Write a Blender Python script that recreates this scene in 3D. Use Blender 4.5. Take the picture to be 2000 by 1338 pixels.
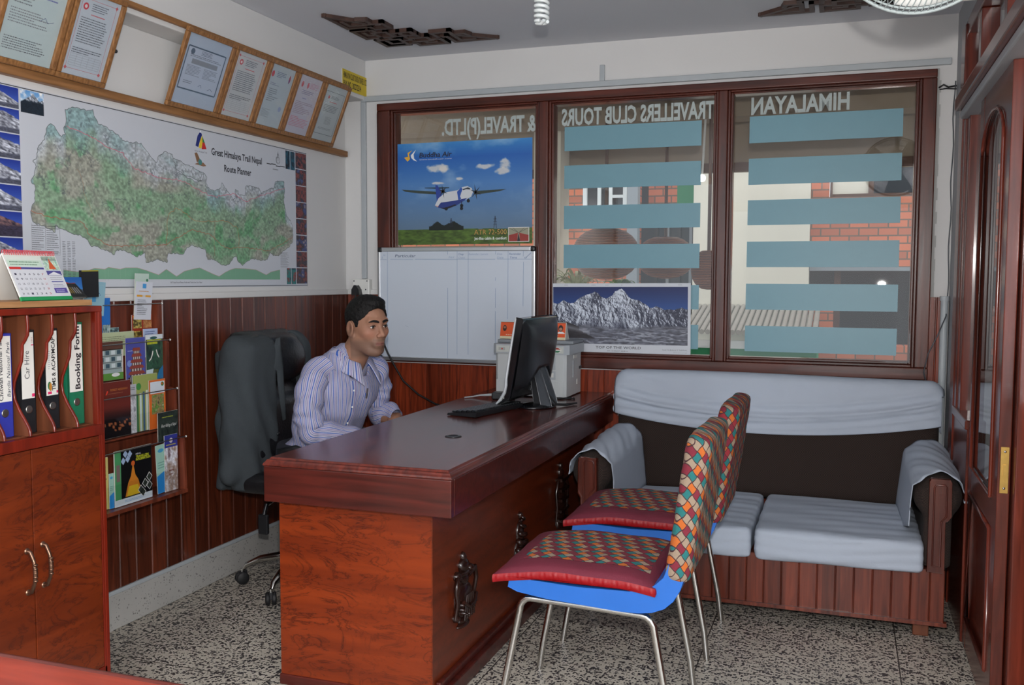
import bpy, bmesh, math, random
import numpy as np
from mathutils import Vector, Matrix, Euler
from mathutils.geometry import tessellate_polygon
from mathutils import noise as mnoise

# ------------------------------------------------------------ scene, camera, light
for o in list(bpy.data.objects): bpy.data.objects.remove(o)
scene = bpy.context.scene
COL = scene.collection
R = math.radians
PI = math.pi

CAM = np.array([2.451, -4.607, 1.328]); YAW, PITCH, ROLL, FPX = R(19.329), R(-3.894), R(0.228), 1854.5
_fw = np.array([-math.sin(YAW)*math.cos(PITCH), math.cos(YAW)*math.cos(PITCH), math.sin(PITCH)])
_r0 = np.array([math.cos(YAW), math.sin(YAW), 0.0]); _u0 = np.cross(_r0, _fw)
_rt = math.cos(ROLL)*_r0 + math.sin(ROLL)*_u0
_up = -math.sin(ROLL)*_r0 + math.cos(ROLL)*_u0
cd = bpy.data.cameras.new('camera'); cam = bpy.data.objects.new('camera', cd); COL.objects.link(cam)
m = Matrix.Identity(4)
for i in range(3):
    m[i][0], m[i][1], m[i][2], m[i][3] = _rt[i], _up[i], -_fw[i], CAM[i]
cam.matrix_world = m
cd.sensor_width = 36.0; cd.sensor_fit = 'HORIZONTAL'; cd.lens = FPX/2000*36.0
cd.clip_start = 0.02; cd.clip_end = 200
scene.camera = cam
scene.view_settings.view_transform = 'Standard'
scene.view_settings.look = 'None'
scene.view_settings.gamma = 1.0
scene.view_settings.use_curve_mapping = False
scene.view_settings.exposure = 0.0

world = bpy.data.worlds.new('sky'); scene.world = world
world.use_nodes = True
bgn = world.node_tree.nodes['Background']
bgn.inputs['Color'].default_value = (0.86, 0.93, 1.0, 1); bgn.inputs['Strength'].default_value = 1.9

def lamp(name, kind, loc, energy, color=(1, 1, 1), size=None, size_y=None, target=None, rot=None):
    d = bpy.data.lights.new(name, kind); d.energy = energy; d.color = color
    if kind == 'AREA':
        d.shape = 'RECTANGLE'; d.size = size; d.size_y = size_y or size
    elif size: d.shadow_soft_size = size
    o = bpy.data.objects.new(name, d); COL.objects.link(o); o.location = loc
    if target is not None:
        o.rotation_euler = (Vector(target) - Vector(loc)).to_track_quat('-Z', 'Y').to_euler()
    if rot: o.rotation_euler = rot
    return o
# flash of the camera, just above the lens
lamp('camera_flash', 'POINT', (2.47, -4.62, 1.50), 205, (1.0, 0.97, 0.94), 0.03)
# added soft fill from the right, placed clear of the pane reflections
lamp('side_fill_light', 'AREA', (4.15, -4.9, 1.35), 92, (0.84, 0.92, 1.0), 2.4, 1.9, target=(1.2, -1.2, 1.2))
tube = lamp('overhead_fill_light', 'AREA', (1.2, -5.2, 2.44), 125, (0.93, 0.96, 1.0), 2.2, 1.1, target=(1.2, -4.9, 0)); tube.data.spread = R(125)   # added overhead fill, spread narrowed so the window does not mirror it
# overcast daylight over the courtyard
sun = lamp('courtyard_sun', 'SUN', (1, 6, 8), 3.0, (1.0, 0.97, 0.92)); sun.rotation_euler = (R(-38), R(14), 0); sun.data.angle = R(12)

# ------------------------------------------------------------ survey helper
def px(u, v, axis, val):
    """point where the sight line of photo pixel (u, v) meets the surveyed plane axis = val"""
    d = _fw + _rt*(u-1000)/FPX - _up*(v-669)/FPX
    t = (val - CAM[axis])/d[axis]
    return CAM + t*d

# ------------------------------------------------------------ colour
def lin(c):
    c = np.asarray(c, float)
    return np.where(c <= 0.04045, c/12.92, ((c+0.055)/1.055)**2.4)
def C8(r, g, b): return tuple(float(x) for x in lin(np.array([r, g, b])/255.0))

# ------------------------------------------------------------ materials
MATS = {}
def newmat(name):
    m = bpy.data.materials.new(name); m.use_nodes = True
    return m, m.node_tree.nodes, m.node_tree.links, m.node_tree.nodes['Principled BSDF']
def pbr(name, col, rough=0.5, metal=0.0, coat=0.0, bump=0.0, bscale=60, var=0.0, vscale=8, spec=None, coat_rough=0.08):
    m, N, L, b = newmat(name)
    b.inputs['Base Color'].default_value = (*col, 1)
    b.inputs['Roughness'].default_value = rough; b.inputs['Metallic'].default_value = metal
    b.inputs['Coat Weight'].default_value = coat; b.inputs['Coat Roughness'].default_value = coat_rough
    if spec is not None: b.inputs['Specular IOR Level'].default_value = spec
    tc = N.new('ShaderNodeTexCoord')
    if var:
        n = N.new('ShaderNodeTexNoise'); n.inputs['Scale'].default_value = vscale; n.inputs['Detail'].default_value = 5
        L.new(tc.outputs['Object'], n.inputs['Vector'])
        mx = N.new('ShaderNodeMix'); mx.data_type = 'RGBA'
        mx.inputs[6].default_value = (*[c*(1-var) for c in col], 1); mx.inputs[7].default_value = (*[min(1, c*(1+var)) for c in col], 1)
        L.new(n.outputs['Fac'], mx.inputs[0]); L.new(mx.outputs[2], b.inputs['Base Color'])
    if bump:
        n = N.new('ShaderNodeTexNoise'); n.inputs['Scale'].default_value = bscale; n.inputs['Detail'].default_value = 4
        L.new(tc.outputs['Object'], n.inputs['Vector'])
        bp = N.new('ShaderNodeBump'); bp.inputs['Strength'].default_value = bump; bp.inputs['Distance'].default_value = 0.004
        L.new(n.outputs['Fac'], bp.inputs['Height']); L.new(bp.outputs[0], b.inputs['Normal'])
    MATS[name] = m; return m
def ramp(N, stops, interp='LINEAR'):
    r = N.new('ShaderNodeValToRGB'); r.color_ramp.interpolation = interp
    while len(r.color_ramp.elements) < len(stops): r.color_ramp.elements.new(0.5)
    for e, (p, c) in zip(r.color_ramp.elements, stops): e.position = p; e.color = (*c, 1)
    return r
def wood(name, c1, c2, grain=2, scale=14, rough=0.35, coat=0.5, figure=0.0, cdark=None, plank=None, bump=0.15):
    """grain axis index; figure adds burl veins; plank=(axis, width, origin) varies tone per board"""
    m, N, L, b = newmat(name)
    tc = N.new('ShaderNodeTexCoord'); mp = N.new('ShaderNodeMapping')
    sc = [1, 1, 1]; sc[grain] = 0.07
    mp.inputs['Scale'].default_value = sc
    L.new(tc.outputs['Object'], mp.inputs['Vector'])
    n = N.new('ShaderNodeTexNoise'); n.inputs['Scale'].default_value = scale*4; n.inputs['Detail'].default_value = 8; n.inputs['Distortion'].default_value = 0.6
    L.new(mp.outputs[0], n.inputs['Vector'])
    r = ramp(N, [(0.33, c1), (0.68, c2)])
    L.new(n.outputs['Fac'], r.inputs[0])
    out = r.outputs[0]
    if figure:
        mp2 = N.new('ShaderNodeMapping'); s2 = [1.7, 1.7, 1.7]; s2[1-grain if grain < 2 else 2] = 3.6
        mp2.inputs['Scale'].default_value = (1.7, 1.7, 4.2)
        L.new(tc.outputs['Object'], mp2.inputs['Vector'])
        n2 = N.new('ShaderNodeTexNoise'); n2.inputs['Scale'].default_value = 3.1; n2.inputs['Detail'].default_value = 7
        n2.inputs['Roughness'].default_value = 0.62; n2.inputs['Distortion'].default_value = 0.9
        L.new(mp2.outputs[0], n2.inputs['Vector'])
        mu = N.new('ShaderNodeMath'); mu.operation = 'MULTIPLY'; mu.inputs[1].default_value = 7.0
        fr = N.new('ShaderNodeMath'); fr.operation = 'FRACT'
        L.new(n2.outputs['Fac'], mu.inputs[0]); L.new(mu.outputs[0], fr.inputs[0])
        r2 = ramp(N, [(0.0, (1, 1, 1)), (0.10, (0.6, .6, .6)), (0.24, (.05, .05, .05)), (0.70, (0.0, 0, 0)), (0.97, (.30, .30, .30)), (1.0, (1, 1, 1))])
        L.new(fr.outputs[0], r2.inputs[0])
        n3 = N.new('ShaderNodeTexNoise'); n3.inputs['Scale'].default_value = 9; n3.inputs['Detail'].default_value = 3
        L.new(tc.outputs['Object'], n3.inputs['Vector'])
        r3 = ramp(N, [(0.30, (0.25, .25, .25)), (0.50, (1, 1, 1))]); L.new(n3.outputs['Fac'], r3.inputs[0])
        m2 = N.new('ShaderNodeMath'); m2.operation = 'MULTIPLY'; L.new(r2.outputs[0], m2.inputs[0]); L.new(r3.outputs[0], m2.inputs[1])
        m3 = N.new('ShaderNodeMath'); m3.operation = 'MULTIPLY'; m3.inputs[1].default_value = figure; L.new(m2.outputs[0], m3.inputs[0])
        mx = N.new('ShaderNodeMix'); mx.data_type = 'RGBA'; L.new(m3.outputs[0], mx.inputs[0]); L.new(out, mx.inputs[6])
        mx.inputs[7].default_value = (*(cdark or [x*0.2 for x in c1]), 1); out = mx.outputs[2]
    if plank:
        ax, w, org = plank
        sx = N.new('ShaderNodeSeparateXYZ'); L.new(tc.outputs['Object'], sx.inputs[0])
        a = N.new('ShaderNodeMath'); a.operation = 'SUBTRACT'; a.inputs[1].default_value = org; L.new(sx.outputs[ax], a.inputs[0])
        d = N.new('ShaderNodeMath'); d.operation = 'DIVIDE'; d.inputs[1].default_value = w; L.new(a.outputs[0], d.inputs[0])
        f = N.new('ShaderNodeMath'); f.operation = 'FLOOR'; L.new(d.outputs[0], f.inputs[0])
        wn = N.new('ShaderNodeTexWhiteNoise'); wn.noise_dimensions = '1D'; L.new(f.outputs[0], wn.inputs['W'])
        hs = N.new('ShaderNodeHueSaturation'); mr = N.new('ShaderNodeMapRange')
        mr.inputs['To Min'].default_value = 0.70; mr.inputs['To Max'].default_value = 1.25
        L.new(wn.outputs['Value'], mr.inputs['Value']); L.new(mr.outputs[0], hs.inputs['Value']); L.new(out, hs.inputs['Color']); out = hs.outputs[0]
    L.new(out, b.inputs['Base Color'])
    b.inputs['Roughness'].default_value = rough; b.inputs['Coat Weight'].default_value = coat*0.35; b.inputs['Coat Roughness'].default_value = 0.12; b.inputs['Specular IOR Level'].default_value = 0.36
    bp = N.new('ShaderNodeBump'); bp.inputs['Strength'].default_value = bump; bp.inputs['Distance'].default_value = 0.002
    L.new(n.outputs['Fac'], bp.inputs['Height']); L.new(bp.outputs[0], b.inputs['Normal'])
    MATS[name] = m; return m

pbr('wall_paint', C8(209, 208, 207), 0.75, bump=0.10, bscale=35, var=0.03, vscale=3)
pbr('ceiling_paint', C8(206, 208, 214), 0.8, bump=0.05, bscale=30)
pbr('grey_paint', C8(150, 152, 156), 0.5, bump=0.08, bscale=30, var=0.06, vscale=10)
pbr('conduit_white', C8(168, 174, 178), 0.45, var=0.05, vscale=14)
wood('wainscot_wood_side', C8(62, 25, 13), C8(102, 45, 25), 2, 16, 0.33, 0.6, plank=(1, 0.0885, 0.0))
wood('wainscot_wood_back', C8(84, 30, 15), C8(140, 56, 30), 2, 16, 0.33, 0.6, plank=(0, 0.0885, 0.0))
wood('frame_wood', C8(56, 24, 17), C8(92, 42, 30), 2, 9, 0.28, 0.7)
wood('frame_wood_h', C8(56, 24, 17), C8(92, 42, 30), 0, 9, 0.28, 0.7)
wood('partition_wood', C8(72, 28, 18), C8(108, 44, 30), 2, 9, 0.25, 0.8)
wood('desk_top_wood', C8(60, 22, 17), C8(98, 38, 28), 1, 10, 0.22, 0.55)
wood('desk_apron_wood', C8(50, 17, 13), C8(80, 29, 22), 0, 10, 0.28, 0.6)
wood('burl_veneer', C8(102, 35, 9), C8(127, 48, 14), 0, 5, 0.34, 0.5, figure=0.75, cdark=C8(48, 12, 4))
wood('burl_veneer_dark', C8(84, 32, 14), C8(110, 44, 20), 1, 5, 0.32, 0.5, figure=0.6, cdark=C8(60, 24, 14))
wood('cabinet_veneer', C8(94, 35, 12), C8(118, 47, 17), 1, 5, 0.34, 0.5, figure=0.85, cdark=C8(58, 20, 12))
wood('cabinet_edge_wood', C8(92, 24, 12), C8(120, 34, 18), 2, 9, 0.3, 0.5)
wood('shelf_wood', C8(86, 46, 28), C8(116, 66, 42), 2, 8, 0.5, 0.1)
wood('plywood', C8(150, 108, 70), C8(190, 146, 100), 1, 9, 0.6, 0.0)
wood('foreground_wood', C8(100, 32, 20), C8(128, 46, 30), 0, 8, 0.3, 0.5)
wood('carving_wood', C8(26, 12, 9), C8(44, 20, 14), 2, 16, 0.25, 0.8)
wood('ceiling_carving_wood', C8(58, 42, 38), C8(80, 58, 50), 0, 12, 0.5, 0.1)
wood('certificate_frame_wood', C8(116, 78, 44), C8(158, 112, 68), 2, 30, 0.4, 0.2)
wood('rail_wood', C8(120, 82, 48), C8(156, 110, 68), 1, 14, 0.5, 0.1)
wood('sofa_base_wood', C8(78, 30, 18), C8(116, 52, 34), 2, 12, 0.3, 0.5, plank=(0, 0.066, 0.0))
wood('sofa_arm_wood', C8(60, 22, 15), C8(92, 38, 25), 2, 9, 0.25, 0.8)
wood('rack_wood', C8(80, 36, 24), C8(120, 58, 38), 2, 9, 0.4, 0.3)
pbr('chrome', C8(200, 198, 194), 0.16, 1.0)
pbr('steel_dull', C8(170, 168, 162), 0.3, 1.0)
pbr('silver_trim', C8(186, 190, 194), 0.35, 0.2)
pbr('aluminium', C8(196, 198, 202), 0.32, 0.85)
pbr('brass', C8(196, 160, 90), 0.28, 1.0, var=0.2, vscale=60)
pbr('black_plastic', C8(26, 27, 30), 0.33, var=0.15, vscale=20)
pbr('black_gloss', C8(18, 19, 22), 0.14, coat=0.3)
pbr('dark_grey_plastic', C8(62, 66, 72), 0.35)
pbr('black_leather', C8(24, 24, 27), 0.34, bump=0.35, bscale=90)
pbr('black_rubber', C8(22, 22, 24), 0.6)
pbr('blue_vinyl', C8(30, 92, 172), 0.4, bump=0.25, bscale=22, var=0.08, vscale=9)
pbr('white_cloth', C8(172, 181, 195), 0.82, bump=0.15, bscale=160, var=0.02)
pbr('charcoal_suiting', C8(54, 60, 64), 0.92, bump=0.3, bscale=350, var=0.08, vscale=40)
pbr('suit_lining', C8(20, 21, 24), 0.5)
pbr('maroon_cloth', C8(98, 26, 44), 0.75, bump=0.2, bscale=260, var=0.06, vscale=30)
pbr('red_satin', C8(132, 8, 16), 0.5, bump=0.3, bscale=50, spec=0.35)
pbr('printer_grey', C8(176, 182, 188), 0.42)
pbr('printer_light', C8(196, 200, 202), 0.42)
pbr('printer_top_grey', C8(132, 138, 144), 0.4)
pbr('white_plastic', C8(222, 222, 218), 0.35)
pbr('cfl_glass', C8(232, 238, 238), 0.18, spec=0.6)
pbr('fan_wire', C8(158, 168, 168), 0.4)
pbr('handle_bronze', C8(128, 98, 80), 0.3, 0.9, var=0.3, vscale=90)
pbr('board_white', C8(200, 208, 220), 0.16, spec=0.4)
pbr('frosted_film', C8(106, 150, 164), 0.42, var=0.03, vscale=12)
pbr('vinyl_letters', C8(184, 192, 192), 0.5)
pbr('paper_edge', C8(214, 212, 204), 0.7)
pbr('dark_trouser', C8(40, 42, 52), 0.85, bump=0.2, bscale=200)
pbr('shoe_leather', C8(22, 18, 16), 0.3)
pbr('hair', C8(14, 12, 12), 0.65, bump=0.9, bscale=170, spec=0.3)
pbr('eye_white', C8(214, 208, 204), 0.15)
pbr('iris', C8(34, 22, 18), 0.1)
pbr('ext_cream', C8(214, 206, 190), 0.85, var=0.08, vscale=2.5, bump=0.1)
pbr('ext_taupe', C8(150, 134, 116), 0.85, var=0.06, vscale=3)
pbr('ext_brown', C8(92, 66, 54), 0.8)
pbr('ext_dark', C8(48, 48, 50), 0.6)
pbr('ext_green', C8(40, 128, 84), 0.7)
pbr('ext_white', C8(220, 222, 220), 0.6)
pbr('ext_grey', C8(140, 144, 148), 0.6)
pbr('ext_tin', C8(156, 148, 138), 0.6, var=0.2, vscale=14)
pbr('ext_floor', C8(120, 116, 108), 0.9)
pbr('leaf_green', C8(92, 138, 52), 0.5, var=0.4, vscale=14)
pbr('leaf_pale', C8(150, 160, 110), 0.5, var=0.4, vscale=14)
pbr('ext_glass', C8(60, 66, 72), 0.08)
pbr('putty', C8(176, 176, 174), 0.8, bump=0.5, bscale=60)

# brick
m, N, L, b = newmat('brick')
tc = N.new('ShaderNodeTexCoord'); mp = N.new('ShaderNodeMapping'); mp.inputs['Rotation'].default_value = (R(90), 0, 0)
bt = N.new('ShaderNodeTexBrick'); bt.inputs['Scale'].default_value = 1.0
bt.inputs['Color1'].default_value = (*C8(214, 122, 88), 1); bt.inputs['Color2'].default_value = (*C8(176, 104, 80), 1); bt.inputs['Mortar'].default_value = (*C8(120, 98, 84), 1)
bt.inputs['Brick Width'].default_value = 0.145; bt.inputs['Row Height'].default_value = 0.062; bt.inputs['Mortar Size'].default_value = 0.006
L.new(tc.outputs['Object'], mp.inputs['Vector']); L.new(mp.outputs[0], bt.inputs['Vector']); L.new(bt.outputs['Color'], b.inputs['Base Color'])
b.inputs['Roughness'].default_value = 0.9; MATS['brick'] = m
# wicker
m, N, L, b = newmat('wicker')
tc = N.new('ShaderNodeTexCoord'); w = N.new('ShaderNodeTexWave'); w.bands_direction = 'Z'; w.inputs['Scale'].default_value = 34; w.inputs['Distortion'].default_value = 1.2
L.new(tc.outputs['Object'], w.inputs['Vector']); r = ramp(N, [(0.2, C8(92, 44, 24)), (0.8, C8(168, 92, 50))]); L.new(w.outputs['Fac'], r.inputs[0]); L.new(r.outputs[0], b.inputs['Base Color'])
bp = N.new('ShaderNodeBump'); bp.inputs['Strength'].default_value = 0.6; bp.inputs['Distance'].default_value = 0.01; L.new(w.outputs['Fac'], bp.inputs['Height']); L.new(bp.outputs[0], b.inputs['Normal']); MATS['wicker'] = m
# terrazzo floor
def terrazzo(name, base, chip, seams=True, cscale=62, amount=0.30):
    m, N, L, b = newmat(name)
    tc = N.new('ShaderNodeTexCoord')
    ds = N.new('ShaderNodeTexNoise'); ds.inputs['Scale'].default_value = 30; L.new(tc.outputs['Object'], ds.inputs['Vector'])
    ad = N.new('ShaderNodeMix'); ad.data_type = 'RGBA'; ad.blend_type = 'ADD'; ad.inputs[0].default_value = 0.02
    L.new(tc.outputs['Object'], ad.inputs[6]); L.new(ds.outputs['Color'], ad.inputs[7])
    v = N.new('ShaderNodeTexVoronoi'); v.inputs['Scale'].default_value = cscale; L.new(ad.outputs[2], v.inputs['Vector'])
    cr = N.new('ShaderNodeSeparateColor'); L.new(v.outputs['Color'], cr.inputs[0])
    th = N.new('ShaderNodeMath'); th.operation = 'MULTIPLY'; th.inputs[1].default_value = amount*1.6; L.new(cr.outputs[0], th.inputs[0])
    lt = N.new('ShaderNodeMath'); lt.operation = 'LESS_THAN'; L.new(v.outputs['Distance'], lt.inputs[0]); L.new(th.outputs[0], lt.inputs[1])
    n = N.new('ShaderNodeTexNoise'); n.inputs['Scale'].default_value = 3; n.inputs['Detail'].default_value = 6; L.new(tc.outputs['Object'], n.inputs['Vector'])
    rb = ramp(N, [(0.3, tuple(c*0.84 for c in base)), (0.7, tuple(min(1, c*1.1) for c in base))]); L.new(n.outputs['Fac'], rb.inputs[0])
    cc = N.new('ShaderNodeMix'); cc.data_type = 'RGBA'; L.new(cr.outputs[1], cc.inputs[0]); cc.inputs[6].default_value = (*chip, 1); cc.inputs[7].default_value = (*[c*2.0 for c in chip], 1)
    mx = N.new('ShaderNodeMix'); mx.data_type = 'RGBA'; L.new(lt.outputs[0], mx.inputs[0]); L.new(rb.outputs[0], mx.inputs[6]); L.new(cc.outputs[2], mx.inputs[7])
    out = mx.outputs[2]
    if seams:
        sx = N.new('ShaderNodeSeparateXYZ'); L.new(tc.outputs['Object'], sx.inputs[0])
        last = None
        for k, (org, sp) in enumerate(((0.03, 0.657), (-0.2, 0.6))):
            a = N.new('ShaderNodeMath'); a.operation = 'SUBTRACT'; a.inputs[1].default_value = org - 20*sp - sp/2; L.new(sx.outputs[k], a.inputs[0])
            d = N.new('ShaderNodeMath'); d.operation = 'MODULO'; d.inputs[1].default_value = sp; L.new(a.outputs[0], d.inputs[0])
            e = N.new('ShaderNodeMath'); e.operation = 'SUBTRACT'; e.inputs[1].default_value = sp/2; L.new(d.outputs[0], e.inputs[0])
            g = N.new('ShaderNodeMath'); g.operation = 'ABSOLUTE'; L.new(e.outputs[0], g.inputs[0])
            h = N.new('ShaderNodeMath'); h.operation = 'LESS_THAN'; h.inputs[1].default_value = 0.0022; L.new(g.outputs[0], h.inputs[0])
            if last is None: last = h
            else:
                q = N.new('ShaderNodeMath'); q.operation = 'MAXIMUM'; L.new(last.outputs[0], q.inputs[0]); L.new(h.outputs[0], q.inputs[1]); last = q
        m2 = N.new('ShaderNodeMix'); m2.data_type = 'RGBA'; L.new(last.outputs[0], m2.inputs[0]); L.new(out, m2.inputs[6]); m2.inputs[7].default_value = (*C8(48, 46, 44), 1); out = m2.outputs[2]
    L.new(out, b.inputs['Base Color']); b.inputs['Roughness'].default_value = 0.42
    MATS[name] = m
terrazzo('terrazzo_floor', C8(178, 171, 158), C8(40, 38, 40), amount=.50, cscale=112)
terrazzo('terrazzo_skirting', C8(172, 170, 166), C8(96, 94, 92), seams=False, cscale=110, amount=0.25)
# glass: thin pane, mirror-like only by Fresnel
def pane(name, tint, f0):
    """thin pane: clear, plus a mirror reflection by Schlick's law (same from both sides)"""
    m = bpy.data.materials.new(name); m.use_nodes = True; N = m.node_tree.nodes; L = m.node_tree.links; N.clear()
    o = N.new('ShaderNodeOutputMaterial'); t = N.new('ShaderNodeBsdfTransparent'); g = N.new('ShaderNodeBsdfGlossy'); x = N.new('ShaderNodeMixShader')
    t.inputs[0].default_value = (*tint, 1); g.inputs['Roughness'].default_value = 0.01
    ge = N.new('ShaderNodeNewGeometry'); d = N.new('ShaderNodeVectorMath'); d.operation = 'DOT_PRODUCT'; L.new(ge.outputs['Normal'], d.inputs[0]); L.new(ge.outputs['Incoming'], d.inputs[1])
    def mt(op, a, b):
        n = N.new('ShaderNodeMath'); n.operation = op; n.use_clamp = True
        for i, q in enumerate((a, b)):
            if isinstance(q, (int, float)): n.inputs[i].default_value = q
            elif q is not None: L.new(q, n.inputs[i])
        return n.outputs[0]
    c = mt('ABSOLUTE', d.outputs['Value'], None); p5 = mt('POWER', mt('SUBTRACT', 1.0, c), 5.0); f = mt('ADD', mt('MULTIPLY', p5, 1-f0), f0)
    L.new(f, x.inputs[0]); L.new(t.outputs[0], x.inputs[1]); L.new(g.outputs[0], x.inputs[2]); L.new(x.outputs[0], o.inputs[0]); MATS[name] = m
pane('window_glass', (0.93, 0.95, 0.94), .06)
pane('partition_glass', (0.40, 0.42, 0.42), .10)
pane('frame_glass', (0.97, 0.98, 0.98), .03)
pane('acrylic', (0.93, 0.94, 0.94), .03)
# printed paper / dyed cloth with its print in a colour attribute
def attr_mat(name, rough=0.5, coat=0.0, bump=0.0, bscale=200):
    m, N, L, b = newmat(name); a = N.new('ShaderNodeAttribute'); a.attribute_name = 'print'
    L.new(a.outputs['Color'], b.inputs['Base Color']); b.inputs['Roughness'].default_value = rough; b.inputs['Coat Weight'].default_value = coat
    if bump:
        tc = N.new('ShaderNodeTexCoord'); n = N.new('ShaderNodeTexNoise'); n.inputs['Scale'].default_value = bscale; L.new(tc.outputs['Object'], n.inputs['Vector'])
        bp = N.new('ShaderNodeBump'); bp.inputs['Strength'].default_value = bump; bp.inputs['Distance'].default_value = 0.003; L.new(n.outputs['Fac'], bp.inputs['Height']); L.new(bp.outputs[0], b.inputs['Normal'])
    MATS[name] = m
attr_mat('printed_paper', 0.55); attr_mat('printed_gloss', 0.3); attr_mat('skin', 0.62, bump=0.15, bscale=300); attr_mat('dyed_cloth', 0.85, bump=0.3, bscale=260)
# ------------------------------------------------------------ objects
OFF = {}
def setp(o, label=None, cat=None, group=None, kind=None):
    if label: o['label'] = label
    if cat: o['category'] = cat
    if group: o['group'] = group
    if kind: o['kind'] = kind
    return o
def thing(name, label, cat, loc=(0, 0, 0), group=None, kind=None):
    o = bpy.data.objects.new(name, None); COL.objects.link(o); o.location = loc; o.empty_display_size = 0.05
    OFF[o] = Vector(loc); return setp(o, label, cat, group, kind)

class MB:
    """collects shapes in world coordinates; material slots by name; optional colour per vertex"""
    def __init__(s): s.v = []; s.f = []; s.fm = []; s.fs = []; s.mn = []; s.c = {}; s.T = None
    def mi(s, m):
        if m not in s.mn: s.mn.append(m)
        return s.mn.index(m)
    def add(s, vs, fs, m, smooth=False, col=None):
        n = len(s.v); k = s.mi(m)
        for i, v in enumerate(vs):
            s.v.append(tuple(s.T @ Vector(v)) if s.T is not None else tuple(v))
            if col is not None: s.c[n+i] = col if not isinstance(col, list) else col[i]
        for f in fs: s.f.append(tuple(n+i for i in f)); s.fm.append(k); s.fs.append(smooth)
        return s
    def box(s, a, b, m, smooth=False):
        x0, y0, z0 = [min(p, q) for p, q in zip(a, b)]; x1, y1, z1 = [max(p, q) for p, q in zip(a, b)]
        return s.add([(x0, y0, z0), (x1, y0, z0), (x1, y1, z0), (x0, y1, z0), (x0, y0, z1), (x1, y0, z1), (x1, y1, z1), (x0, y1, z1)],
              [(0, 3, 2, 1), (4, 5, 6, 7), (0, 1, 5, 4), (1, 2, 6, 5), (2, 3, 7, 6), (3, 0, 4, 7)], m, smooth)
    def prism(s, pts, ax, lo, hi, m):
        """polygon pts (2D in the remaining axes, in order) extruded along axis ax"""
        def P(p, t):
            q = list(p); q.insert(ax, t); return tuple(q)
        n = len(pts); vs = [P(p, lo) for p in pts]+[P(p, hi) for p in pts]
        tri = tessellate_polygon([[Vector((p[0], p[1], 0)) for p in pts]])
        fs = [tuple(t) for t in tri]+[tuple(i+n for i in reversed(t)) for t in tri]+[(i, (i+1) % n, (i+1) % n+n, i+n) for i in range(n)]
        return s.add(vs, fs, m)
    def tube(s, pts, r, m, seg=10, closed=False, cap=True, flat=1.0):
        pts = [Vector(p) for p in pts]; n = len(pts); rr = r if isinstance(r, (list, tuple)) else [r]*n
        vs = []; fs = []; prev = None
        for i, p in enumerate(pts):
            if closed: t = (pts[(i+1) % n]-pts[i-1]).normalized()
            else: t = ((pts[i+1] if i < n-1 else p)-(pts[i-1] if i else p)).normalized()
            if prev is None:
                a = Vector((0, 0, 1)) if abs(t.z) < 0.9 else Vector((1, 0, 0)); u = t.cross(a).normalized()
            else: u = (prev-t*prev.dot(t)).normalized()
            prev = u; w = t.cross(u)
            for k in range(seg):
                a = 2*PI*k/seg; vs.append(tuple(p+(u*math.cos(a)+w*math.sin(a)*flat)*rr[i]))
        for i in range(n if closed else n-1):
            for k in range(seg):
                a = i*seg+k; b = i*seg+(k+1) % seg; c = ((i+1) % n)*seg+(k+1) % seg; d = ((i+1) % n)*seg+k
                fs.append((a, b, c, d))
        s.add(vs, fs, m, True)
        if cap and not closed:
            s.add(vs[:seg], [tuple(reversed(range(seg)))], m); s.add(vs[-seg:], [tuple(range(seg))], m)
        return s
    def lathe(s, prof, c, m, seg=24, axis='z', sweep=(0, 2*PI), sx=1, sy=1):
        """prof: list of (r, h) along axis from point c"""
        vs = []; fs = []; n = len(prof); full = abs(sweep[1]-sweep[0]-2*PI) < 1e-6; S = seg if full else seg+1
        for r, h in prof:
            for k in range(S):
                a = sweep[0]+(sweep[1]-sweep[0])*k/seg; p = (r*math.cos(a)*sx, r*math.sin(a)*sy, h)
                if axis == 'x': p = (p[2], p[0], p[1])
                if axis == 'y': p = (p[1], p[2], p[0])
                vs.append((c[0]+p[0], c[1]+p[1], c[2]+p[2]))
        for i in range(n-1):
            for k in range(seg):
                a = i*S+k; b = i*S+(k+1) % S; fs.append((a, b, b+S, a+S))
        s.add(vs, fs, m, True)
        if prof[0][0] > 1e-5: s.add(vs[:S], [tuple(reversed(range(S)))], m)
        if prof[-1][0] > 1e-5: s.add(vs[-S:], [tuple(range(S))], m)
        return s
    def ball(s, c, r, m, seg=16, rings=10):
        r = (r, r, r) if not isinstance(r, (tuple, list)) else r
        vs = []; fs = []
        for i in range(rings+1):
            t = PI*i/rings
            for k in range(seg):
                a = 2*PI*k/seg; vs.append((c[0]+r[0]*math.sin(t)*math.cos(a), c[1]+r[1]*math.sin(t)*math.sin(a), c[2]-r[2]*math.cos(t)))
        for i in range(rings):
            for k in range(seg):
                a = i*seg+k; b = i*seg+(k+1) % seg; fs.append((a, b, b+seg, a+seg))
        return s.add(vs, fs, m, True)
    def grid(s, P, m, smooth=True, col=None, thick=None):
        """P: array (h, w, 3)"""
        P = np.asarray(P); h, w = P.shape[:2]; vs = [tuple(p) for p in P.reshape(-1, 3)]
        fs = [(i*w+j, i*w+j+1, (i+1)*w+j+1, (i+1)*w+j) for i in range(h-1) for j in range(w-1)]
        return s.add(vs, fs, m, smooth, col)

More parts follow.
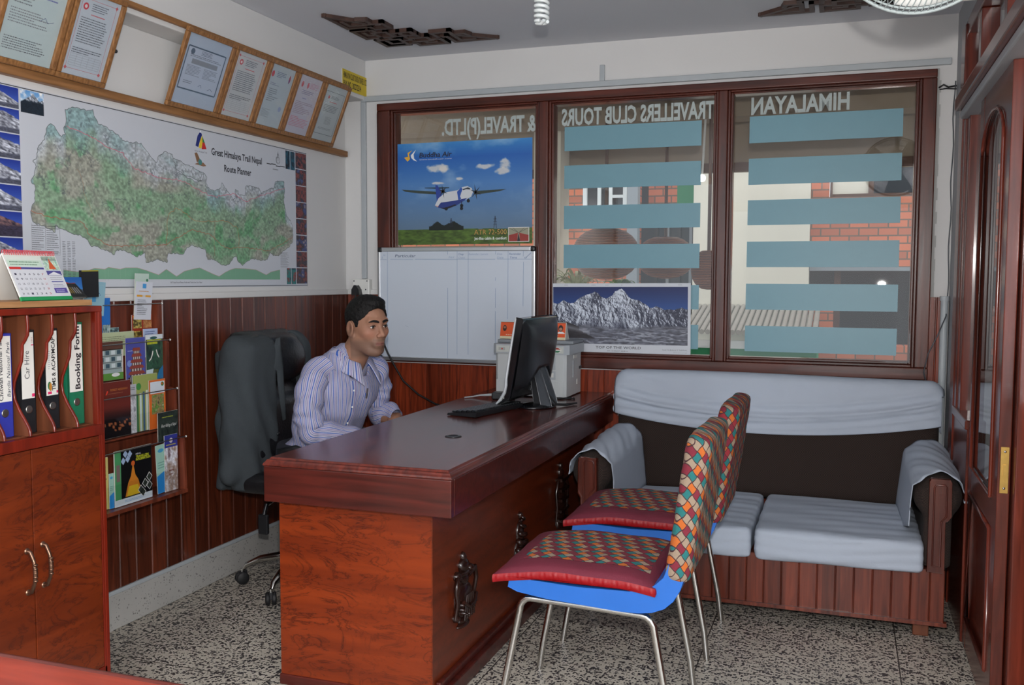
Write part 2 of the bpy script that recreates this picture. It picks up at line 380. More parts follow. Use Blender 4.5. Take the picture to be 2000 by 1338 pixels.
def link(name, me, parent, mats, off):
    for mm in mats: me.materials.append(MATS[mm])
    o = bpy.data.objects.new(name, me); COL.objects.link(o)
    if parent is not None: o.parent = parent
    OFF[o] = off; return o
def build(name, mb, parent=None, bevel=0, seg=2, local=False, label=None, cat=None, group=None, kind=None, solid=0, sub=0, weld=True, origin=None):
    V = np.array(mb.v, float)
    if parent is not None: off = OFF[parent]
    else: off = Vector(((V[:, 0].min()+V[:, 0].max())/2, (V[:, 1].min()+V[:, 1].max())/2, V[:, 2].min())) if kind != 'structure' else Vector((0, 0, 0))
    if origin is not None and parent is None: off = Vector(origin)
    if not local: V = V-np.array(off)
    me = bpy.data.meshes.new(name); me.from_pydata(V.tolist(), [], mb.f)
    me.polygons.foreach_set('material_index', mb.fm); me.polygons.foreach_set('use_smooth', mb.fs)
    if mb.c:
        a = me.color_attributes.new('print', 'FLOAT_COLOR', 'POINT'); arr = np.ones((len(V), 4), np.float32)*0.5
        ks = np.fromiter(mb.c.keys(), int); arr[ks, :3] = np.array(list(mb.c.values())); a.data.foreach_set('color', arr.ravel())
    me.update()
    o = link(name, me, parent, mb.mn, off)
    if parent is None: o.location = off
    if parent is not None and local is False: pass
    if solid:
        md = o.modifiers.new('solid', 'SOLIDIFY'); md.thickness = solid; md.offset = 0
    if bevel:
        md = o.modifiers.new('bevel', 'BEVEL'); md.width = bevel; md.segments = seg; md.limit_method = 'ANGLE'; md.angle_limit = R(40); md.harden_normals = False
    if sub:
        md = o.modifiers.new('sub', 'SUBSURF'); md.levels = sub; md.render_levels = sub
    return setp(o, label, cat, group, kind)
def raw(name, V, F, mat, parent=None, smooth=True, cols=None, attr=None, **kw):
    """numpy mesh"""
    V = np.asarray(V, float); off = OFF[parent] if parent is not None else Vector(((V[:, 0].min()+V[:, 0].max())/2, (V[:, 1].min()+V[:, 1].max())/2, V[:, 2].min()))
    V = V-np.array(off); me = bpy.data.meshes.new(name); me.from_pydata(V.tolist(), [], [tuple(int(i) for i in f) for f in F])
    me.polygons.foreach_set('use_smooth', [smooth]*len(me.polygons))
    if cols is not None:
        a = me.color_attributes.new('print', 'FLOAT_COLOR', 'POINT'); arr = np.ones((len(V), 4), np.float32); arr[:, :3] = cols; a.data.foreach_set('color', arr.ravel())
    if attr is not None:
        a = me.attributes.new('stripe', 'FLOAT', 'POINT'); a.data.foreach_set('value', np.asarray(attr, np.float32))
    me.update(); o = link(name, me, parent, [mat], off)
    if parent is None: o.location = off
    return setp(o, **kw)
def dup(root, delta, label=None, group=None):
    r = root.copy(); COL.objects.link(r); r.location = root.location+Vector(delta); OFF[r] = Vector(r.location)
    if label: r['label'] = label
    if group: r['group'] = group
    for ch in list(root.children):
        c = ch.copy(); COL.objects.link(c); c.parent = r; OFF[c] = OFF[r]
        for g in list(ch.children):
            d = g.copy(); COL.objects.link(d); d.parent = c; OFF[d] = OFF[r]
    return r

# ------------------------------------------------------------ implicit shapes (smooth bodies)
def V3(*a): return np.array(a, float)
def s_sph(P, c, r): return np.linalg.norm(P-V3(*c), axis=-1)-r
def s_ell(P, c, r, Rm=None):
    q = P-V3(*c)
    if Rm is not None: q = q @ np.array(Rm)
    r = V3(*r); k0 = np.linalg.norm(q/r, axis=-1); k1 = np.linalg.norm(q/(r*r), axis=-1)+1e-9
    return k0*(k0-1)/k1
def s_cap(P, a, b, ra, rb=None):
    a = V3(*a); b = V3(*b); rb = ra if rb is None else rb; ab = b-a
    t = np.clip(((P-a) @ ab)/(ab@ab), 0, 1)
    return np.linalg.norm(P-(a+t[..., None]*ab), axis=-1)-(ra+(rb-ra)*t)
def s_box(P, c, h, r=0.0, Rm=None):
    q = P-V3(*c)
    if Rm is not None: q = q @ np.array(Rm)
    q = np.abs(q)-(V3(*h)-r)
    return np.linalg.norm(np.maximum(q, 0), axis=-1)+np.minimum(q.max(-1), 0)-r
def smin(a, b, k):
    h = np.clip(0.5+0.5*(b-a)/k, 0, 1); return b+(a-b)*h-k*h*(1-h)
def smax(a, b, k): return -smin(-a, -b, k)
def nets(f, lo, hi, res):
    """surface nets of implicit function f over a box"""
    lo = V3(*lo); hi = V3(*hi); n = np.maximum(((hi-lo)/res).astype(int)+1, 3)
    xs = [lo[i]+res*np.arange(n[i]) for i in range(3)]
    P = np.stack(np.meshgrid(*xs, indexing='ij'), -1); D = f(P).astype(float)
    D[0], D[-1], D[:, 0], D[:, -1], D[:, :, 0], D[:, :, -1] = 1, 1, 1, 1, 1, 1
    S = D < 0; c = tuple(k-1 for k in n)
    acc = np.zeros(c+(3,)); cnt = np.zeros(c)
    offs = [(i, j, k) for i in (0, 1) for j in (0, 1) for k in (0, 1)]
    sl = lambda a, o: a[o[0]:o[0]+c[0], o[1]:o[1]+c[1], o[2]:o[2]+c[2]]
    for o1 in offs:
        for ax in range(3):
            if o1[ax]: continue
            o2 = list(o1); o2[ax] = 1; o2 = tuple(o2)
            a, b = sl(D, o1), sl(D, o2); cr = sl(S, o1) != sl(S, o2)
            t = np.where(cr, a/np.where(cr, a-b, 1), 0)
            for d in range(3): acc[..., d] += np.where(cr, o1[d]+(t if d == ax else 0), 0)
            cnt += cr
    act = cnt > 0; idx = -np.ones(c, int); idx[act] = np.arange(act.sum())
    I = np.argwhere(act); V = lo+res*(I+acc[act]/cnt[act][:, None])
    F = []
    for ax in range(3):
        b, d = [(1, 2), (2, 0), (0, 1)][ax]
        s1 = [slice(1, -1)]*3; s1[ax] = slice(0, -1); s2 = list(s1); s2[ax] = slice(1, None)
        A = S[tuple(s1)]; B = S[tuple(s2)]; base = np.ones(3, int); base[ax] = 0
        for flip, M in ((False, A & ~B), (True, ~A & B)):
            e = np.argwhere(M)+base
            if len(e) == 0: continue
            def g(db, dd):
                q = e.copy(); q[:, b] -= db; q[:, d] -= dd; return idx[q[:, 0], q[:, 1], q[:, 2]]
            q = np.stack([g(1, 1), g(0, 1), g(0, 0), g(1, 0)], 1)
            F.append(q[:, ::-1] if flip else q)
    F = np.concatenate(F); F = F[(F >= 0).all(1)]
    return V, F
def smoothV(V, F, it=2, lam=0.5):
    E = np.concatenate([F[:, [0, 1]], F[:, [1, 2]], F[:, [2, 3]], F[:, [3, 0]]]); 
    for _ in range(it):
        acc = np.zeros_like(V); cnt = np.zeros(len(V))
        for a, b in ((0, 1), (1, 0)):
            np.add.at(acc, E[:, a], V[E[:, b]]); np.add.at(cnt, E[:, a], 1)
        V = V+(acc/np.maximum(cnt, 1)[:, None]-V)*lam
    return V
# value noise
_rs = np.random.RandomState(5); _LAT = _rs.rand(256, 256)
def vnoise(x, y, seed=0):
    xi = np.floor(x).astype(int); yi = np.floor(y).astype(int); fx = x-xi; fy = y-yi
    fx = fx*fx*(3-2*fx); fy = fy*fy*(3-2*fy); g = lambda a, b: _LAT[(a+seed*37) % 256, (b+seed*91) % 256]
    return (g(xi, yi)*(1-fx)+g(xi+1, yi)*fx)*(1-fy)+(g(xi, yi+1)*(1-fx)+g(xi+1, yi+1)*fx)*fy
def fbm(x, y, oct=5, seed=0, ridged=False):
    s = 0; a = 0.5; t = 0
    for o in range(oct):
        n = vnoise(x*2**o, y*2**o, seed+o)
        if ridged: n = 1-np.abs(2*n-1)
        s = s+a*n; t += a; a *= 0.5
    return s/t

# ------------------------------------------------------------ flat prints
_TXT = {}
def text_mesh(s, bold=0.0):
    k = (s, bold)
    if k in _TXT: return _TXT[k]
    cu = bpy.data.curves.new('lettering', 'FONT'); cu.body = s; cu.resolution_u = 2; cu.offset = bold; cu.fill_mode = 'BOTH'
    o = bpy.data.objects.new('lettering', cu); COL.objects.link(o)
    bpy.context.view_layer.update()
    dg = bpy.context.evaluated_depsgraph_get(); me = bpy.data.meshes.new_from_object(o.evaluated_get(dg))
    V = np.array([v.co[:2] for v in me.vertices]).reshape(-1, 2); F = [tuple(p.vertices) for p in me.polygons]
    bpy.data.objects.remove(o); bpy.data.curves.remove(cu); bpy.data.meshes.remove(me)
    _TXT[k] = (V, F); return V, F
class Print:
    """printed sheet in metres: origin lower left, x right, y up; layers lie 0.15 mm apart"""
    def __init__(s, w, h, col=(230, 230, 228), mat='printed_paper', thick=0.0008, edge='paper_edge'):
        s.w, s.h, s.mb, s.mat = w, h, MB(), mat; s.thick = thick
        if thick: s.mb.box((0, 0, -thick), (w, h, -0.00002), edge)
        if col is not None: s.rect(0, 0, w, h, col, 0)
    def L(s, l): return 0.0001+l*0.00015
    def rect(s, x0, y0, x1, y1, col, l=1):
        z = s.L(l); s.mb.add([(x0, y0, z), (x1, y0, z), (x1, y1, z), (x0, y1, z)], [(0, 1, 2, 3)], s.mat, col=C8(*col)); return s
    def poly(s, pts, col, l=1):
        z = s.L(l); tri = tessellate_polygon([[Vector((p[0], p[1], 0)) for p in pts]])
        s.mb.add([(p[0], p[1], z) for p in pts], [tuple(reversed(t)) for t in tri], s.mat, col=C8(*col)); return s
    def disc(s, x, y, r, col, l=1, ry=None, seg=20): return s.poly([(x+r*math.cos(2*PI*k/seg), y+(ry or r)*math.sin(2*PI*k/seg)) for k in range(seg)], col, l)
    def line(s, pts, wd, col, l=2):
        z = s.L(l); c = C8(*col)
        for (x0, y0), (x1, y1) in zip(pts[:-1], pts[1:]):
            d = math.hypot(x1-x0, y1-y0) or 1; nx, ny = -(y1-y0)/d*wd/2, (x1-x0)/d*wd/2
            s.mb.add([(x0+nx, y0+ny, z), (x0-nx, y0-ny, z), (x1-nx, y1-ny, z), (x1+nx, y1+ny, z)], [(0, 1, 2, 3)], s.mat, col=c)
        return s
    def frame(s, x0, y0, x1, y1, wd, col, l=2): return s.line([(x0, y0), (x1, y0), (x1, y1), (x0, y1), (x0, y0)], wd, col, l)
    def text(s, t, x, y, h, col=(20, 20, 20), w=None, align='l', bold=0.0, rot=0, l=3, shear=0.0):
        """h = capital height; w = total width to fit"""
        V, F = text_mesh(t, bold)
        if len(V) == 0: return s
        V = V.copy(); V[:, 0] -= V[:, 0].min(); k = h/0.70; W = V[:, 0].max()*k; V[:, 1] *= k; V[:, 0] *= k*((w/W) if w else 1); V[:, 0] += V[:, 1]*shear
        W = w or W
        if align == 'c': V[:, 0] -= W/2
        if align == 'r': V[:, 0] -= W
        c, sn = math.cos(rot), math.sin(rot); X = x+V[:, 0]*c-V[:, 1]*sn; Y = y+V[:, 0]*sn+V[:, 1]*c
        s.mb.add([(a, b, s.L(l)) for a, b in zip(X, Y)], F, s.mat, col=C8(*col)); return s
    def scrib(s, x, y, w, h, rows, col=(70, 70, 74), seed=0, l=2, fill=0.85, wd=None):
        """rows of tiny illegible print as broken strokes"""
        rn = random.Random(seed)
        for i in range(rows):
            yy = y+h-(i+0.5)*h/rows; xx = x; end = x+w*(fill+(1-fill)*rn.random()) if rn.random() < .8 else x+w*rn.uniform(.35, .8)
            while xx < end:
                ln = rn.uniform(.012, .05)*w; s.line([(xx, yy), (min(xx+ln, end), yy)], wd or h/rows*0.38, col, l); xx += ln+0.012*w
        return s
    def raster(s, img, x0, y0, x1, y1, l=1, z=None):
        """img (h, w, 3) sRGB 0..1, row 0 at the top"""
        h, w = img.shape[:2]; xs = np.linspace(x0, x1, w); ys = np.linspace(y1, y0, h); z = s.L(l)
        cols = lin(np.clip(img, 0, 1)).reshape(-1, 3); n = len(s.mb.v); k = s.mb.mi(s.mat)
        for j, yy in enumerate(ys):
            for xx in xs: s.mb.v.append((float(xx), float(yy), z))
        for i, c in enumerate(cols): s.mb.c[n+i] = c
        for j in range(h-1):
            for i in range(w-1):
                a = n+j*w+i; s.mb.f.append((a, a+w, a+w+1, a+1)); s.mb.fm.append(k); s.mb.fs.append(False)
        return s
    def place(s, name, o, ux, uy, parent=None, curl=0.0, **kw):
        """o: world position of the lower left corner; ux, uy: unit directions"""
        ux = Vector(ux).normalized(); uy = Vector(uy); uy = (uy-ux*uy.dot(ux)).normalized(); uz = ux.cross(uy); o = Vector(o)
        V = np.array(s.mb.v); A = np.array([ux, uy, uz])
        if curl: V[:, 2] += curl*np.sin(np.clip(V[:, 1]/s.h, 0, 1)*PI)
        s.mb.v = (V @ A+np.array(o)).tolist()
        return build(name, s.mb, parent, **kw)

def lathe_y(*a, **k): pass
# ============================================================ THE ROOM
W, H = 2.883, 2.48
S = 'structure'
mb = MB(); mb.box((-.3, -6.3, -.1), (4.4, .14, 0), 'terrazzo_floor'); build('floor', mb, kind=S)
mb = MB(); mb.box((-.3, -6.3, H), (4.4, .14, H+.12), 'ceiling_paint'); build('ceiling', mb, kind=S)
mb = MB(); mb.box((-.3, -6.3, 0), (-.125, .0, 2.27), 'wall_paint'); mb.box((-.3, -6.3, 2.27), (0, 0, H), 'wall_paint'); build('wall_left', mb, kind=S, bevel=.004)
wx0, wx1, wz0, wz1 = .084, 2.804, .88, 2.243
mb = MB(); mb.box((-.3, 0, 0), (4.4, .14, wz0), 'wall_paint'); mb.box((-.3, 0, wz1), (4.4, .14, H), 'wall_paint')
mb.box((-.3, 0, wz0), (wx0, .14, wz1), 'wall_paint'); mb.box((wx1, 0, wz0), (4.4, .14, wz1), 'wall_paint'); build('wall_back', mb, kind=S)
mb = MB(); mb.box((4.3, -6.3, 0), (4.4, 0, H), 'wall_paint'); mb.box((2.883, -.27, 0), (2.93, 0, H), 'grey_paint'); mb.box((2.883, -6.3, 2.36), (2.93, -.27, H), 'grey_paint'); build('wall_right', mb, kind=S)
mb = MB(); mb.box((-.3, -6.4, 0), (4.4, -6.3, .3), 'wall_paint'); mb.box((-.3, -6.4, 2.4), (4.4, -6.3, H), 'wall_paint'); mb.box((-.3, -6.4, .3), (-.1, -6.3, 2.4), 'wall_paint'); mb.box((2.8, -6.4, .3), (4.4, -6.3, 2.4), 'wall_paint'); build('wall_front', mb, kind=S)

# wainscot boards
def boards(mb, ax, lo, hi, face, depth, z0, z1, mat, w=.0885):
    n0 = math.floor(lo/w)
    for k in range(n0, math.ceil(hi/w)):
        a, b = max(lo, k*w+.0015), min(hi, (k+1)*w-.0015)
        if b-a < .004: continue
        g = .0035
        if ax == 1: mb.prism([(face-depth, a), (face-g, a), (face, a+g), (face, b-g), (face-g, b), (face-depth, b)], 2, z0, z1, mat)
        else: mb.prism([(a, face+depth), (a, face+g), (a+g, face), (b-g, face), (b, face+g), (b, face+depth)], 2, z0, z1, mat)
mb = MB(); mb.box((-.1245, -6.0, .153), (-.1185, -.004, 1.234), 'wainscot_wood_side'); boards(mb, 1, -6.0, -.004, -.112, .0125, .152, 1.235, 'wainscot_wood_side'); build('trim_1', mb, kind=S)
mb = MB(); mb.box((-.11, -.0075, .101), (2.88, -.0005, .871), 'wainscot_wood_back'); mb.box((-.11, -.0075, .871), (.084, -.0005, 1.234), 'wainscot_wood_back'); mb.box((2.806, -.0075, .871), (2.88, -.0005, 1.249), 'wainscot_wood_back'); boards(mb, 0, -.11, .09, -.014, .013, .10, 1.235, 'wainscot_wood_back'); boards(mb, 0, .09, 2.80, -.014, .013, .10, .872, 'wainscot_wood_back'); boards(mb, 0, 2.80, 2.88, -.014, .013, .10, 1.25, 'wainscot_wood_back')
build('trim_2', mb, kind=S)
mb = MB(); mb.box((-.125, -6.0, 1.235), (-.106, 0, 1.262), 'wall_paint'); mb.box((-.125, -.016, 1.235), (.084, -.0005, 1.262), 'wall_paint'); build('trim_3', mb, kind=S, bevel=.004)
mb = MB(); mb.box((-.125, -6.0, 0), (-.108, 0, .135), 'terrazzo_skirting'); build('baseboard_left', mb, kind=S, bevel=.004)
mb = MB(); mb.box((-.125, -6.0, .1355), (-.104, 0, .1515), 'conduit_white'); build('trim_4', mb, kind=S, bevel=.003)
mb = MB(); mb.box((-.1, -.016, 0), (2.88, -.0005, .098), 'terrazzo_skirting'); build('baseboard_back', mb, kind=S, bevel=.004)
# surface conduits
mb = MB(); mb.box((-.022, -.018, 1.32), (.006, -.0005, 2.262), 'conduit_white'); build('trim_5', mb, kind=S, bevel=.003)
mb = MB(); mb.box((-.02, -.02, 2.262), (2.86, -.0005, 2.29), 'conduit_white'); build('trim_6', mb, kind=S, bevel=.003)
mb = MB(); mb.box((1.288, -.014, 2.29), (1.312, -.0005, 2.368), 'conduit_white'); build('trim_7', mb, kind=S, bevel=.003)
mb = MB()
pz = [(-.001+.004*math.sin(9*i), 2.255-.05*i) for i in range(20)]
for i in range(26):
    z = 2.25-.052*i; a = .012+.006*math.sin(i*2.1); mb.box((.084-a, -.006, z-.052), (.088, -.0004, z), 'putty')
for i in range(26):
    z = 2.25-.052*i; a = .008+.008*abs(math.sin(i*1.7)); mb.box((2.800, -.006, z-.052), (2.806+a, -.0004, z), 'putty')
build('trim_8', mb, kind=S)
# ---- window
panes = [(.184, .961), (1.058, 1.844), (1.934, 2.722)]; pz0, pz1 = .96, 2.187
xs = [wx0, .160, .985, 1.034, 1.868, 1.910, 2.746, wx1]
win = thing('window_1', None, None, (1.444, 0, wz0), kind=S)
mb = MB(); f0, f1 = -.04, .09
mb.box((wx0, f0, wz0), (wx1, f1, .935), 'frame_wood_h'); mb.box((wx0, f0, 2.205), (wx1, f1, wz1), 'frame_wood_h')
for a, b in ((wx0, .160), (.985, 1.034), (1.868, 1.910), (2.746, wx1)): mb.box((a, f0, .935), (b, f1, 2.205), 'frame_wood')
build('window_frame', mb, win, bevel=.005, seg=3)
for (a, b), (c, d) in zip(panes, ((.160, .985), (1.034, 1.868), (1.910, 2.746))):
    mb = MB()
    for k, (e, y) in enumerate(((0, -.028), (.5, -.018))):
        a1, b1 = c+(a-c)*e, d+(b-d)*e; a2, b2 = c+(a-c)*(e+.5), d+(b-d)*(e+.5)
        z1, z2 = .935+(pz0-.935)*e, .935+(pz0-.935)*(e+.5); t1, t2 = 2.205+(pz1-2.205)*e, 2.205+(pz1-2.205)*(e+.5)
        mb.box((a1, y, z1), (a2, .05, t1), 'frame_wood'); mb.box((b2, y, z1), (b1, .05, t1), 'frame_wood')
        mb.box((a2, y, z1), (b2, .05, z2), 'frame_wood_h'); mb.box((a2, y, t2), (b2, .05, t1), 'frame_wood_h')
    build('glazing_bead', mb, win, bevel=.003)
    ta, tb = (-.031, .024) if a > 1.9 else (0, 0); gy = lambda x, z: .006+ta*(x-(a+b)/2)+tb*(z-1.57)   # the right pane sits slightly out of true
    mb = MB(); mb.add([(x, gy(x, z), z) for x, z in ((a-.006, pz0-.006), (b+.006, pz0-.006), (b+.006, pz1+.006), (a-.006, pz1+.006))], [(0, 1, 2, 3)], 'window_glass'); build('pane', mb, win)
# frosted stripes on the glass (children of the window)
def stripe(x0, x1, z0, z1):
    mb = MB(); k = 1 if x0 > 1.9 else 0
    def yy(x, z): return .006+k*(-.031*(x-2.328)+.024*(z-1.57))
    vs = [(x, yy(x, z)-o, z) for o in (.0042, .0028) for x, z in ((x0, z0), (x1, z0), (x1, z1), (x0, z1))]
    mb.add(vs, [(0, 1, 2, 3), (7, 6, 5, 4), (0, 4, 5, 1), (1, 5, 6, 2), (2, 6, 7, 3), (3, 7, 4, 0)], 'frosted_film'); build('frosted_stripe', mb, win)
for z1, z0 in ((2.078, 1.960), (1.888, 1.774), (1.689, 1.573), (1.495, 1.378), (1.297, 1.180), (1.105, .988)): stripe(1.108, 1.785, z0, z1)
for z1, z0 in ((2.087, 1.963), (1.891, 1.769), (1.697, 1.580), (1.503, 1.383), (1.305, 1.183), (1.107, .986)): stripe(2.005, 2.672, z0, z1)
# lettering on the outside of the glass reads mirrored from the room
def mirrored(t, x_left, x_right, z, h, rise=0):
    V, F = text_mesh(t, .03); V = V.copy(); V[:, 0] -= V[:, 0].min(); w = V[:, 0].max(); k = h/.70
    X = x_right-V[:, 0]*(x_right-x_left)/w; Z = z+V[:, 1]*k+rise*(X-x_left)
    mb = MB(); n = len(X)
    k = 1 if x_left > 1.9 else 0; Yy = [.0075+k*(-.031*(a-2.328)+.024*(b-1.57)) for a, b in zip(X, Z)]
    mb.add([(a, y, b) for a, y, b in zip(X, Yy, Z)], F, 'vinyl_letters'); mb.add([(a, y+.0008, b) for a, y, b in zip(X, Yy, Z)], [tuple(reversed(f)) for f in F], 'vinyl_letters')
    build('window_lettering', mb, win)
mirrored('& TRAVEL(P)LTD.', .44, .955, 2.070, .079)
mirrored('TRAVELLERS CLUB TOURS', 1.09, 1.842, 2.088, .079)
mirrored('HIMALAYAN', 2.01, 2.445, 2.098, .076)

# ---- glazed timber partition on the right, door leaf standing in it
pt = thing('door_1', None, None, (2.9, -1.2, 0), kind=S)
mb = MB(); mb.box((2.872, -.40, 0), (2.95, -.27, 2.34), 'partition_wood'); build('door_post', mb, pt, bevel=.006)
mb = MB()
for i, (y0, y1, x) in enumerate(((-.47, -.40, 2.876), (-.56, -.47, 2.882))): mb.box((x, y0, .78), (2.94, y1, 1.96), 'partition_wood')
mb.box((2.878, -.85, 0), (2.94, -.40, .80), 'partition_wood'); mb.box((2.870, -.85, .785), (2.94, -.40, .82), 'partition_wood')
build('side_panel', mb, pt, bevel=.005)
mb = MB(); mb.add([(2.91, -.56, .8), (2.91, -.85, .8), (2.91, -.85, 2.0), (2.91, -.56, 2.0)], [(0, 1, 2, 3)], 'partition_glass'); build('side_pane', mb, pt)
mb = MB(); mb.box((2.835, -6.0, 1.985), (2.96, -.47, 2.035), 'partition_wood'); mb.box((2.855, -6.0, 1.955), (2.96, -.47, 1.985), 'grey_paint'); build('transom', mb, pt, bevel=.006)
mb = MB(); mb.box((2.88, -6.0, 2.30), (2.96, -.40, 2.36), 'partition_wood')
for y in (-.75, -1.35, -2.0): mb.box((2.885, y-.03, 2.035), (2.95, y+.03, 2.30), 'partition_wood')
build('upper_frame', mb, pt, bevel=.004)
mb = MB(); mb.add([(2.915, -6, 2.03), (2.915, -.4, 2.03), (2.915, -.4, 2.31), (2.915, -6, 2.31)], [(0, 1, 2, 3)], 'partition_glass'); build('upper_pane', mb, pt)
# the leaf: stiles, rails, arched glazing bead, lower panel, lock
lf = thing('door_2', None, None, (2.905, -1.2, 0), kind=S)
lx0, lx1, ly0, ly1, lt = 2.884, 2.918, -1.545, -.86, 1.955
mb = MB(); mb.box((lx0, ly1-.085, .01), (lx1, ly1, lt), 'partition_wood'); build('hinge_stile', mb, lf, bevel=.003)
mb = MB(); mb.box((lx0, ly0, .01), (lx1, ly0+.10, lt), 'partition_wood'); build('lock_stile', mb, lf, bevel=.003)
ya, yb = ly0+.10, ly1-.085
mb = MB(); arch = [(ya, lt), (ya, 1.80)]
for k in range(17):
    t = PI*k/16; arch.append(((ya+yb)/2-math.cos(t)*(yb-ya)/2, 1.74+.14*math.sin(t)))
arch += [(yb, 1.80), (yb, lt)]
arch2 = [(y, z) for y, z in arch]
mb.prism(arch2, 0, lx0+.002, lx1-.002, 'partition_wood'); mb.box((lx0+.001, ya, .58), (lx1-.001, yb, .66), 'partition_wood'); mb.box((lx0+.001, ya, .01), (lx1-.001, yb, .12), 'partition_wood'); build('door_rail', mb, lf)
mb = MB()
path = [(lx0-.003, ya+.012, .672), (lx0-.003, ya+.012, 1.75)]+[(lx0-.003, (ya+yb)/2-math.cos(PI*k/14)*((yb-ya)/2-.012), 1.75+.12*math.sin(PI*k/14)) for k in range(15)]+[(lx0-.003, yb-.012, 1.75), (lx0-.003, yb-.012, .672), (lx0-.003, ya+.012, .672)]
mb.tube(path, .006, 'partition_wood', 8); build('glazing_bead', mb, lf)
mb = MB(); mb.add([(2.889, ya, .65), (2.889, yb, .65), (2.889, yb, 1.9), (2.889, ya, 1.9)], [(0, 1, 2, 3)], 'partition_glass'); build('pane', mb, lf)
mb = MB(); mb.box((2.895, ya, .12), (2.915, yb, .58), 'partition_wood'); mb.tube([(lx0, ya+.01, .13), (lx0, ya+.01, .57), (lx0, yb-.01, .57), (lx0, yb-.01, .13), (lx0, ya+.01, .13)], .008, 'partition_wood', 8); build('lower_panel', mb, lf)
mb = MB(); mb.box((2.890, ly0-.003, .705), (2.913, ly0-.0005, .842), 'brass'); lp = build('lock_plate', mb, lf, bevel=.001, label='brass lock plate')
mb = MB(); mb.box((2.897, ly0-.009, .755), (2.906, ly0-.0025, .790), 'brass')
for z in (.828, .720): mb.lathe([(.004, 0), (.003, -.002), (0, -.0025)], (2.9015, ly0-.003, z), 'chrome', 12, axis='y')
for z in (.93, .79): pass
build('latch', mb, lf)
# second jamb nearer to the camera
jb = thing('door_3', None, None, (2.95, -1.9, 0), kind=S)
mb = MB(); mb.box((2.9215, -1.60, 0), (3.10, -1.40, 1.95), 'partition_wood'); build('door_jamb', mb, jb, bevel=.004)
mb = MB(); mb.box((2.925, -2.6, .93), (3.05, -1.74, .96), 'partition_wood'); mb.box((2.95, -2.6, 0), (3.02, -1.75, .93), 'partition_wood'); build('lower_panel', mb, jb, bevel=.004)
mb = MB(); mb.add([(2.97, -3.4, .96), (2.97, -1.75, .96), (2.97, -1.75, 1.96), (2.97, -3.4, 1.96)], [(0, 1, 2, 3)], 'partition_glass'); build('pane', mb, jb)

# ---- grey pipe in the corner and the loose cable
mb = MB(); mb.tube([(2.862, -.035, .02), (2.862, -.035, 1.255)], .016, 'conduit_white', 14); mb.lathe([(.02, 0), (.02, .02)], (2.862, -.035, 1.235), 'conduit_white', 14)
build('pipe', mb, label='grey plastic pipe standing in the corner right of the window', cat='pipe')
mb = MB(); pts = [(2.878-.006*math.sin(k*.6)**2, -.012-.003*math.sin(k*2), 2.19-.055*k) for k in range(19)]+[(2.868, -.062, 1.17), (2.835, -.064, 1.08), (2.80, -.064, 1.0), (2.785, -.060, .92), (2.80, -.058, .86)]
mb.tube(pts, .0028, 'dark_grey_plastic', 6); build('cable', mb, label='thin loose grey cable hanging down the wall strip right of the window', cat='cable')
mb = MB(); mb.tube([(2.812, -.01, 2.165), (2.83, -.02, 2.175), (2.85, -.012, 2.165), (2.882, -.01, 2.17)], .004, 'black_rubber', 6); mb.tube([(2.815, -.02, 2.155), (2.84, -.01, 2.16), (2.882, -.015, 2.155)], .003, 'black_rubber', 6)
build('cable', mb, label='short black wire stub poking from the wall at the top right window corner', cat='cable')

# ---- power socket with black plug
t = thing('wall_socket', 'white wall socket plate with a black plug, above the seated man', 'socket', (-.016, 0, 1.23))
mb = MB(); mb.box((-.068, -.038, 1.232), (.034, -.0005, 1.318), 'white_plastic'); build('socket_box', mb, t, bevel=.005)
for x, z in ((-.058, 1.308), (.02, 1.308), (.012, 1.262)): mb = MB(); mb.lathe([(.004, 0), (.003, -.002)], (x, -.0382, z), 'dark_grey_plastic', 10, axis='y'); build('screw', mb, t)
mb = MB(); mb.prism([(-.055, 1.234), (-.008, 1.234), (-.012, 1.262), (-.03, 1.284), (-.04, 1.284), (-.055, 1.262)], 1, -.072, -.0385, 'black_plastic'); mb.tube([(-.03, -.07, 1.24), (-.03, -.085, 1.20), (-.03, -.07, 1.15)], .005, 'black_rubber', 8); build('plug', mb, t, bevel=.004); socket_thing = t

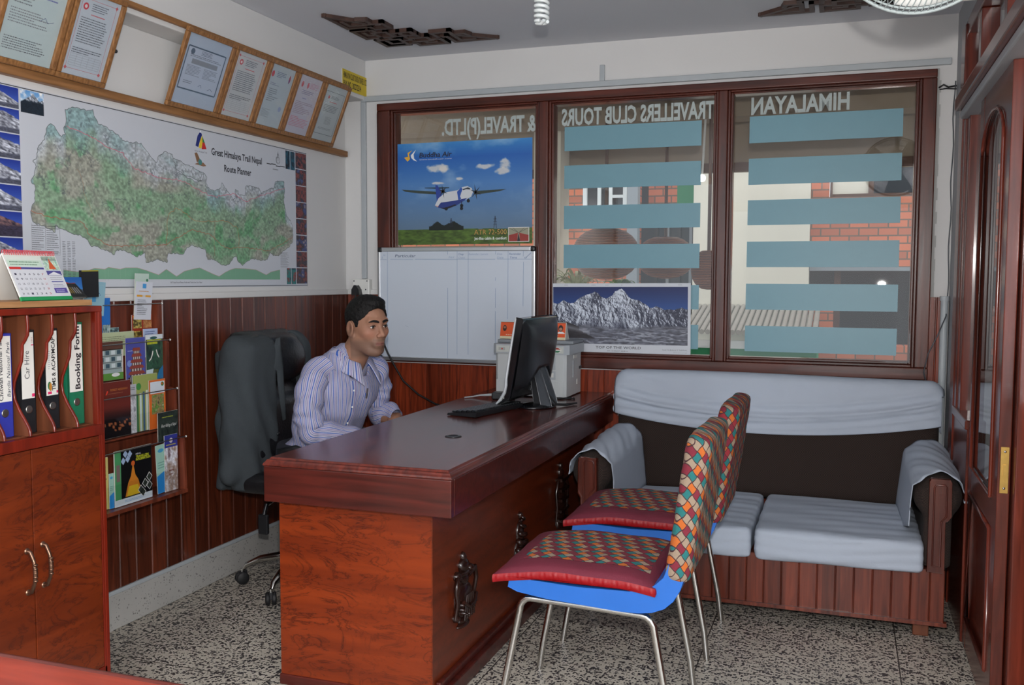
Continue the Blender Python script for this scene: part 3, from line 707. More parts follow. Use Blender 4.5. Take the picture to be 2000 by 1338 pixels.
# ---- ceiling lamp, corner ornaments, fan
def fret(org, sx, label):
    """flat carved endless knot lying under the ceiling, built of straight strokes mirrored about its diagonal"""
    S_ = [[(.012, .60), (.012, .39), (.125, .39), (.125, .355)], [(.012, .60), (.125, .455), (.125, .43)], [(.045, .50), (.045, .43), (.155, .43), (.155, .49), (.118, .50)], [(.155, .435), (.205, .435), (.205, .345), (.095, .350)],
          [(.012, .350), (.012, .205), (.06, .205), (.06, .175)], [(.012, .350), (.11, .350), (.11, .300), (.155, .300), (.155, .21), (.05, .21)], [(.045, .30), (.045, .255), (.085, .255)], [(.035, .155), (.035, .035), (.155, .035)], [(.035, .155), (.155, .155), (.155, .12), (.205, .12), (.205, .205), (.12, .205)], [(.085, .14), (.085, .085), (.14, .085)],
          [(.165, .265), (.262, .265), (.262, .165), (.21, .165)], [(.205, .265), (.205, .235), (.235, .205)], [(.35, .012), (.35, .11)], [(.09, .205), (.09, .30)]]
    mb = MB(); w = .0105; zj = 0
    for P in S_:
        for Q in (P, [(b_, a_) for a_, b_ in P]):
            for (a0, b0), (a1, b1) in zip(Q, Q[1:]):
                zj += 1
                x0, y0, x1, y1 = org[0]+sx*a0, org[1]-b0, org[0]+sx*a1, org[1]-b1; d = math.hypot(x1-x0, y1-y0); ux, uy = (x1-x0)/d*w, (y1-y0)/d*w
                mb.prism([(x0-ux+uy, y0-uy-ux), (x1+ux+uy, y1+uy-ux), (x1+ux-uy, y1+uy+ux), (x0-ux-uy, y0-uy+ux)], 2, H-.015-.0001*(zj % 40), H-.0005, 'ceiling_carving_wood')
    return build('ceiling_ornament', mb, label=label, cat='ornament')
fret((.250, -.268), 1, 'dark carved wooden fret ornament on the ceiling in the left corner')
fret((2.675, -.268), -1, 'dark carved wooden fret ornament on the ceiling beside the white fan')
t = thing('ceiling_bulb', 'white spiral energy saving bulb hanging from the ceiling', 'light bulb', (1.385, -1.3, 2.215))
c = (1.392, -1.28)
mb = MB(); mb.lathe([(.0, 0), (.018, .0), (.027, .008), (.028, .03), (.027, .07), (.02, .082), (.02, .13), (.026, .135), (.026, .155), (.0, .155)], (c[0], c[1], 2.325), 'white_plastic', 24); build('bulb_base', mb, t)
mb = MB(); pts = []
for k in range(150):
    f = k/149; a = f*2*PI*4.6+1.0; pts.append((c[0]+.0225*math.cos(a), c[1]+.0225*math.sin(a), 2.33-.082*f))
mb.tube(pts, .0062, 'cfl_glass', 10)
mb.tube([(c[0]+.0225*math.cos(t2), c[1]+.0225*math.sin(t2)*.9, 2.247) for t2 in [0.2*q for q in range(16)]]+[(c[0], c[1], 2.243), (c[0]+.012, c[1]-.012, 2.25)], .0062, 'cfl_glass', 10)
build('bulb_tube', mb, t)

fc = Vector((2.600, -2.118, 2.165)); fan = thing('wall_fan', 'white wire guarded fan hanging near the ceiling at upper right', 'fan', fc)
fr = .200
face = Vector((CAM[0]-fc.x+.25, CAM[1]-fc.y-.3, CAM[2]+.9-fc.z)).normalized()   # axis of the tilted head
ax = Vector((-.10, -1, -.18)).normalized(); u = ax.cross(Vector((0, 0, 1))).normalized(); v = u.cross(ax)
def FP(r, a, d): return fc+u*(r*math.cos(a))+v*(r*math.sin(a))+ax*d
mb = MB()
for k in range(88):
    a = 2*PI*k/88; mb.tube([FP(.045+(fr-.045)*q, a+.5*q, .07*math.cos(q*PI/2*1.0)**.6) for q in (0, .25, .5, .72, .88, .97, 1.0)], .0013, 'fan_wire', 5)
for r, d in ((.045, .07), (.11, .062), (.165, .045)): mb.tube([FP(r, 2*PI*k/60, d) for k in range(60)], .0016, 'fan_wire', 6, closed=True)
build('front_guard', mb, fan)
mb = MB()
for k in range(72):
    a = 2*PI*k/72; mb.tube([FP(.05+(fr-.05)*q, a-.5*q, -.085*math.cos(q*PI/2)**.6) for q in (0, .3, .6, .85, 1.0)], .0013, 'fan_wire', 5)
build('rear_guard', mb, fan)
mb = MB(); mb.tube([FP(fr, 2*PI*k/72, 0) for k in range(72)], .0045, 'fan_wire', 8, closed=True); mb.tube([FP(fr-.01, 2*PI*k/72, .012) for k in range(72)], .003, 'fan_wire', 8, closed=True); build('guard_rim', mb, fan)
mb = MB()
for q in range(3):
    a0 = 2*PI*q/3+.4; P = []
    for i in range(9):
        r = .03+.155*i/8; row = []
        for j in range(7):
            s_ = (j/6-.5)*(1.15-.25*i/8); row.append(tuple(FP(r, a0+s_, .02*(j/6-.5)*2-.01)))
        P.append(row)
    mb.grid(np.array(P), 'white_plastic')
build('fan_blade', mb, fan, solid=.003)
mb = MB(); mb.tube([FP(0, 0, .075), FP(0, 0, .06)], [.03, .046], 'white_plastic', 24); build('hub_cap', mb, fan)
mb = MB(); mb.tube([FP(0, 0, -.06), FP(0, 0, -.09), FP(0, 0, -.16), FP(0, 0, -.19)], [.05, .062, .058, .03], 'white_plastic', 24); build('motor_housing', mb, fan)
mb = MB(); mb.tube([FP(0, 0, -.13), FP(0, 0, -.13)+Vector((0, 0.02, .1)), (fc.x, fc.y+.2, H-.03), (fc.x, fc.y+.2, H-.001)], [.014, .014, .016, .045], 'white_plastic', 12); build('fan_bracket', mb, fan)
mb = MB(); p = FP(fr, R(-122), 0); mb.box(p-Vector((.016, .014, .012)), p+Vector((.016, .014, .014)), 'white_plastic'); mb.tube([p, p+Vector((.012, -.015, -.012))], [.006, .004], 'chrome', 8); build('guard_clip', mb, fan, bevel=.003)
# ============================================================ PRINTS ON THE WALLS
def mountain(w, h, seed=0, ridge=None, sky=((20, 40, 110), (60, 110, 180)), snow=(.88, .90, .95), rock=(.25, .26, .31), floor_=.35, contrast=1.0, cloud=0, fscale=1.0):
    """printed photo of a mountain: sky, snow and rock; ridge = [(x, y)...] in 0..1, y up"""
    X, Y = np.meshgrid(np.linspace(0, 1, w), np.linspace(1, 0, h)); a = w/h
    rx, ry = zip(*ridge); rl = np.interp(X[0], rx, ry)+(.05*(fbm(X[0]*14, X[0]*0+seed, 5, seed)-.5)); rl = rl[None, :]
    s0, s1 = np.array(sky[0])/255., np.array(sky[1])/255.
    t = np.clip((1-Y)/(1-rl.min()+.01), 0, 1)[..., None]; img = s0*(1-t)+s1*t
    if cloud:
        c = np.clip(fbm(X*5*a, Y*7, 5, seed+9)-.5, 0, 1)*cloud*3; img = img*(1-c[..., None])+.95*c[..., None]
    d = (rl-Y); hf = fbm(X*5*a*fscale+d, Y*5*fscale, 6, seed+3, True)+.5*fbm(X*11*a*fscale, Y*12*fscale, 5, seed+6, True); n2 = fbm(X*26*a*fscale, Y*30*fscale, 4, seed+5)
    gx = np.gradient(hf, axis=1)*w/a; gy = np.gradient(hf, axis=0)*h; s = np.clip(.50+.085*contrast*(gx*.9-gy*.5), 0, 1)
    m_ = np.array(rock)*(1-s[..., None])+np.array(snow)*s[..., None]
    g = np.clip((floor_-Y)/.06+n2*.8, 0, 1)[..., None]; gr = np.array(rock)*1.15*(.6+.9*n2[..., None]); m_ = m_*(1-g)+gr*g
    k = (Y < rl)[..., None]; return np.where(k, m_, img)
def patchy(w, h, cols, seed=0, sx=6, sy=6):
    X, Y = np.meshgrid(np.linspace(0, 1, w), np.linspace(1, 0, h)); n = fbm(X*sx*w/h, Y*sy, 4, seed); n = (n-n.min())/(n.max()-n.min()+1e-6)
    c = np.array(cols)/255.; q = n*(len(c)-1); i = np.clip(q.astype(int), 0, len(c)-2); f = np.clip((q-i)*2-.5, 0, 1)[..., None]
    img = c[i]*(1-f)+c[i+1]*f; return img*(.75+.5*fbm(X*40*w/h, Y*40, 2, seed+2)[..., None])
def inpoly(X, Y, pts):
    c = np.zeros(X.shape, bool); n = len(pts)
    for i in range(n):
        x0, y0 = pts[i]; x1, y1 = pts[i-1]
        if y0 == y1: continue
        c ^= ((y0 > Y) != (y1 > Y)) & (X < (x1-x0)*(Y-y0)/(y1-y0)+x0)
    return c

# ---- great trail map on the left wall (plane x = -.125; sheet x = world y)
my0, my1, mz0, mz1 = -2.33, -.400, 1.283, 1.949
mw, mh = my1-my0, mz1-mz0
mp_ = Print(mw, mh, (196, 200, 208), thick=.0006)
def on_map(u, v):
    p = px(u, v, 0, -.1235); return (float(p[1]-my0), float(p[2]-mz0))
A = [(275,290),(295,272),(315,285),(335,320),(360,348),(380,335),(370,295),(385,255),(378,190),(420,175),(470,190),(510,195),(540,190),(545,225),(565,255),(570,275),(600,285),(640,310),(690,340),(710,370),(760,380),(820,385),(850,430),(880,470),(908,500),(920,460),(960,432),(1000,450),(1005,480),(1020,510),(1025,550),(1070,570),(1110,580),(1150,605),(1175,600),(1185,560)]
B = [(30,270),(50,350),(90,375),(120,400),(150,410),(180,430),(215,420),(220,380),(240,375),(255,400),(250,440),(275,480),(310,490),(350,470),(355,435),(375,470),(400,500),(430,550),(445,540),(445,480),(465,490),(470,520),(510,520),(515,460),(540,455),(600,470),(620,505),(670,480),(705,470),(712,430),(770,425),(775,500),(770,560),(790,660),(815,690),(830,740),(830,830),(800,870),(770,890),(740,920),(700,925),(680,900),(660,950),(610,955),(560,945),(520,965),(495,990),(470,970),(450,930),(430,940),(400,985),(375,990),(340,975),(300,950),(260,950),(245,880),(200,865),(150,855),(120,870),(95,915),(60,910),(0,905)]
Cc = [(975,1030),(970,1080),(920,1060),(850,1080),(840,1020),(790,1045),(720,1005),(680,1005),(665,1032),(600,1000),(560,985),(530,985),(500,940),(470,920),(420,910),(320,862),(320,905),(290,885),(240,865),(190,840),(180,800),(190,740),(205,720),(205,640),(180,605),(200,570),(210,520),(190,490),(215,460),(225,400),(250,370),(270,320)]
pix = [(x/2.9725, y/2.9725+150) for x, y in A]+[(x/3.431+330, y/3.431+230) for x, y in B]+[(x/2.9725, y/2.9725+150) for x, y in Cc]
npoly = [on_map(*q) for q in pix]
# roughen the outline
rn = random.Random(3); rough = []
for (x0, y0), (x1, y1) in zip(npoly, npoly[1:]+npoly[:1]):
    rough.append((x0, y0)); L_ = math.hypot(x1-x0, y1-y0); k = max(1, int(L_/.008))
    for i in range(1, k): t_ = i/k; rough.append((x0+(x1-x0)*t_+rn.uniform(-.0035, .0035), y0+(y1-y0)*t_+rn.uniform(-.0035, .0035)))
xs_ = [p[0] for p in rough]; ys_ = [p[1] for p in rough]; bx0, bx1, by0, by1 = min(xs_), max(xs_), min(ys_), max(ys_)
gw, gh = 560, 190; X, Y = np.meshgrid(np.linspace(bx0, bx1, gw), np.linspace(by1, by0, gh))
ins = inpoly(X, Y, rough)
n1 = fbm(X*14, Y*16, 5, 2); n2 = fbm(X*110, Y*130, 2, 8); n3 = fbm(X*5, Y*9, 3, 11)
top = np.zeros(gw); bot = np.zeros(gw)
for j in range(gw):
    q = np.where(ins[:, j])[0]
    if len(q): top[j] = Y[q[0], j]; bot[j] = Y[q[-1], j]
rel = (Y-bot)/np.maximum(top-bot, .01)+.28*(n1-.5)
def mixc(a, b, t): return a*(1-t[..., None])+b*t[..., None]
green = np.array([134, 160, 134])/255.; dgreen = np.array([106, 156, 116])/255.; white = np.array([176, 182, 188])/255.; tan = np.array([154, 156, 144])/255.; teal = np.array([138, 166, 168])/255.
img = mixc(tan, green, np.clip((n3-.42)*6, 0, 1)); img = img*(1-np.clip((n1-.60)*9, 0, 1)[..., None])+dgreen*np.clip((n1-.60)*9, 0, 1)[..., None]
img = mixc(img, mixc(white, teal, np.clip((n3-.5)*5, 0, 1)), np.clip((rel-.68)*5, 0, 1)); img = mixc(img, dgreen*.8+.2*green, np.clip(.9-np.abs(rel-.13)*9, 0, .8)*(n3 > .46))
img *= (.74+.52*n2[..., None]); rv = np.abs(fbm(X*20, Y*20, 4, 21)-.5) < .012; img[rv & (rel > .3)] = img[rv & (rel > .3)]*.5+np.array([.30, .33, .36])*.5
img[~ins] = np.array([196, 200, 208])/255.
mp_.raster(img, bx0, by0, bx1, by1, 1)
mp_.line(rough+[rough[0]], .0022, (96, 104, 104), 2)
def road(pts, wd, col, jit=.004, seed=1):
    rn = random.Random(seed); out = []
    q = [on_map(*p) for p in pts]
    for (x0, y0), (x1, y1) in zip(q, q[1:]):
        k = max(1, int(math.hypot(x1-x0, y1-y0)/.012))
        for i in range(k): t_ = i/k; out.append((x0+(x1-x0)*t_+rn.uniform(-jit, jit), y0+(y1-y0)*t_+rn.uniform(-jit, jit)))
    out.append(q[-1]); mp_.line(out, wd, col, 3)
road([(62, 413), (105, 425), (160, 432), (175, 460), (215, 480), (270, 480), (325, 478), (345, 465), (375, 448), (410, 458), (440, 485), (475, 483), (525, 490), (545, 480), (572, 462)], .0026, (166, 106, 84))
road([(325, 478), (328, 420), (345, 405), (372, 425), (385, 432), (440, 432), (465, 445), (468, 485)], .0022, (170, 120, 80), seed=4)
road([(130, 247), (150, 255), (180, 268), (215, 290), (240, 300), (262, 328), (300, 343), (318, 350), (345, 350), (366, 358), (395, 375), (420, 385), (455, 378), (480, 395), (500, 385), (540, 372), (556, 368)], .0022, (206, 98, 120), seed=6)
road([(185, 425), (165, 380), (160, 345), (150, 330)], .0016, (160, 128, 98), seed=9); road([(420, 430), (418, 470), (420, 500)], .0018, (160, 116, 90), seed=10); road([(97, 425), (97, 370)], .0014, (120, 128, 110), seed=12)
# elevation profile
prof = [on_map(u, v) for u, v in ((124, 527), (150, 531), (165, 531), (185, 524), (205, 526), (212, 522), (235, 526), (245, 523), (268, 523), (285, 528), (310, 537), (325, 526), (345, 540), (360, 530), (375, 526), (390, 523), (405, 530), (418, 536), (428, 540), (440, 532), (450, 527), (460, 524), (480, 525), (500, 527), (520, 537), (530, 531), (547, 527))]
e0, e1 = on_map(547, 546), on_map(124, 545); pb = [e0, e1]
mp_.poly(prof+[(prof[-1][0], e0[1]), (prof[0][0], e1[1])], (120, 168, 140), 1); mp_.line(prof, .0018, (176, 150, 140), 2)
for i, (x, y) in enumerate(prof): mp_.line([(x, y), (x, e0[1]-.004)], .0006, (150, 178, 160), 2)
# titles and marks
x, y = on_map(413, 303); mp_.text('Great Himalaya Trail Nepal', on_map(413, 300)[0], on_map(413, 300)[1]-.004, .029, (26, 28, 34), w=.372, bold=.02)
mp_.text('Route Planner', on_map(438, 322)[0], on_map(413, 300)[1]-.066, .029, (26, 28, 34), w=.20, bold=.02)
cx_, cy_ = on_map(392, 277); mp_.poly([(cx_-.034, cy_-.020), (cx_-.020, cy_+.022), (cx_, cy_+.045), (cx_+.010, cy_+.030), (cx_-.006, cy_), (cx_-.016, cy_-.024)], (30, 44, 120), 2)
mp_.poly([(cx_-.014, cy_-.026), (cx_-.004, cy_+.004), (cx_+.012, cy_+.030), (cx_+.016, cy_+.008), (cx_+.004, cy_-.028)], (232, 196, 44), 3); mp_.poly([(cx_+.006, cy_-.030), (cx_+.012, cy_), (cx_+.018, cy_+.016), (cx_+.038, cy_-.026)], (196, 40, 40), 3); mp_.poly([(cx_+.012, cy_), (cx_+.010, cy_+.026), (cx_+.028, cy_-.002)], (50, 130, 60), 4)
mp_.poly([(cx_-.006, cy_+.038), (cx_, cy_+.050), (cx_+.006, cy_+.038)], (235, 238, 242), 4); mp_.text('Great Himalaya Trail', cx_, cy_-.044, .006, (60, 60, 80), align='c', w=.08)
bx_, by_ = on_map(391, 312); mp_.poly([(bx_-.036, by_+.024), (bx_-.020, by_+.028), (bx_-.004, by_+.006), (bx_+.004, by_-.008), (bx_-.022, by_-.012)], (132, 98, 70), 2); mp_.poly([(bx_-.036, by_-.022), (bx_-.008, by_-.010), (bx_+.022, by_-.010), (bx_+.040, by_-.022), (bx_+.020, by_-.026), (bx_, by_-.024)], (140, 106, 80), 3); mp_.disc(bx_, by_-.010, .012, (70, 132, 130), 4)
x, y = on_map(543, 313); mp_.disc(x, y, .017, (170, 176, 184), 1); mp_.disc(x, y, .014, (196, 200, 208), 2); mp_.line([(x, y-.004), (x, y+.04)], .002, (60, 64, 70), 3); mp_.line([(x-.006, y+.02), (x, y+.034), (x+.006, y+.02)], .002, (60, 64, 70), 3)
sy_ = on_map(545, 325)[1]; sx0 = on_map(521, 325)[0]
for i in range(4): mp_.rect(sx0+.038*i, sy_+.001+(.004 if i % 2 else 0)-.004*i*.4, sx0+.038*(i+1), sy_+.005+(.004 if i % 2 else 0)-.004*i*.4, (30, 32, 36), 3)
mp_.scrib(sx0+.05, sy_-.022, .05, .008, 1, seed=3)
for i, (fw_, rows) in enumerate(((.04, 14), (.03, 14))): mp_.scrib(.205+.062*i, .118, .055, .10, rows, (96, 98, 104), seed=20+i)
mp_.frame(.262, .125, .325, .215, .0012, (120, 122, 128)); mp_.frame(.204, .117, .325, .222, .001, (150, 152, 158))
for i in range(3): mp_.scrib(.335+.022*i, .018, .016, .150, 26, (96, 98, 104), seed=30+i)
mp_.scrib(on_map(548, 500)[0], .090, .075, .075, 14, (120, 122, 128), seed=41); mp_.text('GHT Nepal Route Planner. Profile with Thanks from Casio Nepal', on_map(333, 552)[0], on_map(333, 553)[1], .006, (60, 62, 68), w=.20)
mp_.line([(0, mh-.004), (mw, mh-.004)], .003, (60, 62, 66), 2); mp_.line([(0, .004), (mw, .004)], .003, (60, 62, 66), 2); mp_.line([(mw-.002, 0), (mw-.002, mh)], .002, (90, 92, 96), 2)
# side photographs
def shot(x0, y0, x1, y1, seed, ridge, sky, **k): mp_.raster(mountain(46, 40, seed, ridge, sky, **k), x0, y0, x1, y1, 2)
lx = on_map(38, 250)[0]; lv = [on_map(20, v)[1] for v in (168, 211, 260, 310, 360, 412, 463, 512)]
bl = ((30, 50, 140), (60, 90, 180)); ridges = [[(0, .9), (.4, .95), (1, .3)], [(0, .6), (.4, .8), (.7, .85), (1, .6)], [(0, .75), (.4, .9), (1, .6)], [(0, .5), (.45, .9), (.7, .7), (1, .5)], [(0, .5), (.4, .92), (1, .4)], [(0, .5), (.5, .85), (1, .5)], [(0, .4), (.45, .9), (1, .4)]]
for i in range(7):
    y1, y0 = lv[i]-.002, lv[i+1]+.002
    kw = dict(floor_=.2)
    if i == 5: kw = dict(snow=(.62, .46, .44), rock=(.18, .16, .22), floor_=.45)
    shot(lx-.19, y0, lx, y1, 50+i, ridges[i], bl, **kw)
x0, x1 = on_map(40, 190)[0], on_map(85, 190)[0]; shot(x0, on_map(60, 222)[1], x1, on_map(60, 178)[1], 61, [(0, .45), (.4, .75), (.55, .9), (.8, .6), (1, .7)], ((90, 150, 210), (170, 200, 226)), cloud=1.2, floor_=.55, rock=(.08, .12, .16)); shot(x0+.01, on_map(60, 557)[1], x1, on_map(60, 514)[1], 62, [(0, .6), (.5, .8), (.7, .7), (1, .2)], ((16, 30, 84), (26, 48, 110)), rock=(.06, .08, .14), floor_=.5)
rx0, rx1 = on_map(578, 400)[0], mw-.004
for i in range(8):
    y1 = mh-.008-i*(mh-.016)/8; y0 = y1-(mh-.016)/8+.004
    mp_.raster(patchy(26, 26, [(44, 42, 56), (128, 72, 70), (70, 62, 66), (70, 80, 124), (160, 144, 138)][:(5 if i % 2 else 4)], 70+i, 3.5, 3.5), rx0, y0, rx1, y1, 2)
for i, (a_, b_) in enumerate(((rx0-.088, rx0-.05), (rx0-.046, rx0-.006))):
    mp_.raster(patchy(16, 26, [(30, 34, 44), (40, 90, 110), (60, 60, 70)], 90+i, 3, 3), a_, mh-.098, b_, mh-.010, 2); mp_.raster(patchy(16, 26, [(24, 40, 60), (50, 120, 120), (150, 60, 60)], 94+i, 3, 3), a_, .010, b_, .088, 2)
mp_.place('wall_map', (-.1242, my0, mz0), (0, 1, 0), (0, 0, 1), label='large trail map poster of Nepal on the left wall above the panelling', cat='map')

# ---- yellow tax sign
sp = Print(.275, .10, (204, 178, 34), thick=.004, edge='paper_edge')
sp.text('HIMALAYAN CLUB TOURS & TRAVEL P. LTD', .012, .058, .030, (40, 38, 20), w=.25, bold=.02); sp.text('PAN NO. 302272514', .012, .015, .030, (40, 38, 20), w=.185, bold=.02)
sp.place('wall_sign', (.0045, -.258, 2.290), (0, .9998, 0.0), (0, 0, 1), label='yellow sign with black lettering on the beam in the left corner', cat='sign')

# ---- rails and framed certificates leaning off the wall
mb = MB(); mb.box((-.125, -2.6, 1.972), (-.093, -.030, 2.003), 'rail_wood'); build('picture_rail', mb, label='lower pale wooden rail carrying the framed certificates', cat='rail', bevel=.003)
mb = MB(); mb.box((.0005, -2.6, 2.288), (.018, -.21, 2.310), 'rail_wood'); build('picture_rail', mb, label='upper pale wooden rail behind the tops of the certificates', cat='rail', bevel=.003)
cert_bot = [(-2.32, -2.055, 2.003), (-2.053, -1.824, 2.003), (-1.499, -1.185, 2.003), (-1.183, -.932, 2.003), (-.930, -.70, 2.003), (-.698, -.461, 2.003), (-.459, -.215, 2.003)]
def certificate(i, y0, y1, label, art):
    z0 = 2.004; lean = math.atan2(.118, .296); hh = .316
    base = Vector((-.0915, (y0+y1)/2, z0)); t = thing('framed_certificate', label, 'certificate', base, group=None)
    up = Vector((math.sin(lean), 0, math.cos(lean))); out = Vector((math.cos(lean), 0, -math.sin(lean))); w_ = y1-y0-.004; bw = .019
    def P(a, b, d): return tuple(Vector((-.0915, y0+.002+a, z0))+up*b+out*d)
    mb = MB()
    def bar(a0, b0, a1, b1):
        vs = [P(a0, b0, 0), P(a1, b0, 0), P(a1, b1, 0), P(a0, b1, 0), P(a0, b0, .016), P(a1, b0, .016), P(a1, b1, .016), P(a0, b1, .016)]
        mb.add(vs, [(0, 3, 2, 1), (4, 5, 6, 7), (0, 1, 5, 4), (1, 2, 6, 5), (2, 3, 7, 6), (3, 0, 4, 7)], 'certificate_frame_wood')
    bar(0, 0, w_, bw); bar(0, hh-bw, w_, hh); bar(0, bw, bw, hh-bw); bar(w_-bw, bw, w_, hh-bw)
    build('frame', mb, t, bevel=.003, seg=2)
    pw, ph = w_-2*bw+.004, hh-2*bw+.004; pr_ = Print(pw, ph, art['bg'], thick=.002); art['fn'](pr_, pw, ph)
    pr_.place('certificate_sheet', P(bw-.002, bw-.002, .006), (0, 1, 0), tuple(up), parent=t)
    mb = MB(); mb.add([P(bw-.002, bw-.002, .011), P(w_-bw+.002, bw-.002, .011), P(w_-bw+.002, hh-bw+.002, .011), P(bw-.002, hh-bw+.002, .011)], [(0, 1, 2, 3)], 'frame_glass'); build('glass', mb, t)
def art_plain(p, w, h):
    p.scrib(w*.12, h*.62, w*.6, h*.3, 9, (96, 98, 104), 1, fill=.4); p.rect(w*.72, h*.84, w*.86, h*.97, (196, 96, 116), 2); p.scrib(w*.62, h*.74, w*.26, h*.08, 2, (80, 80, 150), 2); p.line([(w*.62, h*.50), (w*.70, h*.55), (w*.76, h*.50), (w*.86, h*.53)], .0015, (80, 84, 130)); p.scrib(w*.10, h*.40, w*.7, h*.18, 6, (120, 122, 128), 3, fill=.4); p.scrib(w*.10, h*.10, w*.75, h*.16, 6, (90, 92, 98), 4)
def art_red(p, w, h):
    r = (190, 96, 100); p.frame(w*.10, h*.08, w*.90, h*.93, .0012, r)
    for a_, b_ in ((.10, .08), (.90, .08), (.10, .93), (.90, .93)): p.disc(w*a_, h*b_, .007, r, 3, seg=4)
    p.disc(w*.20, h*.84, .012, (190, 70, 80), 3); p.disc(w*.20, h*.84, .006, (214, 206, 206), 4)
    p.scrib(w*.34, h*.80, w*.40, h*.10, 4, (70, 72, 84), 5); p.scrib(w*.36, h*.745, w*.34, h*.03, 1, (196, 60, 66), 6); p.scrib(w*.16, h*.40, w*.68, h*.32, 11, (86, 88, 96), 7); p.scrib(w*.14, h*.27, w*.7, h*.08, 3, (60, 62, 70), 8)
    for k in range(6): p.line([(w*.14, h*(.12+.028*k)), (w*.86, h*(.12+.028*k))], .0008, (140, 142, 150))
    for k in range(6): p.line([(w*(.14+.144*k), h*.12), (w*(.14+.144*k), h*.26)], .0008, (140, 142, 150))
def art_blue(p, w, h):
    p.rect(w*.08, h*.22, w*.92, h*.82, (176, 186, 204), 1); p.frame(w*.08, h*.22, w*.92, h*.82, .0055, (84, 100, 118)); p.disc(w*.19, h*.755, .012, (90, 104, 122), 3); p.scrib(w*.38, h*.73, w*.26, h*.07, 4, (60, 66, 90), 9); p.scrib(w*.16, h*.68, w*.7, h*.04, 2, (90, 92, 104), 10)
    p.rect(w*.22, h*.59, w*.80, h*.66, (136, 142, 152), 2); p.scrib(w*.15, h*.42, w*.32, h*.15, 8, (104, 108, 120), 11); p.scrib(w*.53, h*.42, w*.32, h*.15, 8, (104, 108, 120), 12); p.scrib(w*.16, h*.30, w*.2, h*.05, 2, (100, 104, 116), 13); p.line([(w*.5, h*.30), (w*.55, h*.33), (w*.58, h*.29)], .0015, (70, 74, 110)); p.line([(w*.72, h*.28), (w*.78, h*.31), (w*.84, h*.28)], .0015, (70, 74, 110))
def art_seals(p, w, h):
    p.disc(w*.14, h*.84, .010, (190, 80, 84), 3, ry=.014); p.disc(w*.84, h*.83, .007, (176, 90, 100), 3, ry=.018); p.rect(w*.82, h*.76, w*.85, h*.82, (60, 70, 150), 3); p.scrib(w*.30, h*.80, w*.38, h*.10, 4, (70, 72, 110), 14); p.scrib(w*.14, h*.66, w*.6, h*.05, 2, (110, 112, 140), 15, fill=.4); p.scrib(w*.16, h*.40, w*.5, h*.22, 7, (110, 112, 118), 16, fill=.3); p.scrib(w*.12, h*.14, w*.35, h*.14, 8, (130, 132, 136), 17); p.disc(w*.80, h*.32, .012, (150, 160, 190), 2)
def art_pink(p, w, h):
    p.disc(w*.20, h*.84, .009, (196, 96, 104), 3, ry=.014); p.disc(w*.44, h*.84, .009, (196, 110, 120), 3, ry=.014); p.scrib(w*.52, h*.80, w*.4, h*.10, 5, (190, 110, 140), 18); p.scrib(w*.26, h*.68, w*.5, h*.08, 3, (100, 96, 140), 19); p.scrib(w*.36, h*.60, w*.26, h*.03, 1, (90, 90, 150), 20); p.scrib(w*.14, h*.34, w*.75, h*.22, 8, (150, 124, 136), 21); p.scrib(w*.12, h*.12, w*.78, h*.18, 7, (196, 104, 120), 22)
def art_small(p, w, h):
    p.frame(w*.08, h*.12, w*.92, h*.88, .002, (96, 100, 104)); p.disc(w*.26, h*.78, .008, (196, 84, 84), 3); p.scrib(w*.36, h*.76, w*.4, h*.06, 3, (80, 82, 90), 23); p.scrib(w*.34, h*.69, w*.36, h*.03, 1, (196, 66, 66), 24); p.scrib(w*.16, h*.52, w*.66, h*.13, 5, (96, 98, 104), 25); p.scrib(w*.38, h*.30, w*.3, h*.14, 7, (130, 132, 136), 26); p.scrib(w*.2, h*.2, w*.6, h*.04, 2, (120, 122, 126), 27)
arts = [(art_plain, (176, 190, 192), 'framed certificate at the far left, cut by the picture edge, with plain typed lines'), (art_red, (182, 190, 200), 'framed certificate with red corner ornaments left of the gap in the row'), (art_blue, (170, 182, 200), 'framed certificate with a thick blue grey border right of the gap in the row'), (art_red, (188, 190, 192), 'framed certificate with thin red border just right of the blue bordered one'), (art_seals, (176, 186, 192), 'framed certificate with two small seals at its top, middle of the right group'), (art_pink, (190, 186, 196), 'framed certificate with pinkish print, second from the right end of the row'), (art_small, (180, 188, 190), 'framed certificate at the right end of the row nearest the yellow sign')]
for i, ((y0, y1, _), (fn, bg, lb)) in enumerate(zip(cert_bot, arts)): certificate(i, y0, y1, lb, dict(bg=bg, fn=fn))
mb = MB()
for y, z in ((-1.74, 2.25),): mb.ball((-.118, y, 2.16), .008, 'black_plastic', 8, 6); mb.ball((-.118, y+.02, 2.158), .007, 'black_plastic', 8, 6)
build('wall_hook', mb, label='small black hook in the wall in the gap between the certificates', cat='hook')

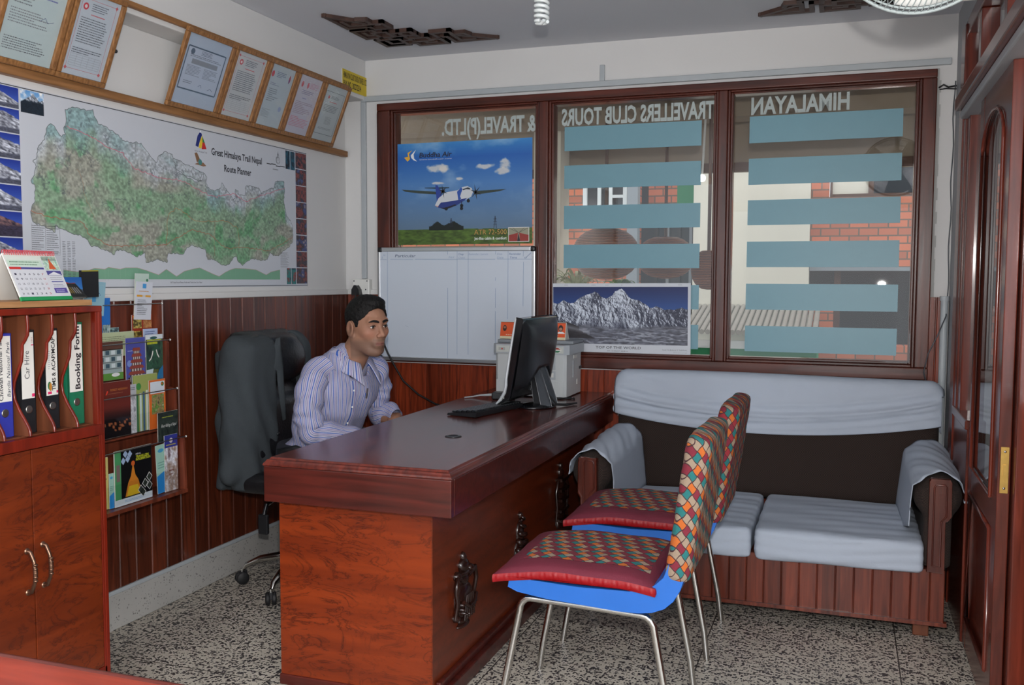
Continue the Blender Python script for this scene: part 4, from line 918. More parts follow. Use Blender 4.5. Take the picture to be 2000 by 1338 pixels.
# ---- airline poster
pw, ph = .752, .532
ap = Print(pw, ph, (60, 120, 190), thick=.0006)
w_, h_ = 250, 176; X, Y = np.meshgrid(np.linspace(0, 1, w_), np.linspace(1, 0, h_))
sk = np.stack([np.interp(Y, [.15, .35, .6, .85, 1], a_) for a_ in ([.38, .36, .30, .13, .22], [.48, .50, .50, .38, .52], [.58, .66, .74, .70, .78])], -1)
cl = np.clip((fbm(X*5, Y*6, 5, 4)-.52)*3.0, 0, 1)*np.clip((Y-.2)*2, 0, 1)*.55; sk = sk*(1-cl[..., None])+np.array([.72, .80, .88])*cl[..., None]
for cx0, cy0, rx_, ry_, sd in ((.42-.12, .77-.02, .085, .045, 3), (.36, .74, .045, .04, 5), (.66, .745, .075, .03, 6), (.81, .76, .05, .055, 7), (.79, .70, .06, .04, 8), (.47, .64, .03, .018, 9), (.31, .60, .05, .014, 2)):
    q = 1-((X-cx0)/rx_)**2-((Y-cy0)/ry_)**2+1.6*(fbm(X*26, Y*26, 4, sd)-.5); q = np.clip(q*1.6, 0, 1)[..., None]; sk = sk*(1-q*.85)+np.array([.86, .84, .82])*q*.85
gl = .145+.012*fbm(X*8, X*0, 3, 2); gcol = np.array([.30, .40, .16])*(.55+.8*fbm(X*30, Y*60, 4, 12)[..., None]); sk = np.where((Y < gl)[..., None], gcol, sk)
tr = (Y < .165+.05*np.exp(-((X-.30)/.035)**2)+.045*np.exp(-((X-.42)/.05)**2)+.02*fbm(X*40, Y*4, 3, 6)) & (Y > gl-.01) & (X > .24) & (X < .50); sk = np.where(tr[..., None], np.array([.08, .12, .11]), sk)
ap.raster(sk, 0, 0, pw, ph, 1)
P2 = lambda u, v: ((u-155)/1105*pw, ph-(v-(428-(u-155)*.056))/ (845)*ph)   # from enlarged photo frame
def PP(l): return [P2(*q) for q in l]
ap.poly(PP([(188, 806), (480, 816), (480, 838), (330, 834), (215, 822)]), (54, 66, 60), 2); ap.poly(PP([(1058, 780), (830, 800), (800, 812), (810, 832), (1000, 800)]), (54, 66, 60), 2)
ap.poly(PP([(385, 785), (590, 776), (590, 784), (500, 793), (385, 790)]), (40, 60, 70), 2); ap.poly(PP([(474, 762), (492, 762), (530, 830), (520, 890), (486, 900)]), (40, 66, 150), 3)
ap.poly(PP([(470, 930), (500, 870), (560, 820), (660, 800), (700, 772), (740, 764), (775, 780), (786, 812), (770, 850), (720, 880), (650, 925), (560, 962), (510, 950)]), (206, 210, 216), 4)
ap.poly(PP([(490, 945), (520, 905), (640, 885), (740, 860), (720, 880), (650, 925), (560, 962)]), (38, 58, 130), 5); ap.poly(PP([(655, 812), (690, 775), (700, 790), (680, 850), (690, 870), (665, 880)]), (44, 84, 170), 5); ap.poly(PP([(470, 930), (500, 935), (495, 945)]), (200, 150, 130), 6)
ap.poly(PP([(700, 790), (745, 774), (765, 782), (762, 792), (730, 790), (705, 800)]), (50, 56, 66), 6); ap.poly(PP([(510, 950), (560, 962), (650, 925), (640, 915), (560, 945)]), (30, 34, 52), 6)
for c_, r_ in (((538, 812), 50), ((808, 812), 60)):
    ap.disc(*P2(*c_), .012, (60, 62, 66), 6, ry=.010)
    for k in range(6):
        a = k*PI/3+.3; ap.poly([P2(c_[0]+6*math.cos(a+1.4), c_[1]+8*math.sin(a+1.4)), P2(c_[0]+r_*.8*math.cos(a), c_[1]+r_*1.15*math.sin(a)), P2(c_[0]-6*math.cos(a+1.4), c_[1]-8*math.sin(a+1.4))], (36, 40, 44), 7)
for c_ in ((693, 925), (692, 948), (565, 955), (748, 884)): ap.disc(*P2(*c_), .009, (24, 26, 30), 7)
ap.line([P2(693, 890), P2(693, 940)], .004, (40, 40, 44), 6); ap.line([P2(748, 860), P2(748, 884)], .003, (40, 40, 44), 6)
for xx, tp in ((605, 1030), (965, 1000)):
    ap.line([P2(xx-10, 1100), P2(xx, tp), P2(xx+10, 1100)], .003, (40, 46, 60), 3)
    for k in range(3): ap.line([P2(xx-14, tp+25+22*k), P2(xx+14, tp+23+22*k)], .002, (40, 46, 60), 3)
ap.poly(PP([(212, 540), (245, 530), (240, 500), (280, 478), (252, 510), (262, 550), (240, 572)]), (232, 178, 60), 5); ap.poly(PP([(268, 520), (312, 472), (292, 512), (296, 545), (322, 570), (290, 558), (272, 540)]), (230, 234, 236), 5)
x0, y0 = P2(340, 540); x1, _ = P2(610, 525); ap.text('Buddha Air', x0, y0+.002, .025, (34, 32, 44), w=x1-x0, bold=.02, l=5, shear=.15); ap.text('www.buddhaair.com', x0, y0-.012, .006, (216, 222, 230), w=x1-x0, l=5)
x0, y0 = P2(795, 1160); x1, _ = P2(1057, 1150); ap.text('ATR 72-500', x0-.0012, y0-.0012, .027, (30, 24, 14), w=x1-x0, bold=.03, l=5); ap.text('ATR 72-500', x0, y0, .026, (196, 160, 86), w=x1-x0, bold=.0, l=6); ap.text('Jet-like cabin & comfort', x0, y0-.026, .014, (226, 230, 226), w=x1-x0, bold=.02, l=6)
a0, b0 = P2(1070, 1207); a1, b1 = P2(1236, 1080); ap.rect(a0, b0, a1, b1, (220, 220, 216), 4); ap.rect(a0+.003, b0+.003, a1-.003, b1-.003, (150, 150, 130), 5); mx_, my_ = (a0+a1)/2, b0+(b1-b0)*.62
ap.poly([(a0+.003, b0+.003), (mx_-.008, b0+.003), (mx_-.003, my_), (a0+.003, my_-.012)], (150, 56, 50), 6); ap.poly([(a1-.003, b0+.003), (a1-.003, my_-.012), (mx_+.003, my_), (mx_+.008, b0+.003)], (150, 56, 50), 6); ap.poly([(mx_-.008, b0+.003), (mx_+.008, b0+.003), (mx_, my_)], (40, 40, 48), 6)
for q in ((a0+.003, b1-.003), (a0+.025, b1-.003), (a1-.003, b1-.003), (a1-.025, b1-.003)): ap.line([q, (mx_, my_)], .002, (90, 92, 84), 6)
ap.place('airline_poster', (.191, -.0032, 1.500), (1, 0, .004), (0, 0, 1), label='blue airline poster of a twin propeller plane, taped to the window above the whiteboard', cat='poster')

# ---- mountain poster
pw, ph = .702, .352
mpst = Print(pw, ph, (200, 204, 212), thick=.0006); x0, x1, y0, y1 = .012, pw-.014, .050, ph-.018
rid = [(0, .72), (.03, .69), (.08, .765), (.13, .71), (.155, .71), (.20, .80), (.25, .86), (.30, .89), (.32, .925), (.345, .88), (.37, .82), (.41, .80), (.455, .86), (.47, .92), (.49, .93), (.52, .975), (.545, .91), (.56, .865), (.585, .80), (.64, .77), (.68, .73), (.71, .68), (.73, .63), (.77, .665), (.80, .65), (.83, .605), (.87, .62), (.90, .605), (.94, .63), (.96, .65), (.975, .62), (1, .62)]
w_, h_ = 420, 180; X, Y = np.meshgrid(np.linspace(0, 1, w_), np.linspace(1, 0, h_)); rl = np.interp(X[0], [a_ for a_, b_ in rid], [b_ for a_, b_ in rid])+.022*(fbm(X[0]*40, X[0]*0, 4, 3)-.5)
sky = np.stack([np.interp(Y, [.6, 1], a_) for a_ in ([.13, .06], [.30, .13], [.56, .34])], -1); dd = rl[None, :]-Y
wx_ = X*2.0+.10*(fbm(X*9, Y*5, 3, 51)-.5); hf = fbm(wx_*4.2+dd*1.2, Y*3.4, 7, 31, True)+.45*fbm(wx_*11-dd*3, Y*8, 6, 33, True)+.18*fbm(wx_*30, Y*26, 4, 35, True)
gx = np.gradient(hf, axis=1)*w_/2.0; gy = np.gradient(hf, axis=0)*h_
sn = np.clip(.56+.075*(gx*1.0-gy*.35)-np.clip((X-.58)*1.5, 0, .55)+.30*np.exp(-((X-.50)/.06)**2)*(dd < .3)-.35*np.exp(-((X-.36)/.05)**2)*np.exp(-((Y-.84)/.12)**2), .02, 1)
sn *= np.clip(1.15-np.clip(dd-.40, 0, 1)*3.2, .15, 1); rock = np.array([.17, .185, .26]); snow = np.array([.82, .85, .90]); body = rock*(1-sn[..., None])+snow*sn[..., None]
n3 = fbm(X*30, Y*44, 5, 41); val = np.array([.36, .37, .42])*(.55+.85*n3[..., None]); st = np.clip((fbm(X*9+Y*4, Y*34, 4, 45, True)-.70)*6, 0, .75)*np.clip((.34-Y)*8, 0, 1)*1.0; val = val*(1-st[..., None])+np.array([.66, .68, .73])*st[..., None]
g = np.clip((.33+.03*np.sin(X*9)-Y)/.05+(n3-.5)*1.4, 0, 1)[..., None]; body = body*(1-g)+val*g
mr_ = (Y < .385-np.clip(X-.09, 0, 1)*1.25+.03*(n3-.5)) & (X > .0) & (Y > .10); mr_ |= (X < .20) & (Y < .39-np.abs(X-.10)*.9) & (Y > .20); body = np.where(mr_[..., None], np.array([.20, .19, .21])*(.7+.6*n3[..., None]), body)
ar = np.clip(1-np.abs((Y-.30)-(.10-X)*.55)/.06, 0, 1)*(X < .28); body = body*(1-ar[..., None]*.6)+np.array([.62, .63, .67])*ar[..., None]*.6
mpst.raster(np.where((dd > 0)[..., None], body, sky), x0, y0, x1, y1, 1)
mpst.text('TOP OF THE WORLD', .232, .028, .0125, (60, 62, 70), w=.228, bold=.01); mpst.text('MT. EVEREST 8848 m.', .292, .014, .006, (96, 98, 106), w=.105); mpst.text('NATURALLY NEPAL', .566, .024, .006, (110, 112, 120), w=.122); mpst.text('Once is not enough', .62, .013, .004, (130, 132, 138), w=.066)
for x, l_ in ((.07, .02), (.21, .022), (.28, .018), (.36, .008), (.64, .02)): mpst.rect(x, ph-.010, x+l_, ph-.007, (160, 164, 174), 2)
mpst.place('mountain_poster', (1.050, -.012, .949), (1, 0, .008), (0, -.012, 1), label='wide mountain panorama poster reading TOP OF THE WORLD on the window behind the sofa', cat='poster', solid=0)

# ---- whiteboard
t = thing('whiteboard', 'white marker board with ruled columns hanging on the window behind the printer', 'whiteboard', (.54, -.05, .885))
bx0, bx1, bz0, bz1 = .100, .978, .888, 1.486
mb = MB(); mb.box((bx0+.01, -.062, bz0+.01), (bx1-.01, -.043, bz1-.01), 'board_white'); build('board_panel', mb, t)
mb = MB(); mb.box((bx0+.022, -.068, bz1-.022), (bx1-.022, -.0405, bz1), 'aluminium'); mb.box((bx0+.022, -.068, bz0), (bx1-.022, -.0405, bz0+.020), 'aluminium'); mb.box((bx0, -.066, bz0+.022), (bx0+.014, -.0405, bz1-.022), 'aluminium'); mb.box((bx1-.016, -.066, bz0+.022), (bx1, -.0405, bz1-.022), 'aluminium'); build('frame', mb, t, bevel=.003)
for x in (bx0-.001, bx1-.025):
    for z in (bz0-.001, bz1-.025):
        mb = MB(); mb.box((x, -.071, z), (x+.026, -.0402, z+.026), 'black_plastic'); build('corner_cap', mb, t, bevel=.007, seg=3)
bp = Print(bx1-bx0-.03, bz1-bz0-.042, None, thick=0); bw, bh = bx1-bx0-.03, bz1-bz0-.042; ink = (76, 112, 160)
K = lambda u: (u-52)/(1600-52)*bw
hy = bh-.042
for (a_, b_) in ((52, 120), (160, 400), (420, 850), (850, 1240), (1260, 1600)): bp.line([(K(a_), hy+.001), (K(b_), hy)], .0016, (110, 140, 178), 1)
for u_, segs in ((128, [(0, 1)]), (762, [(0, .03), (.34, 1)]), (858, [(0, .96)]), (970, [(0, .96)]), (1244, [(0, .03), (.24, .27), (.34, .52), (.55, .85)]), (1366, [(0, .62)]), (1516, [(0, .05), (.1, .50)])):
    for a_, b_ in segs: bp.line([(K(u_)+.0008*math.sin(9*a_), bh*(1-a_)), (K(u_)-.0006, bh*(1-b_))], .0016, (104, 136, 176), 1)
bp.text('Particular', K(210), hy+.012, .015, (56, 76, 110), w=K(425)-K(210), shear=.25, l=2)
for tx, u_, yy, wd_ in (('S', 62, .006, .010), ('N', 85, .018, .010), ('PAX', 772, .006, .030), ('Dep', 872, .022, .028), ('Date', 872, .004, .034), ('Reminder / person', 975, .022, .105), ('Due', 1258, .022, .028), ('Date', 1258, .004, .034), ('Reminder', 1378, .022, .062), ('Time', 1380, .004, .040), ('o', 1524, .004, .012)):
    bp.text(tx, K(u_), hy+yy, .010, ink if tx in ('Dep', 'Reminder', 'Time', 'o') else (140, 160, 190), w=wd_, shear=.2, l=2)
bp.line([(K(1540), hy+.008), (K(1590), hy+.032)], .002, ink, 2); bp.line([(K(318), bh*.30), (K(350), bh*.285)], .001, (140, 150, 170), 2)
bp.place('marker_writing', (bx0+.014, -.0628, bz0+.020), (1, 0, 0), (0, 0, 1), parent=t)
# ============================================================ FURNITURE
def pr_x(p):  # helper for plain vectors
    return Vector(p)
# ---- reception desk
dx0, dx1, dy0, dy1, dz = .734, 1.380, -2.081, -.022, .762
t = thing('reception_desk', 'long dark red wooden desk with carved emblems, standing between the man and the chairs', 'desk', (1.05, -1.05, 0))
mb = MB()
lv_ = [(dz, .020), (dz-.006, .016), (dz-.0075, .010), (dz-.013, .007), (dz-.018, .002), (dz-.024, .000), (dz-.027, .003)]
vs = []; fs = []
for z, i in lv_: vs += [(dx0+i, dy0+i, z), (dx1-i, dy0+i, z), (dx1-i, dy1, z), (dx0+i, dy1, z)]
for k in range(len(lv_)-1):
    for j in range(4): a = k*4+j; b = k*4+(j+1) % 4; fs.append((a, a+4, b+4, b))
fs += [(0, 1, 2, 3), tuple(reversed(range(len(vs)-4, len(vs))))]; mb.add(vs, fs, 'desk_top_wood'); build('desk_top', mb, t, bevel=.0012)
mb = MB(); a0 = .003; z0, z1 = .622, dz-.027
mb.box((dx0+a0, dy0+a0, z0), (dx1-a0, dy0+.03, z1), 'desk_apron_wood'); mb.box((dx1-.03, dy0+.03, z0), (dx1-a0, dy1, z1), 'desk_apron_wood'); mb.box((dx0+a0, dy0+.03, z0), (dx0+.03, dy1, z1), 'desk_apron_wood'); mb.box((dx0+.03, dy0+.03, z0), (dx1-.03, dy1, z0+.01), 'desk_apron_wood')
build('apron', mb, t, bevel=.0025)
mb = MB(); mb.box((.742, -2.000, .036), (1.2575, -1.975, z0), 'burl_veneer'); mb.box((1.2575, -2.0005, .036), (1.279, -1.9995, z0), 'burl_veneer'); build('end_panel', mb, t)
mb = MB(); mb.box((1.258, -1.9993, .036), (1.282, -.03, z0), 'burl_veneer_dark'); build('front_panel', mb, t)
mb = MB(); mb.box((.742, -1.974, .035), (.76, -1.60, z0), 'burl_veneer'); mb.box((.76, -1.62, .035), (1.257, -1.60, z0), 'burl_veneer'); build('pedestal', mb, t)
mb = MB(); mb.box((.738, -2.006, 0), (1.300, -1.98, .036), 'desk_apron_wood'); mb.box((1.262, -1.98, 0), (1.318, -.03, .05), 'desk_apron_wood'); mb.box((1.283, -1.98, .05), (1.300, -.03, .075), 'desk_apron_wood'); build('plinth', mb, t, bevel=.004)
mb = MB(); mb.lathe([(.030, 0), (.030, .002), (.024, .0035), (.019, .0036), (.017, .001), (.0, .001)], (1.143, -1.507, dz), 'black_plastic', 32); build('cable_grommet', mb, t)
def emblem(yc, zc, kind):
    mb = MB(); x = 1.2825
    def bl(y, z, ry, rz, rx=.016): mb.ball((x, yc+y, zc+z), (rx, ry, rz), 'carving_wood', 18, 12)
    if kind == 'vase':
        bl(0, -.030, .068, .062, .030); bl(0, -.098, .036, .016); bl(0, -.112, .05, .010, .02); bl(0, .040, .030, .022, .022); bl(0, .060, .052, .011, .022); bl(0, .085, .032, .026, .024); bl(0, .112, .013, .018)
        for s_ in (-1, 1):
            mb.tube([(x+.01, yc+s_*.03, zc+.045), (x+.016, yc+s_*.075, zc+.06), (x+.016, yc+s_*.088, zc+.02), (x+.014, yc+s_*.07, zc-.02), (x+.012, yc+s_*.085, zc-.07)], [.009, .009, .008, .008, .005], 'carving_wood', 8); bl(s_*.055, .062, .018, .015, .022); bl(s_*.06, -.075, .018, .014, .02)
        for k in range(9): a = k*PI/8; bl(.056*math.cos(a), -.03-.05*math.sin(a)*.9, .009, .009, .034)
        mb.tube([(x+.03, yc-.055, zc-.02), (x+.036, yc-.02, zc-.045), (x+.036, yc+.02, zc-.045), (x+.03, yc+.055, zc-.02)], .006, 'carving_wood', 8)
        for k in range(-2, 3): mb.tube([(x+.028, yc+k*.012, zc-.005), (x+.026, yc+k*.02, zc-.085)], .0045, 'carving_wood', 6)
    if kind == 'conch':
        pts = []; rr = []
        for k in range(130):
            f = k/129; a = f*2*PI*6.5; r = .060*(1-f)**.9+.006; pts.append((x+.012+.010*math.sin(a), yc+r*math.cos(a), zc-.095+.20*f)); rr.append(.0135*(1-f)+.005)
        mb.tube(pts, rr, 'carving_wood', 8); bl(0, -.04, .056, .07, .022); bl(0, .03, .035, .06, .018); bl(0, .108, .010, .014)
        for s_ in (-1, 1): mb.tube([(x+.01, yc+s_*.05, zc-.06), (x+.012, yc+s_*.085, zc-.09), (x+.012, yc+s_*.07, zc-.12)], [.01, .008, .004], 'carving_wood', 8)
    if kind == 'banner':
        for k, (w_, z) in enumerate(((.055, .09), (.062, .045), (.055, 0), (.062, -.045), (.050, -.09))): mb.box((x-.001, yc-w_, zc+z-.006), (x+.030, yc+w_, zc+z+.006), 'carving_wood'); mb.lathe([(.040, -.016), (.046, 0), (.040, .016)], (x, yc, zc+z-.022), 'carving_wood', 16, sweep=(-PI/2, PI/2), sx=.6)
        bl(0, .115, .022, .026, .02); bl(0, .145, .009, .014)
        for s_ in (-1, 1): mb.tube([(x+.012, yc+s_*.055, zc+.09), (x+.014, yc+s_*.09, zc+.04), (x+.014, yc+s_*.075, zc-.03), (x+.012, yc+s_*.09, zc-.10)], [.008, .008, .007, .004], 'carving_wood', 8)
    build('carved_emblem', mb, t, label={'vase': 'dark carved treasure vase', 'conch': 'dark carved spiral shell', 'banner': 'dark carved tiered banner'}[kind])
emblem(-1.765, .300, 'vase'); emblem(-1.185, .305, 'conch'); emblem(-.640, .360, 'banner')

# ---- office chair behind the desk
t = thing('office_chair', 'black leather swivel chair on a chrome star base, behind the desk', 'office chair', (.28, -1.09, 0)); cc_ = Vector((.28, -1.09, 0))
mb = MB(); mb.lathe([(.030, .085), (.034, .10), (.034, .14), (.026, .15), (.026, .30), (.018, .30), (.018, .43)], tuple(cc_), 'chrome', 20); build('gas_column', mb, t)
for k in range(5):
    a = R(199+72*k-0); d = Vector((math.cos(a), math.sin(a), 0)); mb = MB()
    mb.tube([cc_+d*.02+Vector((0, 0, .12)), cc_+d*.10+Vector((0, 0, .128)), cc_+d*.20+Vector((0, 0, .112)), cc_+d*.262+Vector((0, 0, .085)), cc_+d*.275+Vector((0, 0, .065))], [.026, .024, .019, .014, .010], 'chrome', 12, flat=.75); lg = build('base_arm', mb, t)
    mb = MB(); c = cc_+d*.282; sd = Vector((-d.y, d.x, 0)); rot = Matrix.Rotation(a+.6, 4, 'Z')
    for s_ in (-1, 1):
        mb.T = Matrix.Translation(c+Vector((0, 0, .027))) @ rot; mb.lathe([(0, s_*.004), (.024, s_*.004), (.027, s_*.008), (.027, s_*.018), (.022, s_*.022), (0, s_*.023)], (0, 0, 0), 'black_rubber', 18, axis='y')
    mb.lathe([(.008, -.01), (.008, .01)], (0, 0, .03), 'chrome', 10); mb.T = Matrix.Translation(c+Vector((0, 0, .027))) @ rot
    mb.box((-.022, -.006, .0), (.018, .006, .030), 'black_plastic'); mb.T = None; build('caster', mb, lg, bevel=.001)
mb = MB(); mb.box((.17, -1.20, .405), (.40, -.98, .435), 'black_plastic'); build('mechanism', mb, t, bevel=.006)
mb = MB(); mb.tube([(.24, -1.16, .415), (.225, -1.24, .40), (.212, -1.29, .385)], .007, 'chrome', 10); mb.tube([(.213, -1.285, .39), (.211, -1.305, .345)], .009, 'black_plastic', 10); mb.box((.188, -1.315, .268), (.234, -1.298, .352), 'black_plastic'); build('height_lever', mb, t, bevel=.006, seg=3)
V, F = nets(lambda P: s_box(P, (.31, -1.09, .478), (.235, .245, .046), .04)+.006*np.cos(P[..., 1]*30), (.04, -1.36, .41), (.58, -.82, .55), .012); raw('seat', V, F, 'black_leather', t)
Rb = Matrix.Rotation(R(-8), 3, 'Y')
def fback(P):
    a = s_box(P, (.085, -1.075, .80), (.038, .205, .30), .036, Rb); b = s_box(P, (.118, -1.09, .98), (.036, .19, .10), .035, Rb); c = s_box(P, (.130, -1.09, .68), (.036, .20, .13), .035, Rb); hd = s_ell(P, (.150, -1.015, .975), (.045, .125, .095)); return smin(smin(smin(a, b, .03), c, .03), hd, .02)+.0012*np.cos(P[..., 1]*40)
V, F = nets(fback, (-.02, -1.36, .44), (.24, -.82, 1.14), .011); raw('backrest', V, F, 'black_leather', t)
for s_ in (-1, 1):
    y = -1.09+s_*.262; mb = MB(); mb.tube([(.36, y-s_*.03, .44), (.37, y, .48), (.36, y, .58), (.33, y, .628), (.40, y, .640), (.46, y, .632)], [.014, .016, .017, .020, .022, .012], 'black_plastic', 10, flat=.8); build('armrest', mb, t)

# ---- suit jacket over the chair back
def fjack(P):
    X, Y, Z = P[..., 0], P[..., 1], P[..., 2]
    sh = s_cap(P, (.085, -1.285, 1.020), (.085, -.865, 1.020), .066)
    bk = s_box(P, (.045, -1.08, .90), (.055, .235, .14), .05); bk2 = s_box(P, (-.012, -1.07, .72), (.022, .22, .30), .02)
    pn = s_box(P, (.120, -1.232, .745), (.060, .118, .325), .055); pn2 = s_box(P, (.10, -.90, .74), (.055, .10, .31), .045)
    sl1 = s_cap(P, (.075, -1.300, 1.00), (.095, -1.345, .52), .060, .052); sl2 = s_cap(P, (.07, -.835, 1.00), (.055, -.775, .52), .062, .056)
    d = smin(sh, bk, .03); d = smin(d, bk2, .02); d = smin(d, smin(pn, pn2, .01), .025); d = smin(d, smin(sl1, sl2, .01), .018)
    d = d+.006*np.sin(Y*60+8*Z+3*np.sin(Z*9))*np.clip((1.02-Z)*3, 0, 1)+.004*np.sin(X*50+Z*22+Y*12)
    hem = (.430+.018*np.sin(Y*22))-Z; d = smax(d, hem, .006)
    inner = s_box(P, (.125, -1.005, .76), (.085, .118, .34), .06); return smax(d, -np.maximum(inner, -(X-.02)), .012)
V, F = nets(fjack, (-.06, -1.50, .40), (.22, -.68, 1.12), .0095); V = smoothV(V, F, 2)
J = thing('suit_jacket', 'charcoal grey suit jacket draped over the back of the office chair', 'jacket', (.07, -1.09, .42)); raw('jacket_body', V, F, 'charcoal_suiting', J)
mb = MB(); P = []
for i, (y, z, w_) in enumerate(((-1.205, 1.075, .012), (-1.200, 1.03, .035), (-1.190, .985, .055), (-1.183, .955, .060), (-1.185, .94, .028), (-1.180, .88, .026), (-1.172, .80, .018), (-1.168, .72, .004))):
    P.append([(.188+.004*math.sin(j)-.010*j/4, y+.070-w_*j/4, z-.01*j/4) for j in range(5)])
mb.grid(np.array(P), 'charcoal_suiting'); build('lapel', mb, J, solid=.004)
for z in (.66, .585, .51): mb = MB(); mb.lathe([(0, .006), (.008, .005), (.009, 0), (0, 0)], (.181, -1.150, z), 'black_plastic', 12, axis='x'); build('jacket_button', mb, J)

# ---- visitor chairs
def dhaka(name, pm, qm, s, cols, rough=.9):
    m, N, L, b = newmat(name); tc = N.new('ShaderNodeTexCoord')
    def dot(v):
        n = N.new('ShaderNodeVectorMath'); n.operation = 'DOT_PRODUCT'; n.inputs[1].default_value = v; L.new(tc.outputs['Object'], n.inputs[0]); return n.outputs['Value']
    def mth(op, a, bb=None, c=None):
        n = N.new('ShaderNodeMath'); n.operation = op
        for i, q in enumerate((a, bb, c)):
            if q is None: continue
            if isinstance(q, (int, float)): n.inputs[i].default_value = q
            else: L.new(q, n.inputs[i])
        return n.outputs[0]
    p, q = dot([x/s for x in pm]), dot([x/s for x in qm]); wv = mth('MULTIPLY', mth('SINE', mth('MULTIPLY', p, 6.283)), .07); q2 = mth('ADD', q, wv)
    a = mth('ADD', mth('ADD', p, q2), 400.0); c = mth('ADD', mth('SUBTRACT', p, q2), 400.0)
    fa, fc_ = mth('FLOOR', a), mth('FLOOR', c); k = mth('DIVIDE', mth('MODULO', mth('ADD', fa, mth('MULTIPLY', fc_, 2.0)), 5.0), 5.0)
    r = ramp(N, [(i/len(cols)-.0001 if i else 0, c_) for i, c_ in enumerate(cols)], 'CONSTANT'); L.new(mth('ADD', k, .05), r.inputs[0])
    ra, rc = mth('FRACT', a), mth('FRACT', c); e = mth('MINIMUM', mth('MINIMUM', ra, mth('SUBTRACT', 1.0, ra)), mth('MINIMUM', rc, mth('SUBTRACT', 1.0, rc))); ed = mth('LESS_THAN', e, .055)
    mx = N.new('ShaderNodeMix'); mx.data_type = 'RGBA'; L.new(ed, mx.inputs[0]); L.new(r.outputs[0], mx.inputs[6]); mx.inputs[7].default_value = (*C8(58, 30, 34), 1); L.new(mx.outputs[2], b.inputs['Base Color']); b.inputs['Roughness'].default_value = rough
    n = N.new('ShaderNodeTexNoise'); n.inputs['Scale'].default_value = 260; L.new(tc.outputs['Object'], n.inputs['Vector']); bp = N.new('ShaderNodeBump'); bp.inputs['Strength'].default_value = .5; bp.inputs['Distance'].default_value = .002; L.new(n.outputs['Fac'], bp.inputs['Height']); L.new(bp.outputs[0], b.inputs['Normal']); MATS[name] = m
mar, org_, tea, bei, red_ = C8(110, 28, 44), C8(172, 88, 30), C8(28, 98, 98), C8(138, 120, 102), C8(130, 34, 42)
dhaka('woven_back', (1, 1, 0), (0, 0, .8), .027, [bei, mar, bei, tea, org_]); dhaka('woven_back_red', (1, 1, 0), (0, 0, .8), .027, [mar, red_, tea, bei, org_]); dhaka('woven_cushion', (0, 1, 0), (.9, 0, .9), .030, [mar, org_, mar, tea, bei])
def visitor_chair(label, loc, backmat):
    t = thing('visitor_chair', label, 'chair', (0, 0, 0), group='visitor chairs at the desk')
    hw = .212
    prof = [(1.540, .426), (1.57, .414), (1.66, .404), (1.78, .397), (1.87, .393), (1.925, .393), (1.965, .399), (2.000, .414), (2.025, .438), (2.043, .470), (2.055, .510), (2.066, .58), (2.022, .58), (2.010, .535), (1.996, .503), (1.975, .478), (1.945, .461), (1.90, .451), (1.75, .449), (1.60, .452), (1.545, .450)]
    mb = MB(); mb.prism([(x, z) for x, z in prof], 1, -1.825-hw, -1.825+hw, 'blue_vinyl'); build('seat_shell', mb, t, bevel=.013, seg=3)
    Rc = Matrix.Rotation(R(8.2), 3, 'Y')
    def f(P):
        q = P.copy(); d = s_box(q, (2.060, -1.825, .695), (.036, hw+.008, .208), .026, Rc); d = np.maximum(d, .492-P[..., 2]); return d+.0018*np.sin(P[..., 1]*90+P[..., 2]*30)*np.sin(P[..., 2]*50)+.004*np.sin(P[..., 1]*14)*np.clip(P[..., 2]-.84, 0, 1)*12
    V, F = nets(f, (1.98, -2.06, .48), (2.16, -1.59, .93), .0085); V = smoothV(V, F, 1, .4); raw('back_cover', V, F, backmat, t)
    for y, s_ in ((-1.995, -1), (-1.610, 1)):
        mb = MB(); pts = [(1.500, y+s_*.01, .0), (1.515, y+s_*.006, .10), (1.562, y, .345)]+[(1.562+.035*(1-math.cos(a)), y, .345+.040*math.sin(a)) for a in (.4, .8, 1.2, 1.57)]+[(1.75, y, .381)]+[(1.925+.040*math.sin(a), y, .374-.045*(1-math.cos(a))) for a in (.0, .4, .8, 1.2, 1.57)]+[(2.010, y+s_*.006, .10), (2.022, y+s_*.01, 0)]
        mb.tube(pts, .0105, 'chrome', 14); build('leg_frame', mb, t)
    mb = MB(); mb.tube([(1.66, -1.995, .380), (1.66, -1.61, .380)], .009, 'chrome', 10); mb.tube([(1.86, -1.995, .376), (1.86, -1.61, .376)], .009, 'chrome', 10); build('cross_bar', mb, t)
    t.location = loc
    return t
c1 = visitor_chair('blue chair with woven back cover and red cushion, standing nearest to the camera', (0, 0, 0), 'woven_back')
c2 = visitor_chair('blue chair with woven back cover and red cushion, farther one beside the sofa', (0.005, .672, 0), 'woven_back_red')
OFF[c1] = Vector((0, 0, 0))
